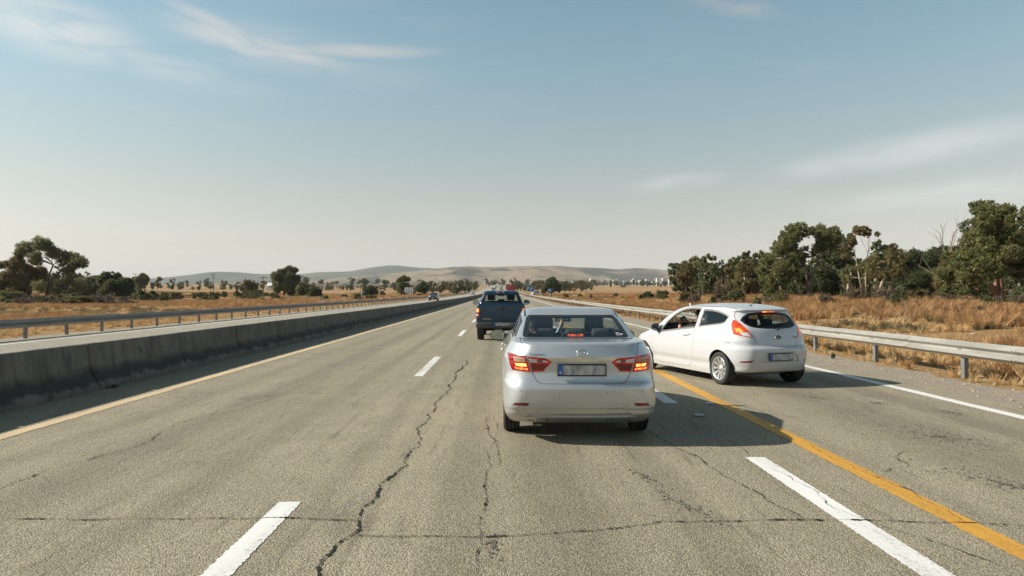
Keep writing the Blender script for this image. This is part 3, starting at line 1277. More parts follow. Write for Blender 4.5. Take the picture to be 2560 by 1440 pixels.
def take(bm, faces, name, mat, parent, off=0.0, skirt=0.012, delete=True, smooth=True):
    """lifts faces off the shell into an object of their own, keeping the shell's normals; its free edges get a return of depth skirt"""
    ly = bm.verts.layers.float_vector['n0']
    idx, V, N, F = {}, [], [], []
    ec = {}
    for f in faces:
        loop = []
        for v in f.verts:
            if v not in idx:
                idx[v] = len(V)
                n = Vector(v[ly])
                n = n.normalized() if n.length > 1e-6 else f.normal
                V.append(v.co + n * off)
                N.append(n)
            loop.append(idx[v])
        F.append(tuple(loop))
        for i in range(len(loop)):
            e = (loop[i], loop[(i + 1) % len(loop)])
            ec[(min(e), max(e))] = None if (min(e), max(e)) in ec else e
    if skirt > 0:
        for e in list(ec.values()):
            if e is None:
                continue
            a, b = e
            A, B = V[a], V[b]
            A2, B2 = A - N[a] * skirt, B - N[b] * skirt
            nn = (B - A).cross(N[a])
            nn = nn.normalized() if nn.length > 1e-9 else N[a]
            o = len(V)
            V += [A, B, B2, A2]
            N += [nn] * 4
            F.append((o + 1, o, o + 3, o + 2))
    me = mesh(name, V, F, mat, smooth)
    if smooth and len(V):
        me.normals_split_custom_set_from_vertices([tuple(n) for n in N])
    if delete:
        bmesh.ops.delete(bm, geom=list(faces), context='FACES_ONLY')
        loose = [e for e in bm.edges if not e.link_faces]
        bmesh.ops.delete(bm, geom=loose, context='EDGES')
        lv = [v for v in bm.verts if not v.link_edges]
        bmesh.ops.delete(bm, geom=lv, context='VERTS')
    return link(name, me, parent)


def panel(bm, poly, axis, side, name, mat, parent, gap=0.007, thr=0.02, lim=None, off=0.0, skirt=0.02):
    """a panel with an open joint all round it"""
    fs = cut_poly(bm, poly, axis, side, thr, lim)
    inner = inset_poly(poly, gap)
    fs2 = cut_poly(bm, inner, axis, side, thr, lim)
    a, b = AX[axis]
    o = take(bm, fs2, name, mat, parent, off, skirt)
    strip_ = [f for f in bm.faces if face_ok(f, axis, side, thr, lim) and in_poly((f.calc_center_median()[a], f.calc_center_median()[b]), poly)]
    bmesh.ops.delete(bm, geom=strip_, context='FACES_ONLY')
    return o


def remove_faces(bm, fs):
    bmesh.ops.delete(bm, geom=list(fs), context='FACES_ONLY')


def window(bm, poly, axis, side, name, parent, border=0.03, thr=0.02, lim=None, glass=None, frame_mat=None, depth=0.004, inner=None):
    """glass with a black printed border; the border is a sub-part"""
    cut_poly(bm, poly, axis, side, thr, lim)
    inner = inner or inset_poly(poly, border)
    fs_in = cut_poly(bm, inner, axis, side, thr, lim)
    a, b = AX[axis]
    g = take(bm, fs_in, name, glass, parent, -depth, 0.0)
    ring = [f for f in bm.faces if face_ok(f, axis, side, thr, lim) and in_poly((f.calc_center_median()[a], f.calc_center_median()[b]), poly)]
    take(bm, ring, 'frame', frame_mat, g, -depth, 0.014)
    return g


# ---------------------------------------------------------------- car materials
def car_paint(name, col, metal, rough, coat=1.0, dirt=0.35, flake=0.0):
    m, k, b, out = new_mat(name)
    tc = k.n('ShaderNodeTexCoord')
    p = tc.outputs['Object']
    n = k.noise(p, 3.0, 6, 0.65)
    f = k.noise(p, 60, 3, 0.6)
    _, _, z = k.sep(p)
    # road dust thrown up on the sills and bumpers
    low = k.math('MULTIPLY', k.ramp(k.math('ADD', z, k.math('MULTIPLY', k.math('SUBTRACT', n, 0.5), 0.25)), 0.25, 0.62, 1.0, 0.0), dirt)
    spots = k.math('MULTIPLY', k.ramp(f, 0.55, 0.75), 0.06)
    d = k.math('ADD', low, k.math('MULTIPLY', k.ramp(n, 0.4, 0.75), 0.07))
    d = k.math('ADD', d, spots, clamp=True)
    k.put(b.inputs['Base Color'], k.mix(d, col, (0.30, 0.25, 0.19)))
    b.inputs['Metallic'].default_value = metal
    k.put(b.inputs['Roughness'], k.math('ADD', k.math('MULTIPLY', d, 0.3), rough, clamp=True))
    b.inputs['Coat Weight'].default_value = coat
    k.put(b.inputs['Coat Roughness'], k.math('ADD', k.math('MULTIPLY', d, 0.5), 0.04, clamp=True))
    return m


def glass_mat(name, tint, ref=1.0):
    m, k, b, out = new_mat(name)
    k.t.nodes.remove(b)
    tr = k.n('ShaderNodeBsdfTransparent')
    k.put(tr.inputs[0], tint)
    gl = k.n('ShaderNodeBsdfGlossy')
    gl.inputs['Roughness'].default_value = 0.02
    k.put(gl.inputs['Color'], (ref, ref, ref))
    fr = k.n('ShaderNodeFresnel')
    ge = k.n('ShaderNodeNewGeometry')
    k.put(fr.inputs[0], k.math('ADD', 1.5, k.math('MULTIPLY', ge.outputs['Backfacing'], 1 / 1.5 - 1.5)))
    mx = k.n('ShaderNodeMixShader')
    k.t.links.new(fr.outputs[0], mx.inputs[0])
    k.t.links.new(tr.outputs[0], mx.inputs[1])
    k.t.links.new(gl.outputs[0], mx.inputs[2])
    k.t.links.new(mx.outputs[0], out.inputs[0])
    return m


M_SILVER = car_paint('silver_paint', (0.50, 0.52, 0.525), 0.55, 0.30, 1.0, 0.24)
M_CARWHITE = car_paint('white_paint', (0.485, 0.495, 0.515), 0.0, 0.28, 0.9, 0.22)
M_NAVY = car_paint('navy_paint', (0.003, 0.034, 0.080), 0.10, 0.28, 0.40, 0.06)
M_GLASS = glass_mat('window_glass', (0.62, 0.70, 0.68))
M_GLASS_DARK = glass_mat('dark_glass', (0.42, 0.49, 0.48))
M_GLASS_CLEAR = glass_mat('clear_glass', (0.86, 0.90, 0.88))
M_FRIT = simple_mat('black_trim', (0.012, 0.013, 0.014), 0.28)
M_BLACK = simple_mat('black_plastic', (0.018, 0.018, 0.018), 0.55)
M_PLASTIC = simple_mat('grey_plastic', (0.055, 0.055, 0.055), 0.6)
M_LINING = simple_mat('dark_lining', (0.035, 0.036, 0.037), 0.9)
M_HEADLINER = simple_mat('roof_lining', (0.30, 0.30, 0.28), 0.9)
M_SEAT = simple_mat('seat_cloth', (0.030, 0.033, 0.036), 0.85, vary=0.2, vscale=30)
M_SEATGREY = simple_mat('seat_grey', (0.085, 0.09, 0.09), 0.8, vary=0.15, vscale=30)
M_RUBBER = simple_mat('tyre_rubber', (0.022, 0.022, 0.022), 0.85, vary=0.3, vscale=14)
M_ALLOY = simple_mat('alloy', (0.62, 0.62, 0.61), 0.32, 0.85)
M_CHROME = simple_mat('chrome', (0.78, 0.78, 0.77), 0.10, 1.0)
M_MIRROR = simple_mat('mirror', (0.42, 0.50, 0.50), 0.02, 1.0)
M_UNDER = simple_mat('underbody', (0.020, 0.020, 0.020), 0.9)
M_EXH = simple_mat('exhaust_steel', (0.16, 0.14, 0.12), 0.5, 0.8)
M_SKIN = simple_mat('skin', (0.44, 0.25, 0.17), 0.5, vary=0.12, vscale=20)


def lens_mat(name, col, emit=0.0, ecol=None):
    m, k, b, out = new_mat(name)
    tc = k.n('ShaderNodeTexCoord')
    p = tc.outputs['Object']
    vor = k.n('ShaderNodeTexVoronoi')
    k.put(vor.inputs['Vector'], p)
    vor.inputs['Scale'].default_value = 70
    c = k.mix(k.ramp(vor.outputs['Distance'], 0.1, 0.6), col, tuple(a * 0.55 for a in col))
    k.put(b.inputs['Base Color'], c)
    b.inputs['Roughness'].default_value = 0.12
    b.inputs['Coat Weight'].default_value = 0.5
    if emit:
        v2 = k.noise(p, 16, 3, 0.6)
        k.put(b.inputs['Emission Color'], ecol)
        k.put(b.inputs['Emission Strength'], k.math('MULTIPLY', k.ramp(v2, 0.32, 0.68, 0.25, 1.5), emit))
    return m


M_LENS_RED = lens_mat('lens_red', (0.29, 0.004, 0.006), 0.10, (1.0, 0.02, 0.012))
M_LENS_DARKRED = lens_mat('lens_dark_red', (0.17, 0.006, 0.008))
M_LENS_CLEAR = lens_mat('lens_clear', (0.86, 0.86, 0.84))
M_LENS_GREY = lens_mat('lens_grey', (0.16, 0.15, 0.15))
M_LENS_AMBER = lens_mat('lens_amber', (0.52, 0.36, 0.25))
M_LENS_LIT = lens_mat('lens_lit', (0.75, 0.05, 0.02), 1.6, (1.0, 0.20, 0.05))
M_LENS_HOT = lens_mat('lens_hot', (0.9, 0.3, 0.1), 2.7, (1.0, 0.30, 0.06))
M_LENS_BRAKE = lens_mat('lens_brake', (0.75, 0.05, 0.02), 1.5, (1.0, 0.13, 0.03))
M_LENS_ORANGE = lens_mat('lens_orange', (0.50, 0.045, 0.010), 0.26, (1.0, 0.11, 0.02))
M_REFLECTOR_RED = lens_mat('reflector_red', (0.30, 0.012, 0.014))


def plate_mat(name, bands):
    """a number plate whose characters are blurred to soft grey smears"""
    m, k, b, out = new_mat(name)
    tc = k.n('ShaderNodeTexCoord')
    p = tc.outputs['Object']
    n = k.noise(k.mapv(p, (1.0, 1.0, 0.35), bands), 17, 2, 0.5)
    c = k.mix(k.ramp(n, 0.30, 0.70), (0.20, 0.205, 0.205), (0.46, 0.46, 0.45))
    k.put(b.inputs['Base Color'], c)
    b.inputs['Roughness'].default_value = 0.45
    return m


M_PLATE = plate_mat('plate_grey', (0, 0, 0))
M_PLATE2 = plate_mat('plate_grey_dim', (3, 1, 2))
M_EU = simple_mat('plate_blue', (0.015, 0.11, 0.42), 0.4)


def number_plate(parent, c, w, h, rotx=0.0, mat=None, glyph=True, roty=0.0):
    """frame, plate, blue band; faces -y"""
    f = MB().bbox((0, 0.006, 0), (w + 0.025, 0.018, h + 0.025), 0.008).build('number_plate', M_BLACK, parent, c)
    f.rotation_euler = (rotx, 0, roty)
    MB().box((0.024, -0.004, 0), (w - 0.052, 0.006, h - 0.006)).build('plate_face', mat or M_PLATE, f)
    bl = MB().box((-w / 2 + 0.024, -0.0045, 0), (0.044, 0.006, h - 0.006))
    bl.build('blue_band', M_EU, f)
    if glyph:
        g = MB()
        x0 = -w / 2 + 0.024
        for (dx, dz, sx, sz) in ((-0.008, -0.030, 0.004, 0.022), (0.008, -0.030, 0.004, 0.022), (0, -0.018, 0.018, 0.004), (0.002, -0.028, 0.010, 0.004)):
            g.box((x0 + dx, -0.0082, dz), (sx, 0.002, sz))
        g.build('band_mark', M_REFLW, f)
    return f


def wheel_meshes(r, w, rim_r, spokes, style='alloy'):
    """tyre, rim about the x axis; outer face at +x"""
    h = w / 2
    s = r - rim_r
    t = MB()
    prof = [(-h * 0.80, rim_r - 0.006), (-h * 0.96, rim_r + 0.01), (-h, rim_r + s * 0.40), (-h * 0.97, rim_r + s * 0.70), (-h * 0.86, r - 0.012), (-h * 0.72, r - 0.002)]
    for g in (-0.42, 0.0, 0.42):
        prof += [(h * (g - 0.07), r), (h * (g - 0.05), r - 0.007), (h * (g + 0.05), r - 0.007), (h * (g + 0.07), r)]
    prof += [(h * 0.72, r - 0.002), (h * 0.86, r - 0.012), (h * 0.97, rim_r + s * 0.70), (h, rim_r + s * 0.42), (h * 0.985, rim_r + s * 0.34), (h * 0.96, rim_r + 0.012), (h * 0.80, rim_r - 0.006)]
    t.lathe(prof, n=48)
    tm = t.mesh('tyre', M_RUBBER)
    m = MB()
    m.lathe([(h * 0.70, rim_r + 0.004), (h * 0.90, rim_r + 0.004), (h * 0.92, rim_r - 0.004), (h * 0.86, rim_r - 0.014), (h * 0.50, rim_r - 0.024), (-h * 0.8, rim_r - 0.030)], n=48)
    if style == 'alloy':
        m.lathe([(h * 0.30, 0.0005), (h * 0.66, 0.0005), (h * 0.66, 0.022), (h * 0.58, 0.030), (h * 0.55, 0.062), (h * 0.30, 0.070), (h * 0.10, 0.070)], n=24)
        for k in range(spokes):
            a0 = 2 * math.pi * k / spokes
            for da in (-0.085, 0.085):
                a1 = a0 + da
                v = []
                for (rr, ww, xx) in ((0.050, 0.016, h * 0.52), (rim_r * 0.55, 0.0155, h * 0.62), (rim_r - 0.010, 0.020, h * 0.74)):
                    aa = a0 + da * (0.35 + 0.65 * rr / rim_r)
                    c, s_ = math.cos(aa), math.sin(aa)
                    for (q, x) in ((-ww, xx - 0.03), (-ww * 0.62, xx), (ww * 0.62, xx), (ww, xx - 0.03)):
                        v.append((x, rr * c - q * s_, rr * s_ + q * c))
                f = []
                for i in range(2):
                    for j in range(3):
                        f.append((4 * i + j, 4 * i + j + 1, 4 * i + 5 + j, 4 * i + 4 + j))
                m.add(v, f)
    else:
        m.lathe([(h * 0.45, 0.0005), (h * 0.5, 0.05), (h * 0.35, rim_r * 0.6), (h * 0.5, rim_r - 0.02)], n=32)
    rm = m.mesh('rim', M_ALLOY)
    d = MB()
    d.lathe([(-h * 0.2, rim_r - 0.03), (h * 0.02, rim_r - 0.03), (h * 0.02, 0.001)], n=32)
    d.cur = 1
    d.lathe([(h * 0.03, 0.045), (h * 0.14, 0.045), (h * 0.14, rim_r * 0.74), (h * 0.03, rim_r * 0.74)], n=32)
    dm = d.mesh('brake_disc', [M_UNDER, M_EXH])
    return tm, rm, dm


def put_wheel(parent, meshes, loc, side, steer=0.0):
    tm, rm, dm = meshes
    t = link('wheel', tm, parent, loc)
    t.rotation_euler = (0, 0, (0 if side > 0 else math.pi) + steer)
    link('rim', rm, t)
    link('brake_disc', dm, t)
    return t


def arch_liner(parent, loc, r, w, side):
    m = MB()
    vs, fs = [], []
    n = 16
    for i in range(n + 1):
        a = math.pi * i / n
        for x in (0.0, -w):
            vs.append((side * x, r * math.cos(a), r * math.sin(a)))
    for i in range(n):
        fs.append((2 * i, 2 * i + 1, 2 * i + 3, 2 * i + 2))
    m.add(vs, fs)
    m.add([(-side * w, r * math.cos(math.pi * i / n), r * math.sin(math.pi * i / n)) for i in range(n + 1)], [tuple(range(n + 1))])
    return m.build('wheel_arch', M_UNDER, parent, loc)


def seat(parent, c, w=0.50, h=0.62, rake=0.22, mat=None, name='seat', head=True, headw=0.27):
    """seat cushion, back and head rest, facing +y"""
    s = MB()
    rot = Matrix.Rotation(rake, 3, 'X')
    s.bbox((0, 0.30, 0.0), (w, 0.52, 0.16), 0.06)
    s.bbox(rot @ Vector((0, 0, h / 2)), (w, 0.14, h), 0.065, rot)
    o = s.build(name, mat or M_SEAT, parent, c)
    if head:
        q = MB().bbox(rot @ Vector((0, -0.0, h + 0.115)), (headw, 0.10, 0.20), 0.05, rot)
        q.tube([rot @ Vector((-0.06, 0, h - 0.02)), rot @ Vector((-0.06, 0, h + 0.05))], 0.008, 6)
        q.tube([rot @ Vector((0.06, 0, h - 0.02)), rot @ Vector((0.06, 0, h + 0.05))], 0.008, 6)
        q.build('head_rest', mat or M_SEAT, o)
    return o
# key rows: z, rear y, front y, half width, rear corner x, rear corner y, front corner x, y, rear bow, front bow, rows
SEDAN_KEYS = [
    (0.200, 0.30, 4.15, 0.790, 0.20, 0.20, 0.40, 0.5, 0.08, 0.20, 3),
    (0.300, 0.085, 4.30, 0.832, 0.15, 0.20, 0.40, 0.5, 0.09, 0.20, 3),
    (0.330, 0.050, 4.34, 0.842, 0.16, 0.21, 0.40, 0.5, 0.09, 0.20, 3),
    (0.375, 0.036, 4.37, 0.850, 0.17, 0.23, 0.40, 0.5, 0.09, 0.20, 3),
    (0.395, 0.022, 4.38, 0.853, 0.18, 0.24, 0.40, 0.5, 0.09, 0.20, 4),
    (0.470, 0.006, 4.40, 0.860, 0.22, 0.30, 0.40, 0.5, 0.09, 0.20, 6),
    (0.600, 0.000, 4.40, 0.866, 0.28, 0.38, 0.40, 0.5, 0.09, 0.20, 4),
    (0.655, 0.012, 4.37, 0.868, 0.30, 0.40, 0.40, 0.5, 0.095, 0.20, 3),
    (0.690, 0.034, 4.34, 0.869, 0.31, 0.42, 0.40, 0.5, 0.10, 0.20, 5),
    (0.790, 0.050, 4.24, 0.870, 0.33, 0.46, 0.40, 0.5, 0.105, 0.20, 5),
    (0.895, 0.046, 4.08, 0.862, 0.33, 0.48, 0.40, 0.5, 0.11, 0.20, 3),
    (0.930, 0.030, 3.95, 0.853, 0.33, 0.50, 0.40, 0.5, 0.115, 0.20, 2),
    (0.955, 0.030, 3.80, 0.845, 0.33, 0.52, 0.40, 0.5, 0.12, 0.22, 4),
    (1.020, 0.044, 3.40, 0.815, 0.33, 0.54, 0.38, 0.5, 0.13, 0.25, 4),
    (1.070, 0.058, 3.18, 0.786, 0.31, 0.50, 0.34, 0.4, 0.15, 0.28, 2),
    (1.086, 0.070, 3.13, 0.776, 0.30, 0.46, 0.32, 0.4, 0.155, 0.28, 2),
    (1.098, 0.115, 3.10, 0.769, 0.28, 0.42, 0.30, 0.4, 0.15, 0.28, 3),
    (1.106, 0.250, 3.07, 0.759, 0.26, 0.36, 0.28, 0.4, 0.13, 0.28, 3),
    (1.112, 0.440, 3.05, 0.748, 0.24, 0.30, 0.26, 0.4, 0.10, 0.28, 3),
    (1.118, 0.600, 3.03, 0.738, 0.20, 0.28, 0.24, 0.4, 0.08, 0.28, 2),
    (1.140, 0.670, 2.97, 0.724, 0.16, 0.26, 0.20, 0.4, 0.07, 0.26, 5),
    (1.250, 0.960, 2.70, 0.682, 0.14, 0.26, 0.17, 0.36, 0.07, 0.24, 6),
    (1.345, 1.235, 2.44, 0.640, 0.13, 0.24, 0.16, 0.32, 0.07, 0.22, 3),
    (1.385, 1.340, 2.35, 0.618, 0.13, 0.22, 0.16, 0.28, 0.06, 0.20, 3),
    (1.415, 1.420, 2.29, 0.588, 0.14, 0.18, 0.16, 0.20, 0.05, 0.16, 3),
    (1.440, 1.510, 2.22, 0.520, 0.16, 0.14, 0.16, 0.16, 0.04, 0.12, 3),
    (1.456, 1.640, 2.12, 0.380, 0.14, 0.10, 0.12, 0.10, 0.03, 0.06, 2),
    (1.464, 1.800, 2.00, 0.120, 0.04, 0.03, 0.04, 0.03, 0.01, 0.01, 1),
]
SEDAN_POS, SEDAN_RZ = (0.860, 7.50, 0.0), R(-0.4)


def sedan_zmod(x, y, z):
    # bonnet lies lower than the boot
    z -= 0.10 * sstep(2.5, 4.3, y) * max(0.0, min(1.0, (z - 0.6) / 0.4)) * (1.0 if z < 1.12 else 0)
    # the roof runs on longer in the middle
    return x, y, z


HATCH_KEYS = [
    (0.165, 0.60, 3.70, 0.770, 0.34, 0.36, 0.40, 0.5, 0.08, 0.20, 2),
    (0.215, 0.40, 3.86, 0.785, 0.34, 0.36, 0.40, 0.5, 0.08, 0.20, 3),
    (0.272, 0.090, 4.00, 0.795, 0.34, 0.42, 0.42, 0.5, 0.10, 0.22, 3),
    (0.340, 0.045, 4.06, 0.795, 0.34, 0.46, 0.42, 0.55, 0.11, 0.22, 3),
    (0.400, 0.025, 4.10, 0.815, 0.34, 0.50, 0.42, 0.55, 0.12, 0.24, 3),
    (0.440, 0.018, 4.13, 0.828, 0.34, 0.52, 0.42, 0.55, 0.12, 0.24, 4),
    (0.560, 0.000, 4.15, 0.848, 0.35, 0.56, 0.42, 0.6, 0.13, 0.25, 4),
    (0.640, 0.000, 4.14, 0.855, 0.36, 0.58, 0.42, 0.6, 0.135, 0.25, 3),
    (0.690, 0.022, 4.12, 0.857, 0.36, 0.58, 0.42, 0.6, 0.14, 0.25, 2),
    (0.725, 0.066, 4.08, 0.857, 0.36, 0.58, 0.42, 0.6, 0.145, 0.25, 4),
    (0.800, 0.085, 3.98, 0.858, 0.35, 0.56, 0.42, 0.6, 0.15, 0.26, 2),
    (0.830, 0.092, 3.90, 0.850, 0.35, 0.56, 0.42, 0.6, 0.15, 0.26, 2),
    (0.850, 0.098, 3.84, 0.838, 0.35, 0.56, 0.42, 0.6, 0.15, 0.27, 4),
    (0.930, 0.120, 3.58, 0.812, 0.34, 0.54, 0.38, 0.55, 0.155, 0.28, 3),
    (0.975, 0.135, 3.40, 0.792, 0.33, 0.52, 0.34, 0.5, 0.155, 0.28, 3),
    (1.010, 0.150, 3.26, 0.774, 0.32, 0.50, 0.28, 0.45, 0.155, 0.28, 4),
    (1.110, 0.220, 3.10, 0.730, 0.30, 0.44, 0.22, 0.40, 0.15, 0.27, 5),
    (1.210, 0.310, 2.90, 0.688, 0.27, 0.38, 0.19, 0.36, 0.14, 0.26, 5),
    (1.300, 0.390, 2.68, 0.646, 0.23, 0.32, 0.18, 0.34, 0.13, 0.25, 2),
    (1.318, 0.378, 2.62, 0.637, 0.22, 0.30, 0.18, 0.34, 0.125, 0.25, 2),
    (1.338, 0.358, 2.55, 0.626, 0.21, 0.30, 0.18, 0.34, 0.12, 0.24, 2),
    (1.362, 0.390, 2.45, 0.612, 0.20, 0.30, 0.18, 0.32, 0.12, 0.23, 3),
    (1.392, 0.540, 2.28, 0.576, 0.20, 0.28, 0.18, 0.30, 0.11, 0.21, 3),
    (1.420, 0.760, 2.06, 0.496, 0.18, 0.22, 0.17, 0.26, 0.08, 0.17, 3),
    (1.442, 1.000, 1.82, 0.360, 0.14, 0.14, 0.14, 0.18, 0.05, 0.10, 3),
    (1.455, 1.250, 1.58, 0.150, 0.06, 0.05, 0.06, 0.06, 0.02, 0.03, 1),
]
HATCH_RZ = R(17.0)
HATCH_POS = (4.87, 12.20, 0.0)          # middle of the rear bumper


def hatch_zmod(x, y, z):
    # the waistline climbs to the rear, the bonnet falls to the front
    z -= 0.06 * sstep(2.4, 3.7, y) * max(0.0, min(1.0, (z - 0.5) / 0.4))
    return x, y, z
# ================================================================ people
def person(parent_loc, rz, joints, edges, hair_col, shirt_col, skin_faces, label, head_c, head_turn=0.0, name='person', sleeve=None):
    """joints: name -> (x, y, z, radius). One continuous body grown over the joints."""
    me = bpy.data.meshes.new('person')
    keys = list(joints)
    me.from_pydata([joints[k][:3] for k in keys], [(keys.index(a), keys.index(b)) for a, b in edges], [])
    tmp = bpy.data.objects.new('tmp_body', me)
    COL.objects.link(tmp)
    sk_ = tmp.modifiers.new('skin', 'SKIN')
    sk_.use_smooth_shade = True
    for i, k in enumerate(keys):
        v = me.skin_vertices[0].data[i]
        r = joints[k][3]
        v.radius = r if isinstance(r, tuple) else (r, r)
        v.use_root = (i == 0)
    sub = tmp.modifiers.new('sub', 'SUBSURF')
    sub.levels = 2
    sub.render_levels = 2
    dg = bpy.context.evaluated_depsgraph_get()
    ev = bpy.data.meshes.new_from_object(tmp.evaluated_get(dg))
    bpy.data.objects.remove(tmp)
    ev.name = 'person'
    shirt = simple_mat('shirt', shirt_col, 0.85, vary=0.15, vscale=25)
    ev.materials.clear()
    ev.materials.append(shirt)
    ev.materials.append(M_SKIN)
    for p in ev.polygons:
        p.use_smooth = True
        p.material_index = 1 if skin_faces(p.center) else 0
    # the head joins the neck inside the same mesh
    bm = bmesh.new()
    bm.from_mesh(ev)
    rot = Matrix.Rotation(head_turn, 3, 'Z')
    def addblob(c, r, seg=14, rings=10, fn=None):
        vs = []
        for i in range(rings + 1):
            th = math.pi * i / rings
            row = []
            for k in range(seg):
                ph = 2 * math.pi * k / seg
                v = Vector((r[0] * math.sin(th) * math.cos(ph), r[1] * math.sin(th) * math.sin(ph), r[2] * math.cos(th)))
                if fn:
                    v = fn(v)
                row.append(bm.verts.new(Vector(head_c) + rot @ (v + Vector(c))))
            vs.append(row)
        for i in range(rings):
            for k in range(seg):
                k2 = (k + 1) % seg
                f = bm.faces.new((vs[i][k], vs[i + 1][k], vs[i + 1][k2], vs[i][k2]))
                f.smooth = True
                f.material_index = 1
    def headshape(v):
        # jaw narrower than the skull, face flatter than the back
        t = max(0.0, -v.z) / 0.12
        v.x *= 1 - 0.28 * t
        v.y = v.y * (1 - 0.10 * t) + 0.018 * t
        return v
    addblob((0, 0, 0), (0.076, 0.098, 0.118), 18, 12, headshape)
    addblob((0, 0.100, -0.018), (0.014, 0.022, 0.026), 8, 6)          # nose
    addblob((0, 0.090, -0.062), (0.026, 0.010, 0.008), 8, 5)          # mouth
    for s_ in (-1, 1):
        addblob((s_ * 0.080, -0.005, -0.010), (0.010, 0.020, 0.033), 8, 6)   # ears
    bmesh.ops.remove_doubles(bm, verts=bm.verts, dist=1e-5)
    bm.to_mesh(ev)
    bm.free()
    o = link(name, ev, None, parent_loc, rz)
    tag(o, label, 'person')
    eyes = MB()
    for s_ in (-1, 1):
        eyes.blob(Vector(head_c) + rot @ Vector((s_ * 0.031, 0.086, 0.012)), (0.012, 0.010, 0.007), 8, 5)
    eyes.build('eyes', M_FRIT, o)
    # hair as a cap over the skull
    hm_ = MB()
    vs, fs = [], []
    seg, rings = 18, 10
    for i in range(rings + 1):
        th = math.pi * 0.62 * i / rings
        for k in range(seg):
            ph = 2 * math.pi * k / seg
            fr = max(0.0, math.sin(ph))
            t2 = th * (1 - 0.42 * fr)
            w = 1.0 + 0.03 * math.sin(5 * ph + 3 * th)
            v = Vector((0.083 * math.sin(t2) * math.cos(ph) * w, 0.105 * math.sin(t2) * math.sin(ph) * w - 0.006, 0.126 * math.cos(t2) * w))
            vs.append(Vector(head_c) + rot @ v)
    for i in range(rings):
        for k in range(seg):
            k2 = (k + 1) % seg
            fs.append((i * seg + k, (i + 1) * seg + k, (i + 1) * seg + k2, i * seg + k2))
    hm_.add(vs, fs, True)
    hm_.build('hair', simple_mat('hair', hair_col, 0.7, vary=0.3, vscale=60), o)
    return o


def finger_joints(J, E, wrist, palm, fdir, ndir, curl, tag_):
    """five fingers grown out of the palm: fdir along the fingers, ndir across the palm towards the thumb"""
    f, n = Vector(fdir).normalized(), Vector(ndir).normalized()
    c = f.cross(n).normalized() * curl
    P = Vector(palm)
    for i, (o, L) in enumerate(((0.030, 0.072), (0.010, 0.080), (-0.010, 0.075), (-0.029, 0.058))):
        b = P + n * o + f * 0.035
        m = b + f * L * 0.5 + c * L * 0.12
        e = m + (f * 0.65 + c * 0.8) * L * 0.5
        for k, (p, r) in enumerate(((b, 0.010), (m, 0.0090), (e, 0.0080))):
            J['%sf%d%d' % (tag_, i, k)] = (p.x, p.y, p.z, r)
        E += [(palm_key(tag_), '%sf%d0' % (tag_, i)), ('%sf%d0' % (tag_, i), '%sf%d1' % (tag_, i)), ('%sf%d1' % (tag_, i), '%sf%d2' % (tag_, i))]
    b = P + n * 0.036 - f * 0.01
    e = b + (n * 0.7 + f * 0.6) * 0.05 + c * 0.012
    J[tag_ + 't0'] = (b.x, b.y, b.z, 0.012)
    J[tag_ + 't1'] = (e.x, e.y, e.z, 0.009)
    E += [(palm_key(tag_), tag_ + 't0'), (tag_ + 't0', tag_ + 't1')]


def palm_key(t):
    return t + 'palm'


# ================================================================ shared small pieces
def wing_mirror(parent, c, side, body_mat, w=0.20, h=0.135, rim=None):
    """housing with a flat glass looking back, on a short stalk"""
    m = MB()
    vs, fs = [], []
    seg = 24
    rings = [(0.0, 0.96), (-0.012, 1.0), (0.02, 1.0), (0.05, 0.90), (0.078, 0.62), (0.092, 0.2)]
    for (y, s) in rings:
        for k in range(seg):
            a = 2 * math.pi * k / seg
            ca, sa = math.cos(a), math.sin(a)
            x = (abs(ca) ** 0.75) * (1 if ca > 0 else -1) * w / 2 * s
            z = (abs(sa) ** 0.75) * (1 if sa > 0 else -1) * h / 2 * s * (1.0 - 0.18 * side * ca)
            vs.append((x, y, z))
    for i in range(len(rings) - 1):
        for k in range(seg):
            k2 = (k + 1) % seg
            fs.append((i * seg + k, i * seg + k2, (i + 1) * seg + k2, (i + 1) * seg + k))
    fs.append(tuple((len(rings) - 1) * seg + k for k in range(seg)))
    m.add(vs, fs, True)
    m.tube([(-side * w * 0.30, 0.03, -h * 0.28), (-side * w * 0.70, 0.05, -h * 0.62)], [0.028, 0.034], 8)
    o = m.build('mirror', body_mat, parent, c)
    g = MB()
    vs = []
    for s, y in ((1.0, -0.0125), (0.90, -0.0135)):
        for k in range(seg):
            a = 2 * math.pi * k / seg
            ca, sa = math.cos(a), math.sin(a)
            vs.append(((abs(ca) ** 0.75) * (1 if ca > 0 else -1) * w / 2 * s, y, (abs(sa) ** 0.75) * (1 if sa > 0 else -1) * h / 2 * s * (1.0 - 0.18 * side * ca)))
    g.add(vs, [(k, (k + 1) % seg, seg + (k + 1) % seg, seg + k) for k in range(seg)])
    g.build('mirror_frame', M_BLACK, o)
    g = MB()
    g.add([(v[0], v[1] + 0.001, v[2]) for v in vs[seg:]], [tuple(range(seg))])
    q = g.build('mirror_glass', M_MIRROR, o)
    return o


def text_mesh(txt, size, depth, mat, shear=0.0):
    cu = bpy.data.curves.new('lettering', 'FONT')
    cu.body = txt
    cu.size = size
    cu.extrude = depth
    cu.shear = shear
    cu.resolution_u = 2
    cu.align_x = 'CENTER'
    o = bpy.data.objects.new('tmp_text', cu)
    COL.objects.link(o)
    dg = bpy.context.evaluated_depsgraph_get()
    me = bpy.data.meshes.new_from_object(o.evaluated_get(dg))
    bpy.data.objects.remove(o)
    me.name = 'lettering'
    me.materials.clear()
    me.materials.append(mat)
    return me


def put_text(txt, size, mat, parent, loc, rotz=0.0, tilt=0.0, shear=0.0, depth=0.0015):
    o = link('lettering', text_mesh(txt, size, depth, mat, shear), parent, loc)
    o.rotation_euler = (R(90) + tilt, 0, rotz)
    return o


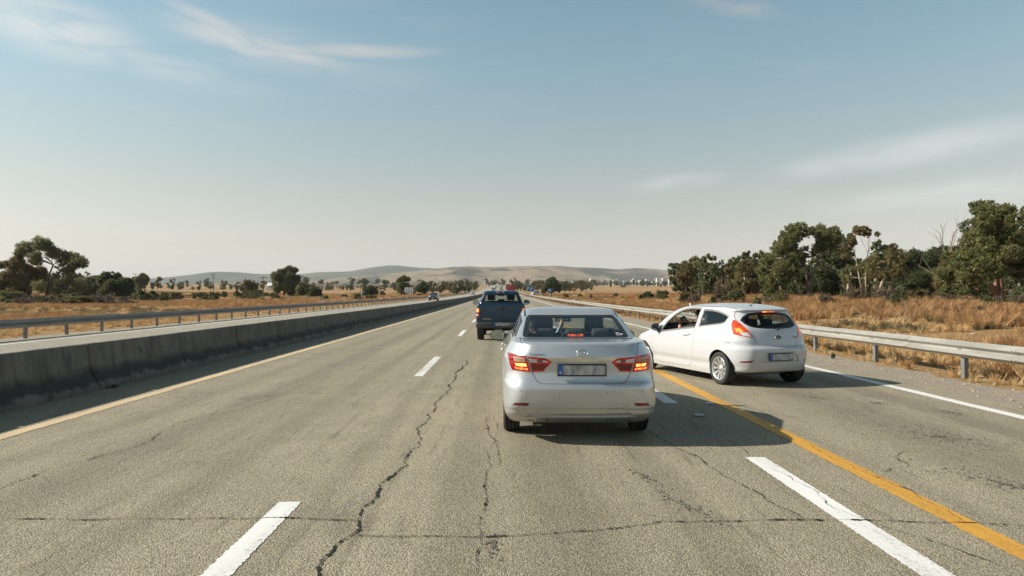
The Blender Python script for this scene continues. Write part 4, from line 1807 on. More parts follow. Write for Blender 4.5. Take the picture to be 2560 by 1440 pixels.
def lamp(bm, poly, subs, axis, side, name, parent, base_mat, thr=0.01, lim=None, off=0.004):
    """a lamp cluster lifted off the body: base lens plus its inner lenses as sub-parts"""
    cut_poly(bm, poly, axis, side, thr, lim)
    for (p, _, _) in subs:
        cut_poly(bm, p, axis, side, thr, lim)
    a, b = AX[axis]
    def inside(p, excl=()):
        r = []
        for f in bm.faces:
            if face_ok(f, axis, side, thr, lim):
                c = f.calc_center_median()
                q = (c[a], c[b])
                if in_poly(q, p) and not any(in_poly(q, e) for e in excl):
                    r.append(f)
        return r
    root = take(bm, inside(poly, [s[0] for s in subs]), name, base_mat, parent, off, 0.03)
    for (p, m, nm) in subs:
        fs = inside(p)
        if fs:
            take(bm, fs, nm, m, root, off + 0.0015, 0.01)
    return root


def lining(bm, parent, mat, off=-0.022):
    c = bm.copy()
    o = take(c, list(c.faces), 'interior_lining', mat, parent, off, 0.0, delete=False)
    c.free()
    return o


def circle_poly(cx, cy, r, n=28, squash=1.0):
    return [(cx + r * math.cos(2 * math.pi * k / n), cy + squash * r * math.sin(2 * math.pi * k / n)) for k in range(n)]


def shell_strip(bvh, xs_ys, width, mat, parent, name):
    """a thin strip laid on the roof along (x, y) points"""
    V = []
    for (x, y) in xs_ys:
        for s in (-1, 1):
            h = bvh.ray_cast(Vector((x + s * width / 2, y, 3)), Vector((0, 0, -1)))
            V.append((h[0] + h[1] * 0.004) if h[0] is not None else Vector((x, y, 1.3)))
    F = [(2 * i, 2 * i + 1, 2 * i + 3, 2 * i + 2) for i in range(len(xs_ys) - 1)]
    return link(name, mesh(name, V, F, mat, True), parent)


# ================================================================ the silver saloon ahead
def build_sedan():
    root = empty('car', SEDAN_POS, SEDAN_RZ, 'silver saloon car directly ahead with lit red tail lights', 'car')
    bm = shell_bm(SEDAN_KEYS, zmod=sedan_zmod)
    bvh0 = BVHTree.FromBMesh(bm)
    P = M_SILVER
    # windows
    rw = round_poly([(-0.632, 1.122), (0.632, 1.122), (0.602, 1.225), (0.556, 1.368), (-0.556, 1.368), (-0.602, 1.225)], [0.05, 0.05, 0.05, 0.05, 0.05, 0.05])
    g = window(bm, rw, 'y', -1, 'rear_window', root, 0.032, 0.02, -1.7, M_GLASS, M_FRIT, inner=round_poly([(-0.572, 1.137), (0.572, 1.137), (0.548, 1.225), (0.508, 1.346), (-0.508, 1.346), (-0.548, 1.225)], 0.03))
    ws = [(-0.60, 1.09), (0.60, 1.09), (0.535, 1.385), (-0.535, 1.385)]
    window(bm, ws, 'y', 1, 'windscreen', root, 0.03, 0.05, 1.9, M_GLASS_CLEAR, M_FRIT)
    for s in (-1, 1):
        window(bm, [(0.80, 1.126), (1.80, 1.126), (1.80, 1.376), (1.48, 1.366), (1.18, 1.29)], 'x', s, 'side_window', root, 0.022, 0.2, None, M_GLASS, M_FRIT)
        window(bm, [(1.88, 1.126), (2.84, 1.126), (2.42, 1.335), (2.22, 1.376), (1.88, 1.376)], 'x', s, 'side_window', root, 0.022, 0.2, None, M_GLASS_CLEAR, M_FRIT)
        remove_faces(bm, cut_poly(bm, circle_poly(0.90, 0.31, 0.335), 'x', s, 0.2))
        remove_faces(bm, cut_poly(bm, circle_poly(3.52, 0.31, 0.335), 'x', s, 0.2))
    lining(bm, root, M_LINING)
    # rear lamps, outer half on the wing, inner half on the lid
    for s in (-1, 1):
        def X(p):
            return p if s < 0 else mirror_poly(p)
        outer = X([(-0.604, 0.958), (-0.700, 0.965), (-0.798, 0.974), (-0.788, 0.912), (-0.772, 0.848), (-0.748, 0.797), (-0.640, 0.789), (-0.545, 0.785)])
        subs = [(X([(-0.612, 0.936), (-0.735, 0.944), (-0.728, 0.893), (-0.600, 0.888)]), M_LENS_AMBER, 'indicator_lens'),
                (X([(-0.598, 0.872), (-0.715, 0.874), (-0.704, 0.845), (-0.592, 0.842)]), M_LENS_HOT, 'brake_lens'),
                (X([(-0.582, 0.826), (-0.722, 0.832), (-0.712, 0.810), (-0.576, 0.803)]), M_LENS_LIT, 'tail_lens')]
        lamp(bm, outer, subs, 'y', -1, 'tail_light', root, M_LENS_RED, 0.01, -1.0)
    trunk = [(-0.662, 1.1195), (-0.650, 1.095), (-0.636, 1.075), (-0.597, 0.958), (-0.538, 0.785), (-0.500, 0.708), (-0.478, 0.680), (-0.445, 0.663), (-0.40, 0.659)]
    trunk = trunk + [(-x, z) for (x, z) in reversed(trunk)]
    for s in (-1, 1):
        def X(p):
            return p if s < 0 else mirror_poly(p)
        inner = X([(-0.584, 0.953), (-0.396, 0.936), (-0.320, 0.897), (-0.416, 0.791), (-0.527, 0.785)])
        subs = [(X([(-0.572, 0.930), (-0.480, 0.922), (-0.478, 0.889), (-0.562, 0.887)]), M_LENS_CLEAR, 'reversing_lens'),
                (X([(-0.476, 0.922), (-0.425, 0.917), (-0.424, 0.889), (-0.474, 0.889)]), M_LENS_GREY, 'reversing_lens'),
                (X([(-0.421, 0.917), (-0.392, 0.914), (-0.352, 0.893), (-0.420, 0.889)]), M_LENS_CLEAR, 'reversing_lens'),
                (X([(-0.550, 0.868), (-0.366, 0.868), (-0.424, 0.805), (-0.532, 0.800)]), M_LENS_DARKRED, 'tail_lens')]
        lamp(bm, inner, subs, 'y', -1, 'tail_light', root, M_LENS_RED, 0.01, -1.0)
    strip_ = take(bm, cut_poly(bm, [(-0.372, 0.941), (0.372, 0.941), (0.330, 0.903), (-0.330, 0.903)], 'y', -1, 0.01, -1.0), 'trim_strip', M_CHROME2, root, 0.010, 0.03)
    lid = panel(bm, trunk, 'y', -1, 'boot_lid', P, root, 0.0065, 0.004, -1.2)
    # bumper: a trapezoid panel sunk into it, a towing cap, reflectors, parking sensors
    val = [(-0.615, 0.290), (-0.560, 0.325), (-0.500, 0.368), (-0.440, 0.408), (0.440, 0.408), (0.500, 0.368), (0.560, 0.325), (0.615, 0.290), (0.55, 0.286), (-0.55, 0.286)]
    take(bm, cut_poly(bm, val, 'y', -1, 0.01, -1.0), 'valance', P, root, -0.016, -0.03)
    for s in (-1, 1):
        rf = [(-0.752, 0.420), (-0.715, 0.452), (-0.566, 0.456), (-0.580, 0.420)]
        take(bm, cut_poly(bm, rf if s < 0 else mirror_poly(rf), 'y', -1, 0.01, -1.0), 'reflector', M_REFLECTOR_RED, root, -0.004, 0.01)
    panel(bm, round_poly([(0.442, 0.402), (0.496, 0.402), (0.496, 0.449), (0.442, 0.449)], 0.008), 'y', -1, 'towing_cap', P, root, 0.003, 0.01, -1.0)
    fs = [f for f in bm.faces if (lambda c: c.z < 0.660 and c.y < 0.62)(f.calc_center_median())]
    bump = take(bm, fs, 'bumper', P, root, 0.002, 0.03)
    for (x, z) in ((-0.655, 0.584), (-0.254, 0.572), (0.261, 0.572), (0.655, 0.590)):
        h = bvh0.ray_cast(Vector((x, -1, z)), Vector((0, 1, 0)))
        q = MB().lathe([(0.0, 0.013), (-0.004, 0.013), (-0.004, 0.010), (-0.003, 0.009), (-0.003, 0.001)], (0, 0, 0), 'y', 16).build('parking_sensor', M_SENSOR, bump, h[0])
        q.rotation_euler = (0, 0, math.atan2(-h[1].x, -h[1].y) * -1)
    # doors
    for s in (-1, 1):
        panel(bm, [(1.16, 0.34), (1.84, 0.34), (1.84, 1.118), (0.86, 1.118), (0.80, 0.98), (0.90, 0.80), (1.12, 0.62)], 'x', s, 'door', P, root, 0.006, 0.2)
        panel(bm, [(1.85, 0.34), (2.95, 0.34), (2.98, 0.80), (2.84, 1.118), (1.85, 1.118)], 'x', s, 'door', P, root, 0.006, 0.2)
    take(bm, list(bm.faces), 'body', P, root, 0.0, 0.02)
    for s in (-1, 1):
        m = MB()
        for (yy, zz) in ((1.02, 0.955), (2.10, 0.94)):
            m.tube([(s * 0.852, yy, zz), (s * 0.872, yy + 0.03, zz + 0.002), (s * 0.872, yy + 0.15, zz + 0.002), (s * 0.858, yy + 0.18, zz)], 0.011, 8)
        m.build('door_handle', P, root)
        shell_strip(bvh0, [(s * lerp(0.578, 0.572, i / 14), lerp(1.33, 2.36, i / 14)) for i in range(15)], 0.018, M_FRIT, root, 'roof_strip')
        wing_mirror(root, (s * 0.945, 2.72, 1.035), s, P if s > 0 else P, 0.215, 0.150)
    # badge: an oval ring with a slanting H
    b = MB()
    n = 32
    pts = [(0.056 * math.cos(2 * math.pi * i / n), 0, 0.037 * math.sin(2 * math.pi * i / n)) for i in range(n + 1)]
    b.tube(pts, 0.0055, 8, caps=False)
    for x0 in (-0.022, 0.022):
        b.tube([(x0 - 0.008, 0, -0.027), (x0 + 0.008, 0, 0.027)], 0.0055, 6)
    b.tube([(-0.022, 0, -0.004), (0, 0, 0.004), (0.022, 0, -0.001)], 0.005, 6)
    q = b.build('emblem', M_CHROME, root, (0.004, 0.022, 0.996))
    q.rotation_euler = (R(-10), 0, 0)
    put_text('Curonst', 0.046, M_SCRIPT, root, (-0.500, 0.060, 0.964), R(-11), R(-8), 0.30)
    put_text('aa', 0.046, M_SCRIPTBLUE, root, (-0.412, 0.043, 0.964), R(-9), R(-8), 0.1)
    number_plate(root, (0, 0.030, 0.810), 0.506, 0.106, R(-3), M_PLATE)
    # underside, exhaust, wheels
    m = MB()
    m.bbox((0, 0.75, 0.30), (1.20, 1.0, 0.16), 0.04)
    m.box((0, 2.2, 0.28), (1.44, 2.6, 0.10))
    m.tube([(-0.70, 0.92, 0.30), (0.70, 0.92, 0.30)], 0.045, 8)
    m.build('underbody', M_UNDER, root)
    m = MB()
    m.tube([(-0.36, 0.62, 0.265), (-0.36, 0.22, 0.250)], [0.024, 0.024], 12)
    m.bbox((-0.05, 0.50, 0.255), (0.75, 0.28, 0.14), 0.05)
    m.build('exhaust', M_UNDER, root)
    ws_ = wheel_meshes(0.305, 0.195, 0.195, 8)
    for s in (-1, 1):
        for yy in (0.90, 3.52):
            put_wheel(root, ws_, (s * 0.752, yy, 0.305), s)
            arch_liner(root, (s * 0.84, yy, 0.31), 0.338, 0.30, s)
    # inside
    fl = MB()
    fl.box((0, 1.9, 0.46), (1.40, 2.6, 0.06))
    fl.bbox((0, 0.86, 1.075), (1.26, 0.52, 0.03), 0.01)
    fl.build('parcel_shelf', M_PLASTIC, root)
    b = MB().prism([(-0.19, 1.09), (0.19, 1.09), (0.125, 1.162), (-0.125, 1.162)], 'y', 0.765, 0.90).build('brake_light', M_BLACK, root)
    q = MB()
    for i in range(7):
        for zz in (1.137, 1.151):
            q.bbox((-0.078 + 0.026 * i, 0.762, zz), (0.0215, 0.012, 0.0115), 0.003)
    q.build('bulb', M_LENS_BRAKE, b)
    m = MB()
    for x in (-0.36, 0.36):
        pass
    bench = MB()
    bench.bbox((0, 1.10, 0.88), (1.26, 0.16, 0.46), 0.06)
    bench = bench.build('rear_seat', M_SEATGREY, root)
    for x in (-0.34, 0.02, 0.345):
        w = 0.225
        q = MB().bbox((x, 1.10, 1.155), (w, 0.11, 0.105 if x != 0.02 else 0.085), 0.035)
        q.build('head_rest', M_SEATGREY, bench)
    for x in (-0.315, 0.355):
        seat(root, (x, 2.02, 0.56), 0.50, 0.56, 0.20, M_SEAT, 'front_seat', True, 0.25)
    d = MB().bbox((0, 2.92, 0.95), (1.40, 0.36, 0.22), 0.07)
    d.bbox((-0.36, 2.78, 1.055), (0.36, 0.16, 0.08), 0.03)
    d.build('dashboard', M_PLASTIC, root)
    sw = MB()
    pts = [(0.185 * math.cos(2 * math.pi * i / 24), 0.07 * math.sin(2 * math.pi * i / 24), 0.17 * math.sin(2 * math.pi * i / 24)) for i in range(25)]
    sw.tube(pts, 0.014, 6, caps=False)
    sw.tube([(-0.18, 0, 0), (0.18, 0, 0)], 0.014, 6)
    sw.build('steering_wheel', M_BLACK, root, (-0.36, 2.62, 0.95))
    m = MB().bbox((-0.01, 2.46, 1.268), (0.235, 0.03, 0.065), 0.014)
    m.tube([(-0.01, 2.47, 1.30), (-0.01, 2.43, 1.36)], 0.012, 6)
    m = m.build('rear_view_mirror', M_BLACK, root)
    q = MB().bbox((-0.01, 2.4435, 1.268), (0.215, 0.004, 0.05), 0.002).build('mirror_glass', M_MIRROR, m)
    # stickers in the corner of the rear window
    st = MB()
    for (x, z, w, h) in ((0.50, 1.168, 0.045, 0.012), (0.545, 1.160, 0.03, 0.010), (0.515, 1.150, 0.07, 0.007)):
        yy = 0.665 + (z - 1.14) * 2.64 + 0.05
        st.box((x, yy, z), (w, 0.002, h), Matrix.Rotation(R(-66), 3, 'X'))
    st.build('sticker', M_REFLW, g)
    return root, bvh0


M_CHROME2 = simple_mat('satin_trim', (0.72, 0.73, 0.73), 0.16, 0.9)
M_SENSOR = simple_mat('sensor_grey', (0.40, 0.40, 0.40), 0.4, 0.4)
M_SCRIPT = simple_mat('script_dark', (0.05, 0.08, 0.12), 0.3, 0.5)
M_SCRIPTBLUE = simple_mat('script_blue', (0.10, 0.28, 0.45), 0.3, 0.2)
SEDAN, SEDAN_BVH = build_sedan()


def sedan_driver():
    J = {'pelvis': (-0.36, 2.10, 0.66, (0.15, 0.11)), 'belly': (-0.365, 2.08, 0.80, (0.15, 0.105)), 'chest': (-0.375, 2.10, 0.96, (0.16, 0.10)),
         'neck0': (-0.41, 2.11, 1.06, 0.062), 'neck1': (-0.438, 2.12, 1.115, 0.054),
         'sh_r': (-0.21, 2.12, 1.03, 0.062), 'el_r': (-0.10, 2.28, 1.045, 0.046), 'fa_r': (-0.065, 2.36, 1.125, 0.039), 'wr_r': (-0.035, 2.405, 1.195, 0.028), 'rpalm': (-0.025, 2.425, 1.235, (0.034, 0.018)),
         'sh_l': (-0.555, 2.12, 1.03, 0.062), 'el_l': (-0.59, 2.30, 0.86, 0.046), 'wr_l': (-0.48, 2.52, 0.96, 0.030), 'lpalm': (-0.455, 2.565, 0.985, (0.032, 0.02)),
         'hip_r': (-0.27, 2.22, 0.62, 0.085), 'kn_r': (-0.26, 2.58, 0.66, 0.062), 'an_r': (-0.25, 2.86, 0.54, 0.045),
         'hip_l': (-0.45, 2.22, 0.62, 0.085), 'kn_l': (-0.46, 2.58, 0.66, 0.062), 'an_l': (-0.46, 2.86, 0.54, 0.045)}
    E = [('pelvis', 'belly'), ('belly', 'chest'), ('chest', 'neck0'), ('neck0', 'neck1'), ('chest', 'sh_r'), ('sh_r', 'el_r'), ('el_r', 'fa_r'), ('fa_r', 'wr_r'), ('wr_r', 'rpalm'),
         ('chest', 'sh_l'), ('sh_l', 'el_l'), ('el_l', 'wr_l'), ('wr_l', 'lpalm'), ('pelvis', 'hip_r'), ('hip_r', 'kn_r'), ('kn_r', 'an_r'), ('pelvis', 'hip_l'), ('hip_l', 'kn_l'), ('kn_l', 'an_l')]
    finger_joints(J, E, None, (-0.025, 2.425, 1.235), (0.1, 0.25, 0.9), (-0.95, 0.0, 0.1), 0.8, 'r')
    finger_joints(J, E, None, (-0.455, 2.565, 0.985), (0.3, 0.8, 0.35), (0.3, -0.4, 0.85), 0.9, 'l')
    def skin(c):
        return c.z > 1.085 and c.x < -0.30 or (c.x > -0.075 and c.z > 1.13) or (c.y > 2.46 and c.z > 0.9)
    return person(SEDAN_POS, SEDAN_RZ, J, E, (0.05, 0.045, 0.04), (0.34, 0.45, 0.55), skin,
                  'driver in pale blue shirt reaching up to the mirror inside the silver saloon', (-0.448, 2.130, 1.215), R(14))


sedan_driver()
# ================================================================ the white hatchback pulling across
M_FRAME = simple_mat('window_frame_grey', (0.16, 0.15, 0.14), 0.45)
M_EMBLEM_DARK = simple_mat('emblem_dark', (0.03, 0.035, 0.045), 0.2, 0.3)


def build_hatch():
    root = empty('car', HATCH_POS, HATCH_RZ, 'white three-door hatchback turning out of its lane towards the yellow line', 'car')
    bm = shell_bm(HATCH_KEYS, zmod=hatch_zmod, side_k=0.06)
    bvh0 = BVHTree.FromBMesh(bm)
    P = M_CARWHITE
    lid_lim = -1.2
    rg = [(-0.560, 1.165), (-0.500, 1.226), (-0.430, 1.262), (-0.350, 1.287), (-0.20, 1.304), (0, 1.309)]
    rg = rg + [(-x, z) for (x, z) in reversed(rg[:-1])]
    lo = [(0.535, 1.105), (0.475, 1.060), (0.36, 1.031), (0.18, 1.018), (0, 1.014)]
    rg = rg + lo + [(-x, z) for (x, z) in reversed(lo[:-1])]
    g = window(bm, rg, 'y', -1, 'rear_window', root, 0.030, 0.01, lid_lim, M_GLASS_DARK, M_FRIT)
    window(bm, [(-0.62, 1.00), (0.62, 1.00), (0.50, 1.375), (-0.50, 1.375)], 'y', 1, 'windscreen', root, 0.03, 0.03, 1.9, M_GLASS_CLEAR, M_FRIT)
    dw = [(2.640, 0.882), (2.640, 0.940), (2.545, 1.060), (2.357, 1.196), (2.230, 1.258), (2.113, 1.300), (1.96, 1.328), (1.800, 1.340), (1.525, 1.338), (1.507, 1.014), (2.028, 0.953)]
    qw = [(1.379, 1.016), (1.399, 1.335), (1.172, 1.335), (0.910, 1.309), (0.700, 1.265), (0.590, 1.231), (0.632, 1.130), (0.672, 1.106), (0.732, 1.090), (1.040, 1.054)]
    for s in (-1, 1):
        ofr = inset_poly(dw, -0.030)
        cut_poly(bm, ofr, 'x', s, 0.15)
        fs = cut_poly(bm, dw, 'x', s, 0.15)
        if s < 0:
            remove_faces(bm, fs)                      # the driver's window is wound down
        else:
            take(bm, fs, 'side_window', M_GLASS_CLEAR, root, -0.006, 0)
        ring = [f for f in bm.faces if face_ok(f, 'x', s, 0.15, None) and in_poly((f.calc_center_median().y, f.calc_center_median().z), ofr)]
        take(bm, ring, 'window_frame', M_FRAME, root, -0.004, 0.03)
        oq = inset_poly(qw, -0.012)
        window(bm, oq, 'x', s, 'quarter_window', root, 0.030, 0.15, None, M_GLASS, M_FRAME)
        # mirror corner in black
        take(bm, cut_poly(bm, [(2.675, 0.885), (3.00, 0.872), (2.90, 0.945), (2.675, 1.000)], 'x', s, 0.15), 'mirror_corner', M_FRIT, root, -0.002, 0.01)
        remove_faces(bm, cut_poly(bm, circle_poly(0.66, 0.295, 0.338), 'x', s, 0.12))
        remove_faces(bm, cut_poly(bm, circle_poly(3.40, 0.295, 0.338), 'x', s, 0.12))
    lining(bm, root, M_LINING)
    for s in (-1, 1):
        def X(p):
            return p if s < 0 else mirror_poly(p)
        li = X([(-0.690, 1.040), (-0.676, 1.085), (-0.656, 1.125), (-0.620, 1.176), (-0.606, 1.152), (-0.546, 1.021), (-0.500, 0.941), (-0.474, 0.868), (-0.535, 0.874), (-0.600, 0.886), (-0.712, 0.921), (-0.708, 0.974)])
        subs = [(X([(-0.645, 0.951), (-0.535, 0.955), (-0.492, 0.878), (-0.600, 0.895), (-0.632, 0.919)]), M_LENS_CLEAR, 'reversing_lens'),
                (X([(-0.672, 1.020), (-0.625, 1.030), (-0.590, 0.965), (-0.668, 0.960)]), M_LENS_ORANGE2, 'brake_lens')]
        lamp(bm, li, subs, 'y', -1, 'tail_light', root, M_LENS_ORANGE, 0.004, -1.2, 0.006)
    tg = [(-0.540, 1.333), (-0.592, 1.248), (-0.606, 1.185), (-0.596, 1.150), (-0.538, 1.021), (-0.490, 0.941), (-0.462, 0.861), (-0.392, 0.722), (-0.372, 0.706), (-0.335, 0.699)]
    tg = tg + [(-x, z) for (x, z) in reversed(tg)]
    lid = panel(bm, tg, 'y', -1, 'tailgate', P, root, 0.0065, 0.004, lid_lim)
    # the bumper: plate recess and reflectors
    for s in (-1, 1):
        rf = [(-0.700, 0.447), (-0.690, 0.455), (-0.600, 0.468), (-0.510, 0.484), (-0.553, 0.434), (-0.677, 0.427)]
        take(bm, cut_poly(bm, rf if s < 0 else mirror_poly(rf), 'y', -1, 0.01, lid_lim), 'reflector', M_REFLECTOR_RED, root, -0.003, 0.01)
    rc = [(-0.405, 0.440), (-0.395, 0.480), (-0.335, 0.570), (-0.262, 0.622), (0.262, 0.622), (0.335, 0.570), (0.395, 0.480), (0.405, 0.440)]
    take(bm, cut_poly(bm, rc, 'y', -1, 0.01, lid_lim), 'plate_recess', P, root, -0.020, -0.028)
    fs = [f for f in bm.faces if (lambda c: c.y < 0.62 and c.z < 0.700 and c.z - 0.29 < (0.62 - c.y) * 1.6 + 0.30)(f.calc_center_median())]
    bump = take(bm, fs, 'bumper', P, root, 0.001, 0.03)
    for s in (-1, 1):
        dp = [(3.03, 0.868), (3.04, 0.68), (3.045, 0.60), (3.02, 0.45), (3.00, 0.31), (2.95, 0.245), (2.86, 0.222), (1.76, 0.226), (1.66, 0.240), (1.60, 0.280), (1.555, 0.360), (1.47, 0.60), (1.415, 0.777), (1.425, 0.87), (1.462, 0.972), (1.47, 0.986), (2.02, 0.922), (2.65, 0.850)]
        panel(bm, dp, 'x', s, 'door', P, root, 0.006, 0.15)
    panel(bm, circle_poly(0.44, 0.838, 0.074, 24, 0.98), 'x', -1, 'fuel_flap', P, root, 0.004, 0.1)
    take(bm, list(bm.faces), 'body', P, root, 0.0, 0.025)
    # black roof joints, handles, mirrors
    for s in (-1, 1):
        shell_strip(bvh0, [(s * lerp(0.535, 0.572, min(1, i / 6)), lerp(0.52, 2.36, i / 18)) for i in range(19)], 0.010, M_FRIT, root, 'roof_strip')
        hb = bvh0.ray_cast(Vector((s * 2, 1.69, 0.846)), Vector((-s, 0, 0)))[0]
        m = MB()
        m.tube([(hb.x - s * 0.01, 1.81, 0.836), (hb.x + s * 0.022, 1.78, 0.838), (hb.x + s * 0.026, 1.66, 0.850), (hb.x - s * 0.004, 1.575, 0.856)], [0.012, 0.015, 0.016, 0.014], 8)
        h = m.build('door_handle', P, root)
        MB().blob((hb.x + s * 0.004, 1.61, 0.866), (0.01, 0.016, 0.012), 10, 6).build('keyhole', M_CHROME, h)
        wing_mirror(root, (s * 0.925, 2.73, 0.945), s, M_BLACK, 0.165, 0.155)
    # aerial, wiper, badges, third brake light
    a = MB().blob((-0.10, 0.72, 1.418), (0.018, 0.035, 0.014), 10, 6)
    a.tube([(-0.10, 0.71, 1.42), (-0.10, 0.50, 1.545)], [0.005, 0.0025], 6)
    a.build('aerial', M_BLACK, root)
    w = MB()
    w.blob((0.03, 0.135, 1.006), (0.022, 0.02, 0.022), 10, 6)
    w.tube([(0.03, 0.125, 1.008), (0.12, 0.150, 1.040), (0.24, 0.185, 1.062), (0.39, 0.235, 1.068)], [0.010, 0.008, 0.006, 0.005], 6)
    w.build('wiper', M_BLACK, root)
    b = MB()
    b.lathe([(0.0, 0.001), (-0.010, 0.001), (-0.010, 0.050), (-0.006, 0.062), (0.0, 0.064)], n=32, axis='y')
    b.v = [(x * 1.05, y, z * 0.62) for (x, y, z) in b.v]
    e = b.build('emblem', M_EMBLEM_DARK, root, (0.006, 0.093, 0.871))
    e.rotation_euler = (R(-16), 0, 0)
    r = MB()
    pts = [(0.062 * math.cos(2 * math.pi * i / 32), -0.008, 0.036 * math.sin(2 * math.pi * i / 32)) for i in range(33)]
    r.tube(pts, 0.004, 6, caps=False)
    r.tube([(-0.034, -0.011, -0.004), (-0.01, -0.011, 0.006), (0.012, -0.011, -0.004), (0.034, -0.011, 0.006)], 0.0035, 6)
    r.build('emblem_ring', M_CHROME, e)
    put_text('Zivata', 0.040, M_SCRIPT, root, (0.385, 0.127, 0.858), R(12), R(-16), 0.15)
    bl = MB().bbox((0, 0.366, 1.3105), (0.27, 0.03, 0.022), 0.006).build('brake_light', M_LENS_ORANGE, root)
    q = MB()
    for i in range(10):
        q.box((-0.112 + 0.025 * i, 0.350, 1.3105), (0.018, 0.004, 0.010))
    q.build('bulb', M_LENS_HOT2, bl)
    number_plate(root, (0, 0.000, 0.533), 0.47, 0.112, R(-4), M_PLATE2, glyph=False)
    # underside, exhaust, wheels
    m = MB()
    m.bbox((0, 0.85, 0.27), (1.15, 0.9, 0.12), 0.04)
    m.box((0, 2.2, 0.235), (1.40, 2.5, 0.08))
    m.tube([(-0.68, 0.66, 0.27), (0.68, 0.66, 0.27)], 0.045, 8)
    m.build('underbody', M_UNDER, root)
    MB().tube([(-0.20, 0.45, 0.245), (-0.20, 0.085, 0.262)], [0.028, 0.028], 12).build('exhaust', M_EXH, root)
    ws_ = wheel_meshes(0.294, 0.195, 0.206, 10)
    for s in (-1, 1):
        for yy in (0.66, 3.40):
            put_wheel(root, ws_, (s * 0.728, yy, 0.294), s, R(9) if yy > 2 else 0.0)
            arch_liner(root, (s * 0.755, yy, 0.295), 0.342, 0.26, s)
    # inside
    fl = MB().box((0, 1.9, 0.42), (1.34, 2.4, 0.06)).build('cabin_floor', M_LINING, root)
    for x in (-0.36, 0.36):
        seat(root, (x, 1.74, 0.52), 0.50, 0.58, 0.24, M_SEAT, 'front_seat', True, 0.26)
    bench = MB().bbox((0, 0.98, 0.80), (1.22, 0.16, 0.50), 0.06, Matrix.Rotation(0.2, 3, 'X')).bbox((0, 1.30, 0.56), (1.22, 0.5, 0.16), 0.05).build('rear_seat', M_SEATGREY, root)
    for x in (-0.33, 0.05, 0.38):
        MB().bbox((x, 0.90, 1.10), (0.23, 0.10, 0.13), 0.04).build('head_rest', M_SEATGREY if x < 0 else M_SEAT, bench)
    MB().bbox((0, 0.60, 0.985), (1.08, 0.50, 0.025), 0.008).build('parcel_shelf', M_PLASTIC, root)
    d = MB().bbox((0, 2.95, 0.83), (1.36, 0.56, 0.22), 0.08)
    d.bbox((-0.36, 2.72, 0.93), (0.36, 0.18, 0.08), 0.03)
    d.build('dashboard', M_PLASTIC, root)
    sw = MB()
    pts = [(0.185 * math.cos(2 * math.pi * i / 24), 0.09 * math.sin(2 * math.pi * i / 24), 0.165 * math.sin(2 * math.pi * i / 24)) for i in range(25)]
    sw.tube(pts, 0.014, 6, caps=False)
    sw.tube([(-0.18, 0, 0), (0.18, 0, 0)], 0.014, 6)
    sw.build('steering_wheel', M_SEATGREY, root, (-0.36, 2.58, 0.87))
    m = MB().bbox((0.0, 2.42, 1.235), (0.22, 0.03, 0.06), 0.012)
    m.tube([(0, 2.43, 1.26), (0, 2.45, 1.33)], 0.01, 6)
    m.build('rear_view_mirror', M_BLACK, root)
    return root, bvh0


M_LENS_ORANGE2 = lens_mat('lens_orange_lit', (0.85, 0.22, 0.05), 0.95, (1.0, 0.30, 0.05))
M_LENS_HOT2 = lens_mat('lens_orange_hot', (0.9, 0.25, 0.05), 2.2, (1.0, 0.30, 0.05))
HATCH, HATCH_BVH = build_hatch()


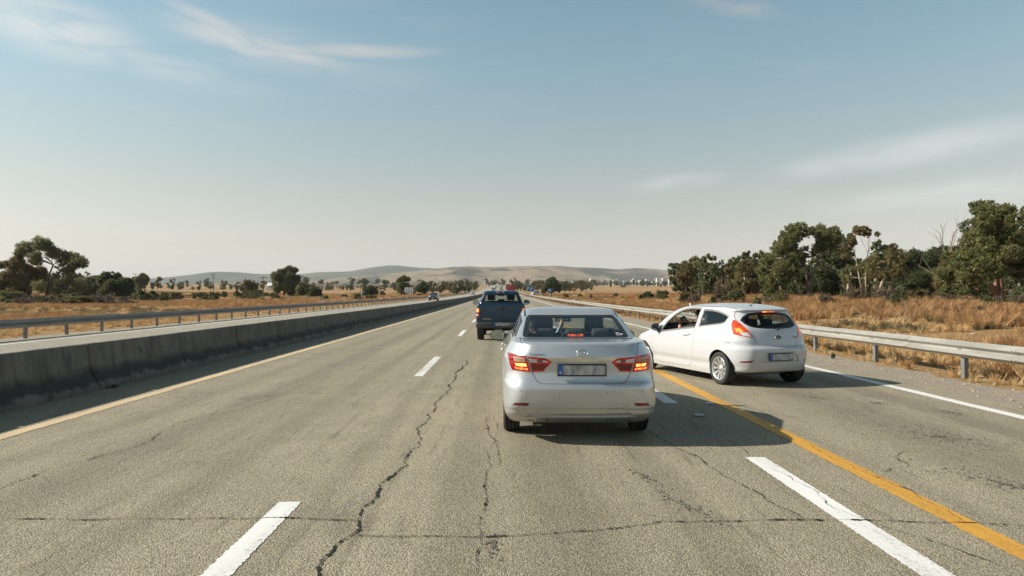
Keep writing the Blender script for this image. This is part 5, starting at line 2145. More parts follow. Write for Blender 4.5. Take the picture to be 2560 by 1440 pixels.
def hatch_driver():
    J = {'pelvis': (-0.36, 2.00, 0.62, (0.145, 0.105)), 'belly': (-0.36, 1.96, 0.76, (0.14, 0.10)), 'chest': (-0.37, 1.91, 0.93, (0.155, 0.10)),
         'neck0': (-0.37, 1.93, 1.035, 0.060), 'neck1': (-0.372, 1.94, 1.10, 0.052),
         'sh_l': (-0.545, 1.95, 0.985, 0.060), 'el_l': (-0.600, 2.27, 0.915, 0.044), 'fa_l': (-0.560, 2.39, 0.955, 0.038), 'wr_l': (-0.505, 2.465, 1.025, 0.027), 'lpalm': (-0.490, 2.475, 1.065, (0.033, 0.018)),
         'sh_r': (-0.205, 1.95, 0.985, 0.060), 'el_r': (-0.15, 2.24, 0.90, 0.044), 'wr_r': (-0.29, 2.44, 1.02, 0.028), 'rpalm': (-0.325, 2.47, 1.055, (0.033, 0.018)),
         'hip_r': (-0.27, 2.12, 0.59, 0.082), 'kn_r': (-0.26, 2.48, 0.64, 0.060), 'an_r': (-0.25, 2.76, 0.50, 0.045),
         'hip_l': (-0.45, 2.12, 0.59, 0.082), 'kn_l': (-0.46, 2.48, 0.64, 0.060), 'an_l': (-0.46, 2.76, 0.50, 0.045)}
    E = [('pelvis', 'belly'), ('belly', 'chest'), ('chest', 'neck0'), ('neck0', 'neck1'), ('chest', 'sh_l'), ('sh_l', 'el_l'), ('el_l', 'fa_l'), ('fa_l', 'wr_l'), ('wr_l', 'lpalm'),
         ('chest', 'sh_r'), ('sh_r', 'el_r'), ('el_r', 'wr_r'), ('wr_r', 'rpalm'), ('pelvis', 'hip_r'), ('hip_r', 'kn_r'), ('kn_r', 'an_r'), ('pelvis', 'hip_l'), ('hip_l', 'kn_l'), ('kn_l', 'an_l')]
    finger_joints(J, E, None, (-0.490, 2.475, 1.065), (0.35, 0.15, 0.9), (0.5, -0.8, 0.0), 0.9, 'l')
    finger_joints(J, E, None, (-0.325, 2.47, 1.055), (-0.35, 0.15, 0.9), (-0.5, -0.8, 0.0), -0.9, 'r')
    def skin(c):
        return c.z > 1.055 and c.y < 2.15 or (c.y > 2.30 and c.z > 0.84)
    p = person(HATCH_POS, HATCH_RZ, J, E, (0.012, 0.010, 0.009), (0.020, 0.020, 0.022), skin,
               'dark-haired driver in black top holding up a dark camera inside the white hatchback', (-0.372, 1.955, 1.205), R(4))
    c = MB().bbox((0, 0, 0), (0.135, 0.055, 0.085), 0.012)
    c.lathe([(0.02, 0.033), (0.075, 0.033), (0.08, 0.026), (0.06, 0.001)], axis='y', n=20)
    c.bbox((0, 0, 0.052), (0.05, 0.045, 0.025), 0.008)
    cs, sn = math.cos(HATCH_RZ), math.sin(HATCH_RZ)
    lx, ly, lz = -0.408, 2.485, 1.112
    o = c.build('camera', M_BLACK, None, (HATCH_POS[0] + cs * lx - sn * ly, HATCH_POS[1] + sn * lx + cs * ly, lz), HATCH_RZ + R(25))
    tag(o, 'small dark camera held up in the hands of the white hatchback driver', 'camera')
    MB().bbox((0.045, -0.0285, 0.0), (0.03, 0.004, 0.05), 0.002).bbox((-0.02, -0.0285, 0), (0.07, 0.004, 0.05), 0.002).build('screen', M_REFLW, o)


hatch_driver()
# ================================================================ the blue pickup farther up the lane
PICK_BODY = [
    (0.430, 0.20, 4.75, 0.800, 0.08, 0.10, 0.30, 0.3, 0.02, 0.12, 2),
    (0.520, 0.165, 4.90, 0.830, 0.08, 0.10, 0.30, 0.35, 0.02, 0.14, 3),
    (0.640, 0.160, 4.95, 0.848, 0.08, 0.10, 0.30, 0.35, 0.02, 0.14, 3),
    (0.800, 0.160, 4.95, 0.858, 0.08, 0.11, 0.30, 0.35, 0.02, 0.14, 3),
    (0.960, 0.162, 4.90, 0.858, 0.08, 0.11, 0.30, 0.35, 0.02, 0.14, 3),
    (1.110, 0.166, 4.80, 0.850, 0.08, 0.11, 0.30, 0.35, 0.02, 0.14, 3),
    (1.220, 0.170, 4.55, 0.838, 0.08, 0.10, 0.28, 0.35, 0.02, 0.16, 3),
    (1.262, 0.178, 4.35, 0.828, 0.08, 0.09, 0.26, 0.35, 0.02, 0.16, 2),
    (1.275, 0.200, 4.30, 0.815, 0.07, 0.07, 0.24, 0.35, 0.02, 0.16, 1),
]
PICK_CAB = [
    (1.230, 1.78, 3.62, 0.828, 0.16, 0.14, 0.22, 0.35, 0.03, 0.20, 2),
    (1.290, 1.80, 3.52, 0.818, 0.16, 0.14, 0.20, 0.34, 0.03, 0.20, 4),
    (1.450, 1.90, 3.22, 0.750, 0.14, 0.13, 0.18, 0.30, 0.03, 0.20, 5),
    (1.640, 2.00, 2.90, 0.668, 0.12, 0.12, 0.16, 0.26, 0.03, 0.18, 3),
    (1.705, 2.05, 2.78, 0.630, 0.12, 0.11, 0.16, 0.22, 0.03, 0.16, 3),
    (1.735, 2.12, 2.68, 0.560, 0.12, 0.09, 0.14, 0.16, 0.02, 0.10, 3),
    (1.752, 2.28, 2.55, 0.30, 0.10, 0.06, 0.10, 0.08, 0.01, 0.03, 1),
]
M_CARDBLUE = M_NAVY


def build_pickup():
    root = empty('pickup_truck', (-0.045, 23.95, z_along(24)), R(-0.3), 'dark blue pickup truck with one tail light lit, ahead of the silver saloon', 'pickup truck')
    P = M_NAVY
    cab = shell_bm(PICK_CAB, side_k=0.01, n_side=24)
    rwp = round_poly([(-0.735, 1.300), (0.735, 1.300), (0.640, 1.620), (-0.640, 1.620)], 0.04)
    cut_poly(cab, rwp, 'y', -1, 0.05, -2.4)
    g = None
    panes = [[(-0.700, 1.322), (-0.232, 1.322), (-0.215, 1.585), (-0.620, 1.585)], [(-0.212, 1.322), (0.205, 1.322), (0.195, 1.585), (-0.197, 1.585)], [(0.225, 1.322), (0.700, 1.322), (0.620, 1.585), (0.213, 1.585)]]
    for pn in panes:
        cut_poly(cab, pn, 'y', -1, 0.05, -2.4)
    ins = [f for f in cab.faces if face_ok(f, 'y', -1, 0.05, -2.4) and in_poly((f.calc_center_median().x, f.calc_center_median().z), rwp)]
    frame_f = [f for f in ins if not any(in_poly((f.calc_center_median().x, f.calc_center_median().z), q) for q in panes)]
    g = take(cab, frame_f, 'rear_window', M_FRIT, root, -0.002, 0.02)
    for pn in panes:
        fs = [f for f in cab.faces if face_ok(f, 'y', -1, 0.05, -2.4) and in_poly((f.calc_center_median().x, f.calc_center_median().z), pn)]
        take(cab, fs, 'pane', M_GLASS, g, -0.006, 0)
    window(cab, [(-0.70, 1.31), (0.70, 1.31), (0.58, 1.66), (-0.58, 1.66)], 'y', 1, 'windscreen', root, 0.03, 0.05, 2.4, M_GLASS_CLEAR, M_FRIT)
    for s in (-1, 1):
        window(cab, [(2.08, 1.315), (3.22, 1.315), (2.86, 1.62), (2.12, 1.62)], 'x', s, 'side_window', root, 0.02, 0.2, None, M_GLASS, M_FRIT)
    lining(cab, root, M_LINING, -0.03)
    take(cab, list(cab.faces), 'cab', P, root, 0.0, 0.03)
    bm = shell_bm(PICK_BODY, side_k=0.01, n_side=40)
    for s in (-1, 1):
        remove_faces(bm, cut_poly(bm, circle_poly(0.98, 0.40, 0.43), 'x', s, 0.2))
        remove_faces(bm, cut_poly(bm, circle_poly(4.02, 0.40, 0.43), 'x', s, 0.2))
    lining(bm, root, M_LINING, -0.03)
    for s in (-1, 1):
        tl = [(-0.846, 1.135), (-0.745, 1.135), (-0.745, 0.820), (-0.850, 0.820)]
        sub = [([(-0.835, 1.110), (-0.755, 1.110), (-0.755, 1.000), (-0.838, 1.000)], M_LENS_LIT2, 'brake_lens'),
               ([(-0.838, 0.925), (-0.755, 0.925), (-0.755, 0.870), (-0.838, 0.870)], M_LENS_CLEAR, 'reversing_lens')]
        if s > 0:
            tl, sub = mirror_poly(tl), [(mirror_poly(a), b, c) for a, b, c in sub]
        lamp(bm, tl, sub, 'y', -1, 'tail_light', root, M_LENS_RED, 0.05, -0.6, 0.006)
    tg = panel(bm, round_poly([(-0.738, 0.660), (0.738, 0.660), (0.738, 1.262), (-0.738, 1.262)], 0.02), 'y', -1, 'tailgate', P, root, 0.007, 0.05, -0.5)
    # the bed is open: take its lid off inside the rim
    fs = [f for f in bm.faces if f.normal.z > 0.9 and f.calc_center_median().z > 1.25 and 0.26 < f.calc_center_median().y < 1.74 and abs(f.calc_center_median().x) < 0.76]
    remove_faces(bm, fs)
    take(bm, list(bm.faces), 'bed', P, root, 0.0, 0.03)
    MB().box((0, 1.0, 0.70), (1.60, 1.6, 0.04)).build('bed_floor', M_LINING, root)
    h = MB().bbox((0.0, 0.157, 1.118), (0.26, 0.03, 0.085), 0.012).build('handle', M_BLACK, root)
    MB().bbox((0.0, 0.141, 1.105), (0.17, 0.014, 0.032), 0.006).build('handle_grip', M_PLASTIC, h)
    put_text('LEVITORIA', 0.058, M_CHROME, root, (-0.47, 0.157, 0.742), 0, 0, 0.0, 0.002)
    for zz in (0.83, 0.97):
        MB().bbox((0, 0.160, zz), (1.36, 0.012, 0.010), 0.003).build('crease', P, root)
    # the bumper with its step in the middle
    b = MB()
    for s in (-1, 1):
        b.bbox((s * 0.575, 0.055, 0.545), (0.55, 0.17, 0.165), 0.03)
    b.bbox((0, 0.085, 0.525), (0.66, 0.14, 0.12), 0.02)
    b.bbox((0, 0.12, 0.62), (1.66, 0.10, 0.05), 0.015)
    b = b.build('bumper', M_BUMP, root)
    number_plate(root, (0.02, 0.005, 0.585), 0.50, 0.12, 0, M_PLATE2, glyph=False)
    m = MB()
    m.tube([(-0.62, 0.98, 0.37), (0.62, 0.98, 0.37)], 0.055, 10)
    m.blob((0, 0.98, 0.37), (0.15, 0.17, 0.15))
    m.box((-0.44, 2.2, 0.50), (0.09, 4.0, 0.12))
    m.box((0.44, 2.2, 0.50), (0.09, 4.0, 0.12))
    m.tube([(0, 0.98, 0.40), (0, 3.0, 0.50)], 0.04, 8)
    m.bbox((0, 0.55, 0.52), (1.1, 0.5, 0.12), 0.03)
    m.box((0, 3.2, 0.50), (1.2, 1.8, 0.12))
    m.build('underbody', M_UNDER, root)
    ws_ = wheel_meshes(0.345, 0.235, 0.205, 6)
    for s in (-1, 1):
        for yy in (0.98, 4.02):
            put_wheel(root, ws_, (s * 0.715, yy, 0.345), s)
            arch_liner(root, (s * 0.83, yy, 0.40), 0.44, 0.30, s)
        MB().bbox((s * 0.715, 0.60, 0.36), (0.24, 0.02, 0.30), 0.006).build('mud_flap', M_BLACK, root)
        wing_mirror(root, (s * 0.985, 3.18, 1.300), s, M_BLACK, 0.235, 0.19)
    bl = MB().bbox((0, 2.035, 1.688), (0.38, 0.03, 0.050), 0.010).build('brake_light', M_LENS_DARKRED, root)
    q = MB().bbox((-0.115, 2.018, 1.690), (0.12, 0.006, 0.03), 0.004).bbox((0.08, 2.018, 1.690), (0.10, 0.006, 0.03), 0.004).build('cargo_lamp', M_LENS_CLEAR, bl)
    MB().box((0, 2.6, 0.72), (1.5, 1.6, 0.05)).build('cabin_floor', M_LINING, root)
    for x in (-0.37, 0.37):
        seat(root, (x, 2.28, 0.80), 0.50, 0.58, 0.16, M_SEAT, 'front_seat', True, 0.28)
    MB().bbox((0, 2.33, 1.25), (0.27, 0.12, 0.36), 0.06).build('head_rest', M_SEAT, root)
    MB().bbox((0, 3.25, 1.20), (1.40, 0.35, 0.18), 0.05).build('dashboard', M_PLASTIC, root)
    MB().bbox((0, 2.78, 1.58), (0.24, 0.03, 0.07), 0.012).build('rear_view_mirror', M_BLACK, root)
    return root


M_BUMP = simple_mat('bumper_grey', (0.075, 0.075, 0.078), 0.4, 0.4)
M_LENS_LIT2 = lens_mat('lens_lit_orange', (0.75, 0.12, 0.03), 1.6, (1.0, 0.28, 0.06))
build_pickup()

# ================================================================ traffic farther off
SUV_KEYS = [
    (0.260, 0.12, 4.45, 0.80, 0.25, 0.25, 0.30, 0.4, 0.06, 0.14, 2),
    (0.420, 0.03, 4.58, 0.88, 0.25, 0.28, 0.30, 0.4, 0.06, 0.14, 3),
    (0.700, 0.00, 4.60, 0.91, 0.25, 0.28, 0.30, 0.4, 0.06, 0.14, 3),
    (0.900, 0.03, 4.55, 0.905, 0.25, 0.28, 0.30, 0.4, 0.06, 0.15, 2),
    (1.020, 0.08, 4.30, 0.885, 0.25, 0.28, 0.30, 0.4, 0.06, 0.20, 2),
    (1.070, 0.12, 3.60, 0.850, 0.22, 0.26, 0.26, 0.4, 0.06, 0.24, 2),
    (1.100, 0.15, 3.42, 0.835, 0.20, 0.25, 0.22, 0.36, 0.06, 0.24, 2),
    (1.350, 0.38, 2.92, 0.750, 0.16, 0.22, 0.18, 0.32, 0.05, 0.22, 4),
    (1.560, 0.55, 2.50, 0.665, 0.15, 0.20, 0.16, 0.28, 0.05, 0.18, 2),
    (1.630, 0.68, 2.32, 0.590, 0.15, 0.16, 0.15, 0.20, 0.04, 0.12, 2),
    (1.665, 1.00, 2.00, 0.300, 0.10, 0.08, 0.10, 0.08, 0.02, 0.03, 1),
]
M_DARKCAR = car_paint('black_paint', (0.014, 0.015, 0.017), 0.3, 0.25, 1.0, 0.1)
M_OPAQUE_GLASS = simple_mat('far_glass', (0.025, 0.032, 0.036), 0.06)
M_HEAD = simple_mat('headlight_glass', (0.72, 0.73, 0.74), 0.12, 0.3)


def far_car(keys, loc, rz, paint, label, group=None, sc=(1, 1, 1), front=True, name='car'):
    """a whole car for the distance: body, windows, lights, wheels, plate"""
    root = empty(name, loc, rz, label, name if name != 'car' else 'car', group)
    root.scale = sc
    bm = shell_bm(keys, side_k=0.03, n_rear=4, n_corner=4, n_side=14)
    take_ = lambda p, ax, s, nm, m, lim, off=0.004: take(bm, cut_poly(bm, p, ax, s, 0.05, lim), nm, m, root, off, 0.02)
    take_([(-0.68, 1.12), (0.68, 1.12), (0.56, 1.55), (-0.56, 1.55)], 'y', 1, 'windscreen', M_OPAQUE_GLASS, 1.8)
    take_([(-0.66, 1.14), (0.66, 1.14), (0.56, 1.52), (-0.56, 1.52)], 'y', -1, 'rear_window', M_OPAQUE_GLASS, -1.2)
    for s in (-1, 1):
        take_([(0.70, 1.14), (1.55, 1.14), (1.55, 1.54), (0.95, 1.52)], 'x', s, 'side_window', M_OPAQUE_GLASS, None)
        take_([(1.63, 1.14), (3.05, 1.14), (2.50, 1.52), (1.63, 1.54)], 'x', s, 'side_window', M_OPAQUE_GLASS, None)
        hl = [(-0.84, 0.84), (-0.48, 0.78), (-0.46, 0.90), (-0.82, 0.97)]
        take_(hl if s < 0 else mirror_poly(hl), 'y', 1, 'headlight', M_HEAD, 2.0)
        tl = [(-0.85, 0.82), (-0.55, 0.82), (-0.58, 1.0), (-0.83, 1.02)]
        take_(tl if s < 0 else mirror_poly(tl), 'y', -1, 'tail_light', M_LENS_RED, -1.0)
        remove_faces(bm, cut_poly(bm, circle_poly(0.85, 0.36, 0.40, 16), 'x', s, 0.2))
        remove_faces(bm, cut_poly(bm, circle_poly(3.62, 0.36, 0.40, 16), 'x', s, 0.2))
    take_([(-0.42, 0.72), (0.42, 0.72), (0.40, 0.86), (-0.40, 0.86)], 'y', 1, 'grille', M_BLACK, 2.0)
    take_([(-0.60, 0.42), (0.60, 0.42), (0.50, 0.58), (-0.50, 0.58)], 'y', 1, 'air_intake', M_BLACK, 2.0)
    take(bm, list(bm.faces), 'body', paint, root, 0.0, 0.02)
    MB().box((0, 2.2, 0.40), (1.5, 3.9, 0.25)).build('underbody', M_UNDER, root)
    w = far_car.wheels
    for s in (-1, 1):
        for yy in (0.85, 3.62):
            put_wheel(root, w, (s * 0.78, yy, 0.345), s)
        MB().bbox((s * 0.98, 3.10, 1.12), (0.20, 0.10, 0.14), 0.03).build('mirror', paint, root)
    MB().box((0, 4.605, 0.64), (0.50, 0.02, 0.11)).build('number_plate', M_REFLW, root)
    return root


far_car.wheels = wheel_meshes(0.345, 0.22, 0.22, 5)
far_car(SUV_KEYS, (-13.55, 141.5, z_along(138)), math.pi, M_DARKCAR, 'dark SUV coming towards the camera on the opposite carriageway', None)
far_car(SUV_KEYS, (-11.9, 287, z_along(284)), math.pi, M_CARWHITE, 'small white car oncoming near the guardrail, beyond the dark SUV', None, (0.95, 0.95, 0.9))
far_car(SUV_KEYS, (-8.6, 628, z_along(622)), math.pi, M_NAVY, 'tiny bluish car at the far crest of the opposite carriageway', None, (1.1, 1, 1.15))
far_car(SUV_KEYS, (-14.0, 760, z_along(755)), math.pi, M_CARWHITE, 'tiny pale van at the far crest of the opposite carriageway', None, (1.1, 1, 1.3))


def lorry(loc, rz, label, w, h, L, box_mat, cab_mat, name='lorry'):
    root = empty(name, loc, rz, label, name)
    b = MB().bbox((0, L / 2, h / 2 + 0.55), (w, L, h - 1.1), 0.05)
    b = b.build('cargo_box', box_mat, root)
    m = MB()
    for x in (-w / 2 + 0.06, w / 2 - 0.06):
        m.box((x, -0.012, h / 2 + 0.55), (0.10, 0.02, h - 1.2))
    for zz in (1.15, h - 0.08):
        m.box((0, -0.012, zz), (w - 0.22, 0.02, 0.10))
    m.box((0, -0.012, h / 2 + 0.5), (0.05, 0.02, h - 1.45))
    m.build('door_frame', box_mat, b)
    m = MB()
    for i in range(int(L / 1.2)):
        for s in (-1, 1):
            m.box((s * (w / 2 + 0.012), 0.6 + 1.2 * i, h / 2 + 0.55), (0.03, 0.06, h - 1.2))
    m.build('rib', box_mat, b)
    MB().bbox((0, L + 0.95, 1.65), (w * 0.97, 1.7, 2.3), 0.12).build('cab', cab_mat, root)
    MB().box((0, L / 2, 0.88), (0.9, L + 2, 0.22)).build('chassis', M_UNDER, root)
    MB().bbox((0, -0.03, 0.62), (w - 0.15, 0.10, 0.14), 0.02).build('bumper', M_UNDER, root)
    for s in (-1, 1):
        MB().bbox((s * (w / 2 - 0.28), -0.07, 0.82), (0.36, 0.05, 0.12), 0.015).build('tail_light', M_LENS_RED, root)
    wm = lorry.wheels
    for yy in (1.2, 2.5, L + 0.9):
        for s in (-1, 1):
            put_wheel(root, wm, (s * (w / 2 - 0.18), yy, 0.50), s)
    return root


lorry.wheels = wheel_meshes(0.50, 0.32, 0.29, 6, 'plain')
M_REDBOX = simple_mat('lorry_red', (0.34, 0.030, 0.022), 0.55, vary=0.12, vscale=1.2)
M_WHITEBOX = simple_mat('lorry_white', (0.62, 0.61, 0.58), 0.5, vary=0.08, vscale=1.0)
lorry((2.85, 232, z_along(232)), R(-1.5), 'red box lorry in the distance, half hidden behind the blue pickup', 2.5, 3.75, 9.0, M_REDBOX, M_REDBOX)
lorry((-0.6, 560, z_along(560)), 0, 'white box lorry climbing the far rise of the road', 2.6, 4.6, 9.0, M_WHITEBOX, M_WHITEBOX)
# a white van parked on the verge beyond the blue road sign
far_car(SUV_KEYS, (11.2, 262, ground_z(11.2, 262) - 0.15), R(-70), M_CARWHITE, 'white vehicle standing on the verge between the red lorry and the blue sign', None, (1.0, 1.0, 1.15))
# ================================================================ signs, posts, poles
M_STEEL = simple_mat('post_steel', (0.33, 0.33, 0.31), 0.5, 0.5)
M_SIGNBLUE = simple_mat('sign_blue', (0.010, 0.110, 0.270), 0.35)
M_SIGNORANGE = simple_mat('sign_orange', (0.62, 0.16, 0.015), 0.4)
M_SIGNBACK = simple_mat('sign_back', (0.40, 0.42, 0.43), 0.5, 0.4)
M_WOOD = simple_mat('pole_wood', (0.13, 0.10, 0.075), 0.9, vary=0.3, vscale=3)


def ground_at(px, py_base, Y):
    X = (px - 1255.0) * Y / FPX
    return X, Y, ground_z(X, Y)


def pole_sign(px, Y, top_py):
    X, Y, z = ground_at(px, 0, Y)
    return X, Y, z, CAM_H + (735 - top_py) * Y / FPX


# blue direction board
X, Y, z, ztop = pole_sign(1326, 205, 715.5)
zb = CAM_H + (735 - 728.5) * Y / FPX
w = 18.5 * Y / FPX
r = empty('road_sign', (X, Y, z), R(2), 'rectangular blue direction board on a post beyond the guardrail', 'road sign')
bd = MB().bbox((0, 0, (ztop + zb) / 2 - z), (w, 0.05, ztop - zb), 0.04).build('board', M_SIGNBLUE, r)
h = ztop - zb
cz = (ztop + zb) / 2 - z
m = MB()
def bar(cx, cz_, sx, sz):
    m.box((cx * w, -0.030, cz + cz_ * h), (sx * w, 0.012, sz * h))
# a small word at the top, then two branching arrows: one hooked, one shaped like an E
bar(-0.30, 0.36, 0.24, 0.07)
bar(-0.40, -0.10, 0.045, 0.42); bar(-0.31, 0.10, 0.20, 0.06); bar(-0.22, 0.02, 0.045, 0.15); bar(-0.28, 0.20, 0.28, 0.04)
bar(0.00, -0.05, 0.05, 0.52); bar(0.16, 0.14, 0.30, 0.06); bar(0.16, -0.04, 0.30, 0.06); bar(0.13, -0.26, 0.24, 0.06); bar(0.20, 0.24, 0.22, 0.04)
m.build('lettering', M_REFLW, bd)
MB().box((0, 0.0, cz), (w + 0.06, 0.03, h + 0.06)).build('border', M_REFLW, bd)
for dx in (-0.36, 0.30):
    MB().tube([(dx * w, 0.06, -0.3), (dx * w, 0.06, ztop - z - 0.1)], 0.05, 8).build('post', M_STEEL, r)

# round blue sign
X, Y, z, ztop = pole_sign(1376, 128, 721.5)
rad = 5.6 * Y / FPX
r = empty('road_sign', (X, Y, z), 0, 'round blue sign with a white mark on a thin post', 'road sign')
cz = ztop - rad - z
d = MB().lathe([(0.02, 0.001), (0.02, rad), (-0.01, rad), (-0.01, 0.001)], (0, 0, cz), 'y', 28).build('disc', M_SIGNBLUE, r)
m = MB().box((0, -0.018, cz), (rad * 0.62, 0.01, rad * 0.34)).box((rad * 0.12, -0.018, cz + rad * 0.10), (rad * 0.30, 0.012, rad * 0.42)).box((-rad * 0.2, -0.018, cz - rad * 0.12), (rad * 0.24, 0.012, rad * 0.30))
m.build('mark', M_REFLW, d)
MB().tube([(0, 0.05, -0.3), (0, 0.05, cz + rad * 0.8)], 0.035, 8).build('post', M_STEEL, r)

# orange board
X, Y, z, ztop = pole_sign(1434, 150, 722)
w, h = 12.5 * Y / FPX, 5.2 * Y / FPX
r = empty('road_sign', (X, Y, z), 0, 'small orange board low in the dry grass', 'road sign')
bd = MB().bbox((0, 0, ztop - z - h / 2), (w, 0.05, h), 0.02).build('board', M_SIGNORANGE, r)
m = MB()
for i in range(6):
    m.box((-w * 0.36 + i * w * 0.145, -0.03, ztop - z - h * 0.52), (w * 0.085, 0.01, h * 0.42))
m.build('lettering', simple_mat('sign_brown', (0.32, 0.07, 0.01), 0.5), bd)
for dx in (-0.4, 0.4):
    MB().tube([(dx * w, 0.05, -0.3), (dx * w, 0.05, ztop - z - 0.05)], 0.03, 6).build('post', M_STEEL, r)

# back of the diamond sign and of the square board by the far guardrail
X, Y, z, ztop = pole_sign(904, 128, 725)
r = empty('road_sign', (X, Y, z), 0, 'back of a grey diamond sign beside the far guardrail', 'road sign')
s_ = 5.5 * Y / FPX
MB().prism([(0, -s_), (s_ * 1.15, 0), (0, s_), (-s_ * 1.15, 0)], 'y', -0.02, 0.02).build('plate', M_SIGNBACK, r, (0, 0, ztop - s_ - z))
MB().tube([(0, -0.05, -0.3), (0, -0.05, ztop - z - 0.1)], 0.04, 8).build('post', M_STEEL, r)
X, Y, z, ztop = pole_sign(1023, 165, 719)
w, h = 23 * Y / FPX, 13 * Y / FPX
r = empty('road_sign', (X, Y, z), R(-12), 'back of a large grey rectangular board beyond the far guardrail', 'road sign')
bd = MB().bbox((0, 0, ztop - z - h / 2), (w, 0.06, h), 0.02).build('board', M_SIGNBACK, r)
m = MB()
for dz in (0.2, 0.5, 0.8):
    m.box((0, -0.05, ztop - z - h * dz), (w, 0.05, 0.08))
m.build('rail', M_STEEL, bd)
for dx in (-0.42, -0.14, 0.14, 0.42):
    MB().tube([(dx * w, -0.10, -0.3), (dx * w, -0.10, ztop - z)], 0.05, 8).build('post', M_STEEL, r)

# delineator posts: white with a slanting black band
m_dw = simple_mat('delineator_white', (0.66, 0.65, 0.62), 0.5)


def delineator(X, Y, h, label, rz=0.0):
    z = ground_z(X, Y)
    r = empty('delineator_post', (X, Y, z), rz, label, 'delineator post', 'striped delineator posts behind the guardrails')
    w = 0.13
    p = MB().prism([(-w / 2, -0.3), (w / 2, -0.3), (w / 2, h - 0.08), (-w / 2, h)], 'y', -0.05, 0.05)
    p.build('post', m_dw, r)
    b = MB().prism([(-w / 2 - 0.003, h - 0.42), (w / 2 + 0.003, h - 0.30), (w / 2 + 0.003, h - 0.10), (-w / 2 - 0.003, h - 0.22)], 'y', -0.054, 0.054)
    b.build('band', M_BLACK, r)
    MB().box((0, -0.056, h - 0.265), (0.04, 0.008, 0.13)).build('reflector', M_REFLW, r)


delineator(9.35, 34.6, 1.16, 'striped delineator post just above the roof of the white hatchback', R(10))
delineator(9.45, 92, 1.35, 'striped delineator post behind the guardrail, between the round blue sign and the silver saloon')
delineator(-18.3, 71.5, 1.30, 'striped delineator post behind the far guardrail')

# power poles
def power_pole(px, Y, top_py, label):
    X, Y, z = ground_at(px, 0, Y)
    h = CAM_H + (735 - top_py) * Y / FPX - z
    r = empty('power_pole', (X, Y, z), R(6), label, 'power pole', 'wooden power poles across the field')
    MB().tube([(0, 0, -0.5), (0, 0, h)], [0.16, 0.11], 8).build('pole', M_WOOD, r)
    for k, (dz, ww) in enumerate(((0.25, 2.4), (1.5, 1.6))):
        c = MB().box((0, -0.13, h - dz), (ww, 0.12, 0.14)).build('cross_arm', M_WOOD, r)
        for dx in ((-0.45, 0.45) if k else (-0.46, -0.2, 0.46)):
            MB().lathe([(0, 0.03), (0.06, 0.05), (0.12, 0.035), (0.2, 0.03), (0.2, 0.001)], (dx * ww, -0.13, h - dz + 0.07), 'z', 8).build('insulator', M_SIGNBACK, c)
    return r


power_pole(658, 205, 692, 'wooden power pole beside the tall leafy tree at the field edge')
power_pole(533, 300, 685, 'wooden power pole standing alone before the bluish hill')
power_pole(338, 330, 684, 'wooden power pole rising behind the round dark tree')

# lattice mast on the hill foot
def mast(px, Y, top_py, label):
    X = (px - 1255.0) * Y / FPX
    z = z_along(Y) - 2
    h = CAM_H + (735 - top_py) * Y / FPX - z
    r = empty('lattice_mast', (X, Y, z), 0, label, 'mast')
    m = MB()
    n = 9
    for i in range(n):
        a, b = i / n, (i + 1) / n
        wa, wb = 3.0 * (1 - a) + 0.4, 3.0 * (1 - b) + 0.4
        for (sx, sy) in ((-1, -1), (1, -1), (1, 1), (-1, 1)):
            m.tube([(sx * wa, sy * wa, a * h), (sx * wb, sy * wb, b * h)], 0.22, 4, False)
        for sy in (-1, 1):
            m.tube([(-wa, sy * wa, a * h), (wb, sy * wb, b * h)], 0.14, 4, False)
            m.tube([(wa, sy * wa, a * h), (-wb, sy * wb, b * h)], 0.14, 4, False)
    m.build('lattice', M_STEEL, r)
    c = MB()
    for q, ww in ((0.70, 6.5), (0.84, 4.8)):
        c.tube([(-ww, 0, q * h), (0, 0, q * h + 1.2), (ww, 0, q * h)], [0.12, 0.3, 0.12], 4)
    c.build('cross_arm', M_STEEL, r)


mast(1590, 1350, 676, 'steel lattice pylon standing in front of the white town')

# ================================================================ buildings
M_WALLS = [simple_mat('wall_white', (0.66, 0.64, 0.60), 0.8, vary=0.06, vscale=0.3), simple_mat('wall_cream', (0.56, 0.52, 0.46), 0.8, vary=0.06, vscale=0.3), simple_mat('wall_grey', (0.44, 0.43, 0.41), 0.8, vary=0.06, vscale=0.3)]
M_ROOFS = [simple_mat('roof_white', (0.62, 0.61, 0.58), 0.7), simple_mat('roof_tile', (0.30, 0.16, 0.10), 0.8), simple_mat('roof_grey', (0.30, 0.30, 0.29), 0.7)]
M_WIN = simple_mat('far_window', (0.26, 0.27, 0.27), 0.3)


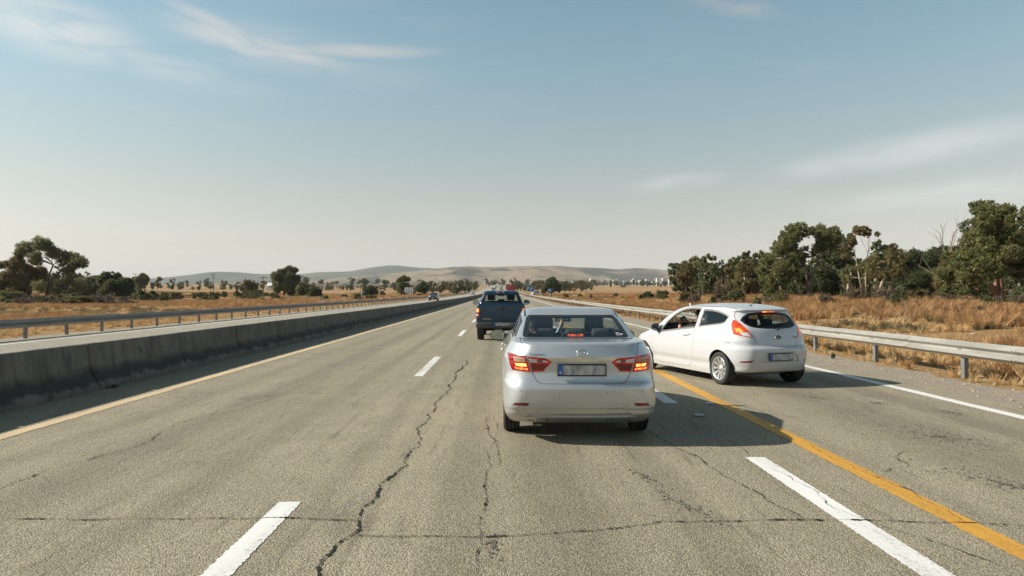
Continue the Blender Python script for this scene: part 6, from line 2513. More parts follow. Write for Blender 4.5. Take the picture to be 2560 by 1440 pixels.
def building(px0, px1, top, base, Y, wi, ri, label, kind, rnd, group, cat='building', name='building', depth=None):
    x0, x1 = (px0 - 1255.0) * Y / FPX, (px1 - 1255.0) * Y / FPX
    z0 = CAM_H + (735 - base) * Y / FPX - 3
    z1 = CAM_H + (735 - top) * Y / FPX
    w, h = x1 - x0, z1 - z0
    d = depth or min(14, max(7, w * 0.7))
    r = empty(name, ((x0 + x1) / 2, Y, z0), rnd.uniform(-0.25, 0.25) if name == 'building' else 0, label, cat, group)
    MB().box((0, 0, h / 2), (w, d, h)).build('wall', M_WALLS[wi], r)
    if kind == 'flat':
        rf = MB().box((0, 0, h + 0.2), (w + 0.5, d + 0.5, 0.4)).box((w * rnd.uniform(-0.3, 0.3), 0, h + 1.2), (min(3, w * 0.3), 3, 1.7)).build('roof', M_ROOFS[ri], r)
    else:
        rf = MB().prism([(-d / 2 - 0.5, h), (d / 2 + 0.5, h), (0, h + d * 0.22)], 'x', -w / 2 - 0.4, w / 2 + 0.4).build('roof', M_ROOFS[ri], r)
    fl = max(1, int((h - 3) / 3.2))
    nw = max(1, int(w / 3.4))
    m = MB()
    for f in range(fl):
        for i in range(nw):
            m.box((-w / 2 + (i + 0.5) * w / nw, -d / 2 - 0.02, 3 + (f + 0.45) * (h - 3) / fl), (1.3, 0.12, 1.3))
    o = m.build('window_row', M_WIN, r)
    o['kind'] = 'stuff'
    return r


rnd = random.Random(77)
building(1475, 1484, 697, 712, 1500, 0, 0, 'tall pale tower block at the near end of the white town', 'flat', rnd, 'white buildings of the distant town')
building(1496, 1509, 704, 711, 1520, 0, 0, 'long low white building beside the tower block of the town', 'flat', rnd, 'white buildings of the distant town')
building(1511, 1530, 699, 711, 1560, 0, 0, 'broad stepped white building in the middle of the distant town', 'flat', rnd, 'white buildings of the distant town')
building(1532, 1549, 701, 711, 1540, 1, 0, 'cream block beside the broad stepped white building of the town', 'flat', rnd, 'white buildings of the distant town')
spots = [(1430, 1440, 707, 712, 1300), (1441, 1447, 705, 712, 1320), (1486, 1493, 703, 711, 1480), (1498, 1505, 702, 710, 1600), (1516, 1522, 702, 709, 1640)]
x = 1558
while x < 1700:
    ww = rnd.uniform(5, 12)
    t = 701 + rnd.uniform(-3.5, 3) - 3 * sstep(1600, 1680, x)
    spots.append((x, x + ww, t, 711, rnd.uniform(1500, 1750)))
    x += ww * rnd.uniform(0.7, 1.1)
for q, (a, b, t, bs, Y) in enumerate(sorted(spots)):
    wi = rnd.choice([0, 0, 0, 1, 2])
    k = rnd.choice(['flat', 'flat', 'gable'])
    building(a, b, t, bs, Y, wi, rnd.choice([0, 0, 1]), '%s small pale building of the distant white town, counted rightwards' % ordinal(q + 1), k, rnd, 'white buildings of the distant town')
building(672, 706, 714.5, 720, 420, 0, 0, 'long low white shed between the power pole and the tall leafy tree', 'gable', rnd, None, depth=9)
building(1240, 1249, 712, 719, 900, 0, 0, 'small white roadside building where the road crests', 'flat', rnd, None, depth=8)

# the pale flyover across the plain on the opposite side
r = empty('flyover', (0, 520, z_along(520)), 0, 'long pale flyover on piers across the plain behind the trees', 'flyover')
x0, x1 = (792 - 1255) * 520 / FPX, (975 - 1255) * 520 / FPX
zt = CAM_H + (735 - 713.0) * 520 / FPX - z_along(520)
MB().box(((x0 + x1) / 2, 0, zt - 0.4), (x1 - x0, 6, 0.9)).build('deck', M_WALLS[1], r)
MB().box(((x0 + x1) / 2, -3.05, zt + 0.45), (x1 - x0, 0.12, 0.75)).build('parapet', M_WALLS[0], r)
for i in range(7):
    MB().box((lerp(x0, x1, (i + 0.5) / 7), 0, zt / 2 - 1.5), (1.0, 3.5, zt + 1.2)).build('pier', M_WALLS[2], r)
# ================================================================ trees, shrubs, grass
def leaf_mat(name, dark, mid, light, trans=0.42, rough=0.55):
    m, k, b, out = new_mat(name)
    at = k.n('ShaderNodeAttribute')
    at.attribute_name = 'tint'
    t = at.outputs['Fac']
    c = k.mix(k.ramp(t, 0.0, 0.5), dark, mid)
    c = k.mix(k.ramp(t, 0.5, 1.0), c, light)
    k.put(b.inputs['Base Color'], c)
    b.inputs['Roughness'].default_value = rough
    b.inputs['Specular IOR Level'].default_value = 0.25
    tr = k.n('ShaderNodeBsdfTranslucent')
    k.put(tr.inputs[0], k.mix(0.35, c, light))
    mx = k.n('ShaderNodeMixShader')
    mx.inputs[0].default_value = trans
    k.t.links.new(b.outputs[0], mx.inputs[1])
    k.t.links.new(tr.outputs[0], mx.inputs[2])
    k.t.links.new(mx.outputs[0], out.inputs[0])
    return m


M_EUC = leaf_mat('leaf_olive', (0.068, 0.084, 0.028), (0.145, 0.155, 0.055), (0.255, 0.235, 0.098))
M_EUCBROWN = leaf_mat('leaf_brown', (0.082, 0.070, 0.026), (0.170, 0.142, 0.055), (0.28, 0.21, 0.085))
M_DARKLEAF = leaf_mat('leaf_dark', (0.036, 0.052, 0.020), (0.078, 0.096, 0.036), (0.155, 0.160, 0.064))
M_GREEN = leaf_mat('leaf_green', (0.062, 0.086, 0.032), (0.115, 0.140, 0.058), (0.19, 0.20, 0.095))
M_TWIG = leaf_mat('twig_brown', (0.075, 0.055, 0.034), (0.120, 0.088, 0.055), (0.185, 0.135, 0.080), 0.1)
M_BARK = simple_mat('bark_grey', (0.19, 0.145, 0.105), 0.9, vary=0.35, vscale=2.5)
M_BARKPALE = simple_mat('bark_pale', (0.36, 0.29, 0.22), 0.9, vary=0.3, vscale=2.5)
M_BARKDARK = simple_mat('bark_dark', (0.075, 0.055, 0.042), 0.9, vary=0.35, vscale=2.5)


def leaves(clumps, per, size, seed, droop=0.5, aspect=0.42, hollow=0.5):
    """leaf-sized four-sided faces spread through ellipsoid clumps: (x, y, z, rx, ry, rz). Returns arrays."""
    g = np.random.default_rng(seed)
    C = np.array(clumps, float)
    vol = C[:, 3] * C[:, 4] * C[:, 5]
    cnt = np.maximum(10, (2.1 * per * (C[:, 3] * C[:, 5])).astype(int))
    P, T = [], []
    for c, n in zip(C, cnt):
        # twigs: a clump is made of small sprays, so that its edge is ragged and lets the sky through
        ns = max(5, int(n / 20))
        d = g.normal(size=(ns, 3))
        d /= np.linalg.norm(d, axis=1)[:, None]
        r = g.uniform(hollow, 1.05, ns) ** 0.7
        sp = d * r[:, None]
        pick = g.integers(0, ns, n)
        off = g.normal(size=(n, 3)) * 0.135
        q = sp[pick] + off
        P.append(c[:3] + q * c[3:6])
        ct = g.uniform(-0.16, 0.16)
        stint = g.uniform(-0.22, 0.22, ns)
        T.append(np.clip(0.45 + ct + stint[pick] + g.uniform(-0.22, 0.22, n), 0, 1))
    P, T = np.concatenate(P), np.concatenate(T)
    n = len(P)
    a = g.normal(size=(n, 3))
    a[:, 2] -= droop * 1.6
    a /= np.linalg.norm(a, axis=1)[:, None]
    b = np.cross(a, g.normal(size=(n, 3)))
    b /= np.linalg.norm(b, axis=1)[:, None] + 1e-9
    L = 1.22 * size * g.uniform(0.6, 1.35, n)[:, None]
    Wd = L * aspect
    V = np.stack([P - a * L * 0.5, P + b * Wd * 0.5, P + a * L * 0.5, P - b * Wd * 0.5], axis=1).reshape(-1, 3)
    return V, T


def quads_mesh(name, V, T, mat):
    n = len(V) // 4
    me = bpy.data.meshes.new(name)
    me.vertices.add(len(V))
    me.vertices.foreach_set('co', np.asarray(V, np.float32).ravel())
    me.loops.add(4 * n)
    me.loops.foreach_set('vertex_index', np.arange(4 * n, dtype=np.int32))
    me.polygons.add(n)
    me.polygons.foreach_set('loop_start', np.arange(0, 4 * n, 4, dtype=np.int32))
    me.polygons.foreach_set('loop_total', np.full(n, 4, np.int32))
    at = me.attributes.new('tint', 'FLOAT', 'FACE')
    at.data.foreach_set('value', np.asarray(T, np.float32))
    me.materials.append(mat)
    me.update(calc_edges=True)
    return me


def limb_path(a, b, rnd, sag=0.12, n=5):
    a, b = Vector(a), Vector(b)
    d = b - a
    pts = []
    j = Vector((rnd.uniform(-1, 1), rnd.uniform(-1, 1), rnd.uniform(-0.3, 0.6))) * d.length * sag
    for i in range(n + 1):
        t = i / n
        p = a + d * t + j * math.sin(math.pi * t)
        p += Vector((rnd.uniform(-1, 1), rnd.uniform(-1, 1), 0)) * d.length * 0.025 * (0 < i < n)
        pts.append(p)
    return pts


def trunk_mesh(base_r, trunks, clumps, seed, mat, twigs=True):
    """trunks: lists of points from the root to the fork. Each clump hangs on a limb from the nearest trunk."""
    rnd = random.Random(seed)
    m = MB()
    tp = []
    for tr in trunks:
        tr = [Vector(p) for p in tr]
        n = len(tr)
        rad = [base_r * lerp(1.0, 0.50, i / max(1, n - 1)) * (1.25 if i == 0 else 1) for i in range(n)]
        m.tube(tr, rad, 8)
        for i in range(n - 1):
            for q in (0.35, 0.7, 1.0):
                tp.append((tr[i].lerp(tr[i + 1], q), lerp(rad[i], rad[i + 1], q), (i + q) / n))
    for c in clumps:
        C = Vector(c[:3])
        best = None
        for (p, r, f) in tp:
            if f < 0.38:
                continue
            dz = C.z - p.z
            cost = (C - p).length + (1.5 * abs(dz) if dz < 0 else 0) - 0.25 * f * (C - p).length
            if best is None or cost < best[0]:
                best = (cost, p, r)
        if best is None:
            continue
        _, p, r = best
        r0 = min(r * 0.62, 0.035 + 0.022 * (C - p).length)
        path = limb_path(p, C, rnd)
        m.tube(path, [lerp(r0, r0 * 0.30, i / (len(path) - 1)) for i in range(len(path))], 6)
        if twigs:
            for _ in range(4):
                e = C + Vector((rnd.uniform(-1, 1) * c[3], rnd.uniform(-1, 1) * c[4], rnd.uniform(-0.6, 1) * c[5])) * 0.8
                q = path[-2].lerp(path[-1], rnd.uniform(0.2, 1))
                m.tube([q, q.lerp(e, 0.5) + Vector((0, 0, 0.05)), e], [r0 * 0.34, r0 * 0.24, r0 * 0.12], 5, False)
    return m.mesh('trunk', mat)


def tree_from(clumps, trunks, base, r, mat, bark, per, size, seed, label, cat='tree', group=None, name='tree', droop=0.5, aspect=0.42, hollow=0.45):
    o = empty(name, base, 0, label, cat, group)
    link('trunk', trunk_mesh(r, trunks, clumps, seed, bark), o)
    V, T = leaves(clumps, per, size, seed, droop, aspect, hollow)
    link('crown', quads_mesh('crown', V, T, mat), o)
    return o


def pic_tree(Y, ox, oy, sc, trunk_pts, blobs, label, mat, bark, per=900, size=0.16, r=0.16, seed=1, depth=0.9, group=None, extra=0, **kw):
    """a tree whose clumps were read off the photograph, set at its own distance with real depth"""
    rnd = random.Random(seed)
    k = Y / FPX
    def w(x, y):
        return ((ox + x / sc - 1255.0) * k, CAM_H + (735.0 - (oy + y / sc)) * k)
    bx, _ = w(*trunk_pts[0][0])
    bz = ground_z(bx, Y)
    cl = []
    xs = [b[0] for b in blobs]
    half = (max(xs) - min(xs)) / 2 / sc * k
    for (x, y, rr) in blobs:
        X, Z = w(x, y)
        R_ = rr / sc * k
        # the crown is as deep as it is wide: spread the clumps to the front and back
        t = min(1.0, abs(X - w(sum(xs) / len(xs), 0)[0]) / max(0.1, half))
        dy = rnd.uniform(-1, 1) * half * depth * math.sqrt(max(0.08, 1 - t * t))
        cl.append((X - bx, dy, Z - bz, R_, R_ * 1.1, R_ * 0.92))
        for _ in range(extra):
            cl.append((X - bx + rnd.uniform(-0.5, 0.5) * R_, rnd.uniform(-1, 1) * half * depth, Z - bz + rnd.uniform(-0.4, 0.3) * R_, R_ * 0.85, R_ * 0.9, R_ * 0.75))
    trs = []
    for tp in trunk_pts:
        tr = []
        for i, (x, y) in enumerate(tp):
            X, Z = w(x, y)
            tr.append((X - bx, rnd.uniform(-0.1, 0.1) * i, Z - bz))
        if tp is trunk_pts[0] or True:
            tr[0] = (tr[0][0], tr[0][1], min(tr[0][2], -0.15))
        trs.append(tr)
    return tree_from(cl, trs, (bx, Y, bz), r, mat, bark, per, size, seed, label, group=group, **kw)


A7 = dict(ox=1660, oy=480, sc=4.5)
A8 = dict(ox=2060, oy=480, sc=2.77)
A4 = dict(ox=0, oy=580, sc=4.0)
A5 = dict(ox=600, oy=640, sc=4.0)
A6 = dict(ox=1300, oy=630, sc=5.565)
GR = 'trees beyond the guardrail on the dry slope'

pic_tree(75, **A7, trunk_pts=[[(1330, 1190), (1310, 1060), (1360, 900), (1420, 700), (1450, 560)], [(1560, 1190), (1500, 1050), (1440, 860), (1330, 700)]],
         blobs=[(1530, 405, 75), (1430, 425, 75), (1375, 500, 70), (1285, 550, 55), (1500, 490, 80), (1575, 470, 55), (1205, 660, 55), (1300, 640, 80), (1400, 600, 75), (1490, 600, 65), (1125, 765, 65),
                (1220, 760, 80), (1320, 740, 85), (1430, 710, 80), (1520, 660, 60), (1240, 860, 90), (1340, 860, 90), (1140, 880, 70), (1100, 990, 60), (1200, 1000, 85), (1310, 980, 80), (1410, 880, 70), (1120, 1090, 60), (1230, 1090, 60)],
         label='tall olive-green eucalyptus with a full crown reaching almost to the ground', mat=M_EUC, bark=M_BARKPALE, seed=11, group=GR, per=950, size=0.17, extra=1)
pic_tree(76, **A7, trunk_pts=[[(1640, 1190), (1610, 1000), (1590, 860), (1560, 720)], [(1640, 1185), (1660, 950), (1725, 820), (1760, 640)]],
         blobs=[(1745, 425, 80), (1850, 455, 65), (1680, 440, 55), (1725, 520, 80), (1820, 540, 80), (1890, 500, 50), (1700, 620, 75), (1800, 635, 60), (1655, 690, 50), (1870, 590, 50), (1550, 740, 60), (1480, 720, 60), (1770, 730, 35)],
         label='eucalyptus with a high rounded crown and bare forked limbs below', mat=M_EUC, bark=M_BARK, seed=12, group=GR, per=900, size=0.17, extra=1)
pic_tree(80, **A7, trunk_pts=[[(1880, 1200), (1890, 1000), (1930, 820), (1980, 640)]],
         blobs=[(1975, 545, 60), (2040, 520, 50), (1940, 620, 70), (1915, 700, 70), (1890, 800, 80), (1870, 900, 80), (2000, 640, 60), (2040, 700, 60), (1930, 980, 90), (2030, 880, 80), (1840, 1040, 80), (1960, 1090, 90), (1780, 960, 80), (1700, 900, 80), (1730, 1060, 90),
                (1620, 960, 80), (1600, 1080, 70), (1500, 960, 70), (1480, 1090, 70), (2060, 1000, 70), (1990, 800, 70)],
         label='dark dense tree mass behind the two tall eucalyptus trees', mat=M_DARKLEAF, bark=M_BARKDARK, seed=13, group=GR, per=900, size=0.18, extra=1)
pic_tree(70, **A7, trunk_pts=[[(2275, 1100), (2265, 950), (2275, 800), (2290, 690)], [(2250, 1090), (2190, 900), (2150, 700)]],
         blobs=[(2130, 455, 45), (2200, 420, 45), (2275, 415, 40), (2340, 440, 35), (2390, 475, 30), (2240, 465, 45), (2155, 515, 40), (2300, 480, 30), (2090, 560, 45), (2070, 640, 45), (2110, 590, 35), (2050, 720, 40)],
         label='slender tree with a sparse bronze umbrella crown on pale bare limbs', mat=M_EUCBROWN, bark=M_BARKPALE, seed=14, group=GR, per=1900, size=0.17, r=0.095)
pic_tree(71, **A7, trunk_pts=[[(2060, 1130), (2080, 1020), (2110, 940)], [(2350, 1150), (2370, 1040), (2380, 930)]],
         blobs=[(2090, 900, 65), (2150, 860, 55), (2200, 960, 65), (2050, 960, 55), (2130, 1020, 70), (2330, 800, 60), (2400, 780, 60), (2370, 880, 70), (2300, 900, 60), (2420, 960, 60), (2230, 1060, 60), (2330, 1020, 70)],
         label='low broad olive tree under the sparse umbrella-crowned tree', mat=M_EUC, bark=M_BARKPALE, seed=15, group=GR, per=750, size=0.16, extra=1)
pic_tree(66, **A8, trunk_pts=[[(405, 690), (400, 640), (425, 560), (455, 470)], [(350, 690), (400, 620), (470, 540)]],
         blobs=[(465, 385, 30), (440, 440, 40), (500, 445, 42), (415, 510, 40), (495, 510, 42), (530, 560, 38), (445, 565, 35), (340, 480, 40), (310, 530, 40), (355, 560, 40)],
         label='rusty brown-leaved tree with twisting pale trunks', mat=M_EUCBROWN, bark=M_BARKPALE, seed=16, group=GR, per=900, size=0.15, r=0.13, extra=1)
pic_tree(88, **A8, trunk_pts=[[(650, 740), (660, 640), (690, 520)], [(690, 740), (640, 650), (600, 540)]],
         blobs=[(620, 450, 55), (560, 470, 50), (680, 455, 55), (740, 460, 50), (820, 420, 48), (600, 520, 60), (690, 540, 60), (760, 520, 55), (640, 600, 75), (560, 600, 60), (740, 600, 65), (790, 470, 50), (560, 660, 60), (700, 660, 50)],
         label='wide dark green thicket tree between the rusty tree and the great eucalyptus', mat=M_DARKLEAF, bark=M_BARKDARK, seed=17, group=GR, per=950, size=0.2, extra=1)
pic_tree(72, **A8, trunk_pts=[[(830, 730), (840, 660), (850, 580)]],
         blobs=[(840, 500, 45), (810, 560, 50), (870, 560, 50), (800, 630, 50), (860, 640, 55), (820, 690, 45), (890, 480, 40)],
         label='rounded ochre-green bushy tree leaning against the great eucalyptus', mat=M_EUCBROWN, bark=M_BARKDARK, seed=18, group=GR, per=800, size=0.16)
pic_tree(49, **A8, trunk_pts=[[(1232, 775), (1225, 680), (1215, 590), (1195, 490), (1170, 380), (1130, 250)], [(1188, 770), (1190, 620), (1200, 500)], [(1230, 720), (1150, 650), (1080, 600)]],
         blobs=[(1130, 95, 55), (1075, 145, 55), (1165, 155, 60), (1000, 215, 50), (990, 280, 35), (1090, 225, 65), (1185, 220, 60), (1250, 130, 55), (1280, 205, 60), (1340, 130, 45), (1090, 310, 70), (1180, 315, 75), (1270, 305, 80), (1350, 240, 65), (1000, 370, 55),
                (935, 430, 50), (900, 500, 50), (1000, 465, 75), (1100, 430, 75), (1200, 420, 60), (1300, 420, 80), (1380, 380, 60), (885, 580, 50), (955, 570, 70), (1050, 560, 70), (1120, 520, 50), (930, 670, 55), (1000, 670, 55), (1350, 540, 70), (1440, 300, 80), (1450, 450, 80), (960, 740, 40)],
         label='great eucalyptus with reddish trunk, tallest of the trees, cut by the picture edge', mat=M_EUC, bark=simple_mat('bark_red', (0.26, 0.145, 0.095), 0.9, vary=0.3, vscale=2.5), seed=19, group=GR, per=1500, size=0.145, r=0.17, extra=1)
pic_tree(56, **A8, trunk_pts=[[(1340, 790), (1345, 700), (1350, 620)]],
         blobs=[(1290, 620, 50), (1340, 600, 55), (1390, 640, 55), (1310, 680, 45), (1370, 700, 50), (1130, 700, 45), (1090, 690, 40), (1290, 730, 40)],
         label='pale green leafy sapling at the foot of the great eucalyptus', mat=M_GREEN, bark=M_BARK, seed=20, group=GR, per=900, size=0.14)
# smaller trees towards the hills
pic_tree(108, **A7, trunk_pts=[[(250, 1070), (255, 980), (265, 880)]], blobs=[(255, 815, 42), (205, 865, 48), (300, 850, 40), (175, 940, 50), (250, 920, 60), (315, 930, 45), (220, 1010, 60), (290, 1010, 50)],
         label='first brownish tree at the hill end of the tree row', mat=M_EUCBROWN, bark=M_BARKDARK, seed=21, group=GR, per=750, size=0.2)
pic_tree(112, **A7, trunk_pts=[[(440, 1070), (445, 950), (450, 850)]], blobs=[(455, 790, 35), (410, 840, 42), (475, 850, 40), (370, 880, 40), (360, 950, 50), (400, 1000, 55)],
         label='thin dark tree behind the pale green feathery one', mat=M_DARKLEAF, bark=M_BARKDARK, seed=22, group=GR, per=750, size=0.2)
pic_tree(92, **A7, trunk_pts=[[(440, 1180), (440, 1080), (450, 950)]], blobs=[(460, 870, 45), (430, 950, 55), (480, 960, 45), (430, 1040, 55), (420, 1120, 50), (545, 850, 45), (550, 930, 45), (480, 1090, 40)],
         label='pale green feathery tree standing out in the row', mat=M_GREEN, bark=M_BARKPALE, seed=23, group=GR, per=800, size=0.17)
pic_tree(104, **A7, trunk_pts=[[(660, 1000), (655, 900), (645, 830)]], blobs=[(650, 795, 32), (610, 830, 36), (690, 830, 26), (738, 822, 22), (640, 880, 40), (590, 890, 40)],
         label='small dark tufted tree above the twiggy brown bush', mat=M_DARKLEAF, bark=M_BARKDARK, seed=24, group=GR, per=800, size=0.18)
pic_tree(84, **A7, trunk_pts=[[(905, 1150), (910, 1040), (900, 920), (920, 820)]], blobs=[(895, 795, 50), (955, 800, 42), (850, 850, 52), (930, 880, 60), (880, 940, 60), (1010, 850, 45), (1030, 930, 55), (835, 1010, 50), (920, 1020, 55), (1010, 1010, 55), (1020, 1090, 50), (860, 1090, 45)],
         label='yellow-brown eucalyptus with visible pale trunk left of the tall pair', mat=M_EUCBROWN, bark=M_BARKPALE, seed=25, group=GR, per=850, size=0.17, extra=1)
# the far side
GL = 'trees on the plain beyond the opposite carriageway'
pic_tree(150, **A4, trunk_pts=[[(445, 700), (462, 620), (480, 520), (500, 420), (530, 330)], [(470, 560), (520, 470), (600, 400), (690, 330)], [(540, 690), (580, 600), (640, 520)]],
         blobs=[(300, 165, 75), (240, 215, 55), (360, 150, 50), (330, 230, 50), (530, 130, 75), (600, 155, 65), (625, 215, 60), (480, 205, 65), (445, 270, 60), (555, 275, 65), (690, 260, 60), (765, 250, 55), (795, 300, 65), (745, 335, 55), (720, 390, 45), (650, 290, 50), (835, 440, 28), (560, 540, 60), (640, 510, 60), (590, 600, 50), (770, 480, 45), (700, 500, 40)],
         label='tall open gum tree with wide-spread crown and dark leaning trunk', mat=M_EUC, bark=M_BARKDARK, seed=31, group=GL, per=520, size=0.26, r=0.28)
pic_tree(152, **A4, trunk_pts=[[(210, 710), (200, 600), (190, 480), (160, 380)], [(300, 700), (290, 580), (280, 450)]],
         blobs=[(65, 335, 42), (145, 320, 42), (100, 385, 65), (215, 335, 60), (280, 300, 60), (200, 420, 75), (95, 455, 75), (55, 520, 60), (305, 400, 70), (385, 400, 60), (420, 460, 50), (250, 500, 75), (130, 555, 70), (230, 590, 60), (330, 500, 60), (380, 540, 50)],
         label='bushy ochre-leaved gum tree beside the tall open gum', mat=M_EUCBROWN, bark=M_BARKDARK, seed=32, group=GL, per=700, size=0.26, r=0.22, extra=1)
pic_tree(158, **A4, trunk_pts=[[(-20, 720), (-20, 600)]], blobs=[(-40, 470, 70), (0, 520, 50), (-20, 600, 60), (10, 640, 45), (-80, 540, 80), (-100, 640, 80)],
         label='dark tree at the edge of the picture beside the ochre gum', mat=M_DARKLEAF, bark=M_BARKDARK, seed=33, group=GL, per=800, size=0.28, extra=1)
rb = []
_r = random.Random(5)
for i in range(34):
    a, q = _r.uniform(0, 2 * math.pi), _r.uniform(0.15, 0.82)
    rb.append((1130 + 200 * q * math.cos(a), 555 + 150 * q * math.sin(a), _r.uniform(42, 66)))
pic_tree(165, **A4, trunk_pts=[[(1130, 715), (1130, 640), (1125, 560)], [(1180, 715), (1190, 640), (1220, 570)]], blobs=rb,
         label='large round dense dark green tree at the field edge', mat=M_DARKLEAF, bark=M_BARKDARK, seed=34, group=GL, per=1000, size=0.28, r=0.3)
pic_tree(175, **A4, trunk_pts=[[(890, 690), (890, 600)]], blobs=[(890, 500, 50), (870, 560, 60), (930, 540, 55), (900, 620, 60), (840, 600, 50)],
         label='olive tree half hidden behind the round dark tree', mat=M_EUC, bark=M_BARKDARK, seed=35, group=GL, per=800, size=0.28, extra=1)
pic_tree(150, **A4, trunk_pts=[[(780, 720), (780, 650)]], blobs=[(740, 620, 45), (800, 600, 50), (850, 640, 50), (770, 680, 45), (700, 660, 40), (640, 650, 45)],
         label='yellow-green shrub tree at the foot of the tall open gum', mat=M_EUCBROWN, bark=M_BARKDARK, seed=36, group=GL, per=800, size=0.24, extra=1)
pic_tree(300, **A4, trunk_pts=[[(1390, 600), (1395, 520), (1410, 470)]], blobs=[(1420, 440, 30), (1390, 480, 32), (1450, 460, 30), (1430, 510, 32), (1390, 540, 28), (1470, 480, 22)],
         label='slim grey-green gum tree beside the power pole behind the round tree', mat=M_EUC, bark=M_BARKDARK, seed=37, group=GL, per=800, size=0.42, r=0.25)
pic_tree(203, **A5, trunk_pts=[[(445, 425), (440, 370), (430, 320), (440, 250)], [(505, 425), (495, 350), (480, 280)]],
         blobs=[(485, 135, 42), (425, 165, 45), (535, 145, 36), (370, 200, 42), (430, 225, 62), (500, 215, 55), (560, 225, 42), (400, 290, 52), (480, 300, 62), (545, 285, 45), (375, 340, 36), (505, 360, 45), (350, 250, 30), (440, 345, 30)],
         label='tall leafy gum tree standing alone above the plain', mat=M_EUC, bark=M_BARKDARK, seed=38, group=GL, per=900, size=0.32, r=0.3)
pic_tree(196, **A5, trunk_pts=[[(660, 420), (660, 380)]], blobs=[(640, 300, 40), (600, 330, 42), (690, 330, 45), (720, 360, 40), (640, 370, 50), (590, 390, 35), (700, 400, 36)],
         label='rounded olive bush-tree next to the tall lone gum', mat=M_EUC, bark=M_BARKDARK, seed=39, group=GL, per=900, size=0.3, extra=1)
pic_tree(190, **A5, trunk_pts=[[(740, 415), (740, 370)]], blobs=[(735, 330, 35), (750, 380, 32), (720, 390, 32), (790, 350, 26), (800, 390, 24)],
         label='dark shrub tree touching the rounded olive bush-tree', mat=M_DARKLEAF, bark=M_BARKDARK, seed=40, group=GL, per=900, size=0.3, extra=1)
pic_tree(255, **A5, trunk_pts=[[(85, 375), (85, 330), (85, 300)], [(115, 375), (110, 330)]], blobs=[(85, 275, 32), (45, 300, 32), (125, 300, 36), (90, 315, 40), (150, 320, 24), (30, 330, 26)],
         label='broad brown-green tree with short trunk on the plain', mat=M_EUCBROWN, bark=M_BARKDARK, seed=41, group=GL, per=900, size=0.36, extra=1)
pic_tree(185, **A5, trunk_pts=[[(190, 440), (188, 390)]], blobs=[(190, 360, 30), (180, 400, 32), (205, 420, 28)], label='small dark tree before the power pole beside the lone gum', mat=M_DARKLEAF, bark=M_BARKDARK, seed=42, group=GL, per=900, size=0.28, extra=1)
pic_tree(175, **A5, trunk_pts=[[(300, 440), (300, 410)]], blobs=[(270, 400, 34), (320, 400, 34), (300, 425, 34), (345, 415, 24), (250, 425, 22)], label='low dark bush-tree at the foot of the lone gum', mat=M_DARKLEAF, bark=M_BARKDARK, seed=43, group=GL, per=900, size=0.26, extra=1)
pic_tree(215, **A5, trunk_pts=[[(1310, 410), (1310, 360)]], blobs=[(1310, 330, 36), (1280, 360, 36), (1345, 360, 34), (1320, 390, 36), (1250, 345, 24)], label='dark bushy tree behind the grey diamond sign', mat=M_DARKLEAF, bark=M_BARKDARK, seed=44, group=GL, per=900, size=0.32, extra=1)
pic_tree(240, **A5, trunk_pts=[[(1610, 370), (1620, 310), (1640, 270)]], blobs=[(1640, 225, 30), (1600, 240, 26), (1680, 235, 26), (1620, 290, 40), (1660, 300, 36), (1600, 330, 40), (1640, 340, 40)], label='flat-topped tree behind the grey rectangular board', mat=M_EUC, bark=M_BARKDARK, seed=45, group=GL, per=900, size=0.36, extra=1)
pic_tree(235, **A5, trunk_pts=[[(1830, 365), (1830, 320)]], blobs=[(1830, 290, 34), (1800, 320, 36), (1860, 320, 34), (1835, 340, 34), (1780, 340, 22)], label='dark dense bush-tree just above the oncoming dark SUV', mat=M_DARKLEAF, bark=M_BARKDARK, seed=46, group=GL, per=900, size=0.34, extra=1)
pic_tree(235, **A6, trunk_pts=[[(440, 560), (440, 480)]], blobs=[(460, 380, 36), (420, 400, 42), (480, 430, 45), (400, 460, 50), (460, 490, 55), (530, 480, 45), (360, 500, 40), (420, 530, 40), (540, 520, 36), (330, 545, 30)],
         label='dark leaning thicket tree behind the round blue sign', mat=M_DARKLEAF, bark=M_BARKDARK, seed=47, group=GR, per=900, size=0.36, extra=1)

# ---------------------------------------------------------------- far trees: one build of each of seven kinds, then copies
def make_kind(seed, h, spread, mat, low, n, size):
    rnd = random.Random(seed)
    cl = []
    for i in range(n):
        t = rnd.uniform(low, 1.0)
        w = spread * math.sin(math.pi * min(1, 0.18 + 0.82 * (1 - t) ** 0.7 + 0.1))
        a = rnd.uniform(0, 6.28)
        q = rnd.uniform(0.2, 0.9)
        r = h * rnd.uniform(0.11, 0.17)
        cl.append((w * q * math.cos(a), w * q * math.sin(a), h * t - r * 0.5, r * 1.15, r * 1.15, r))
    o = empty('tree', (0, 0, 0))
    link('trunk', trunk_mesh(h * 0.025, [[(0, 0, -0.6), (0.02 * h, 0, h * 0.3), (0, 0.02 * h, h * 0.62)]], cl, seed, M_BARKDARK, False), o)
    V, T = leaves(cl, 420 / (h * h) * 8, size, seed, 0.3, 0.5, 0.4)
    link('crown', quads_mesh('crown', V, T, mat), o)
    return o


KINDS_ = [make_kind(61, 7, 3.2, M_DARKLEAF, 0.25, 16, 0.55), make_kind(62, 8, 2.4, M_EUC, 0.35, 13, 0.55), make_kind(63, 6, 3.4, M_EUC, 0.22, 16, 0.5), make_kind(64, 9, 2.0, M_DARKLEAF, 0.22, 14, 0.55),
          make_kind(65, 5, 3.0, M_EUCBROWN, 0.2, 14, 0.5), make_kind(66, 8, 3.0, M_EUCBROWN, 0.42, 11, 0.55), make_kind(67, 6.5, 2.6, M_GREEN, 0.25, 13, 0.5)]
used_kind = [False] * 7


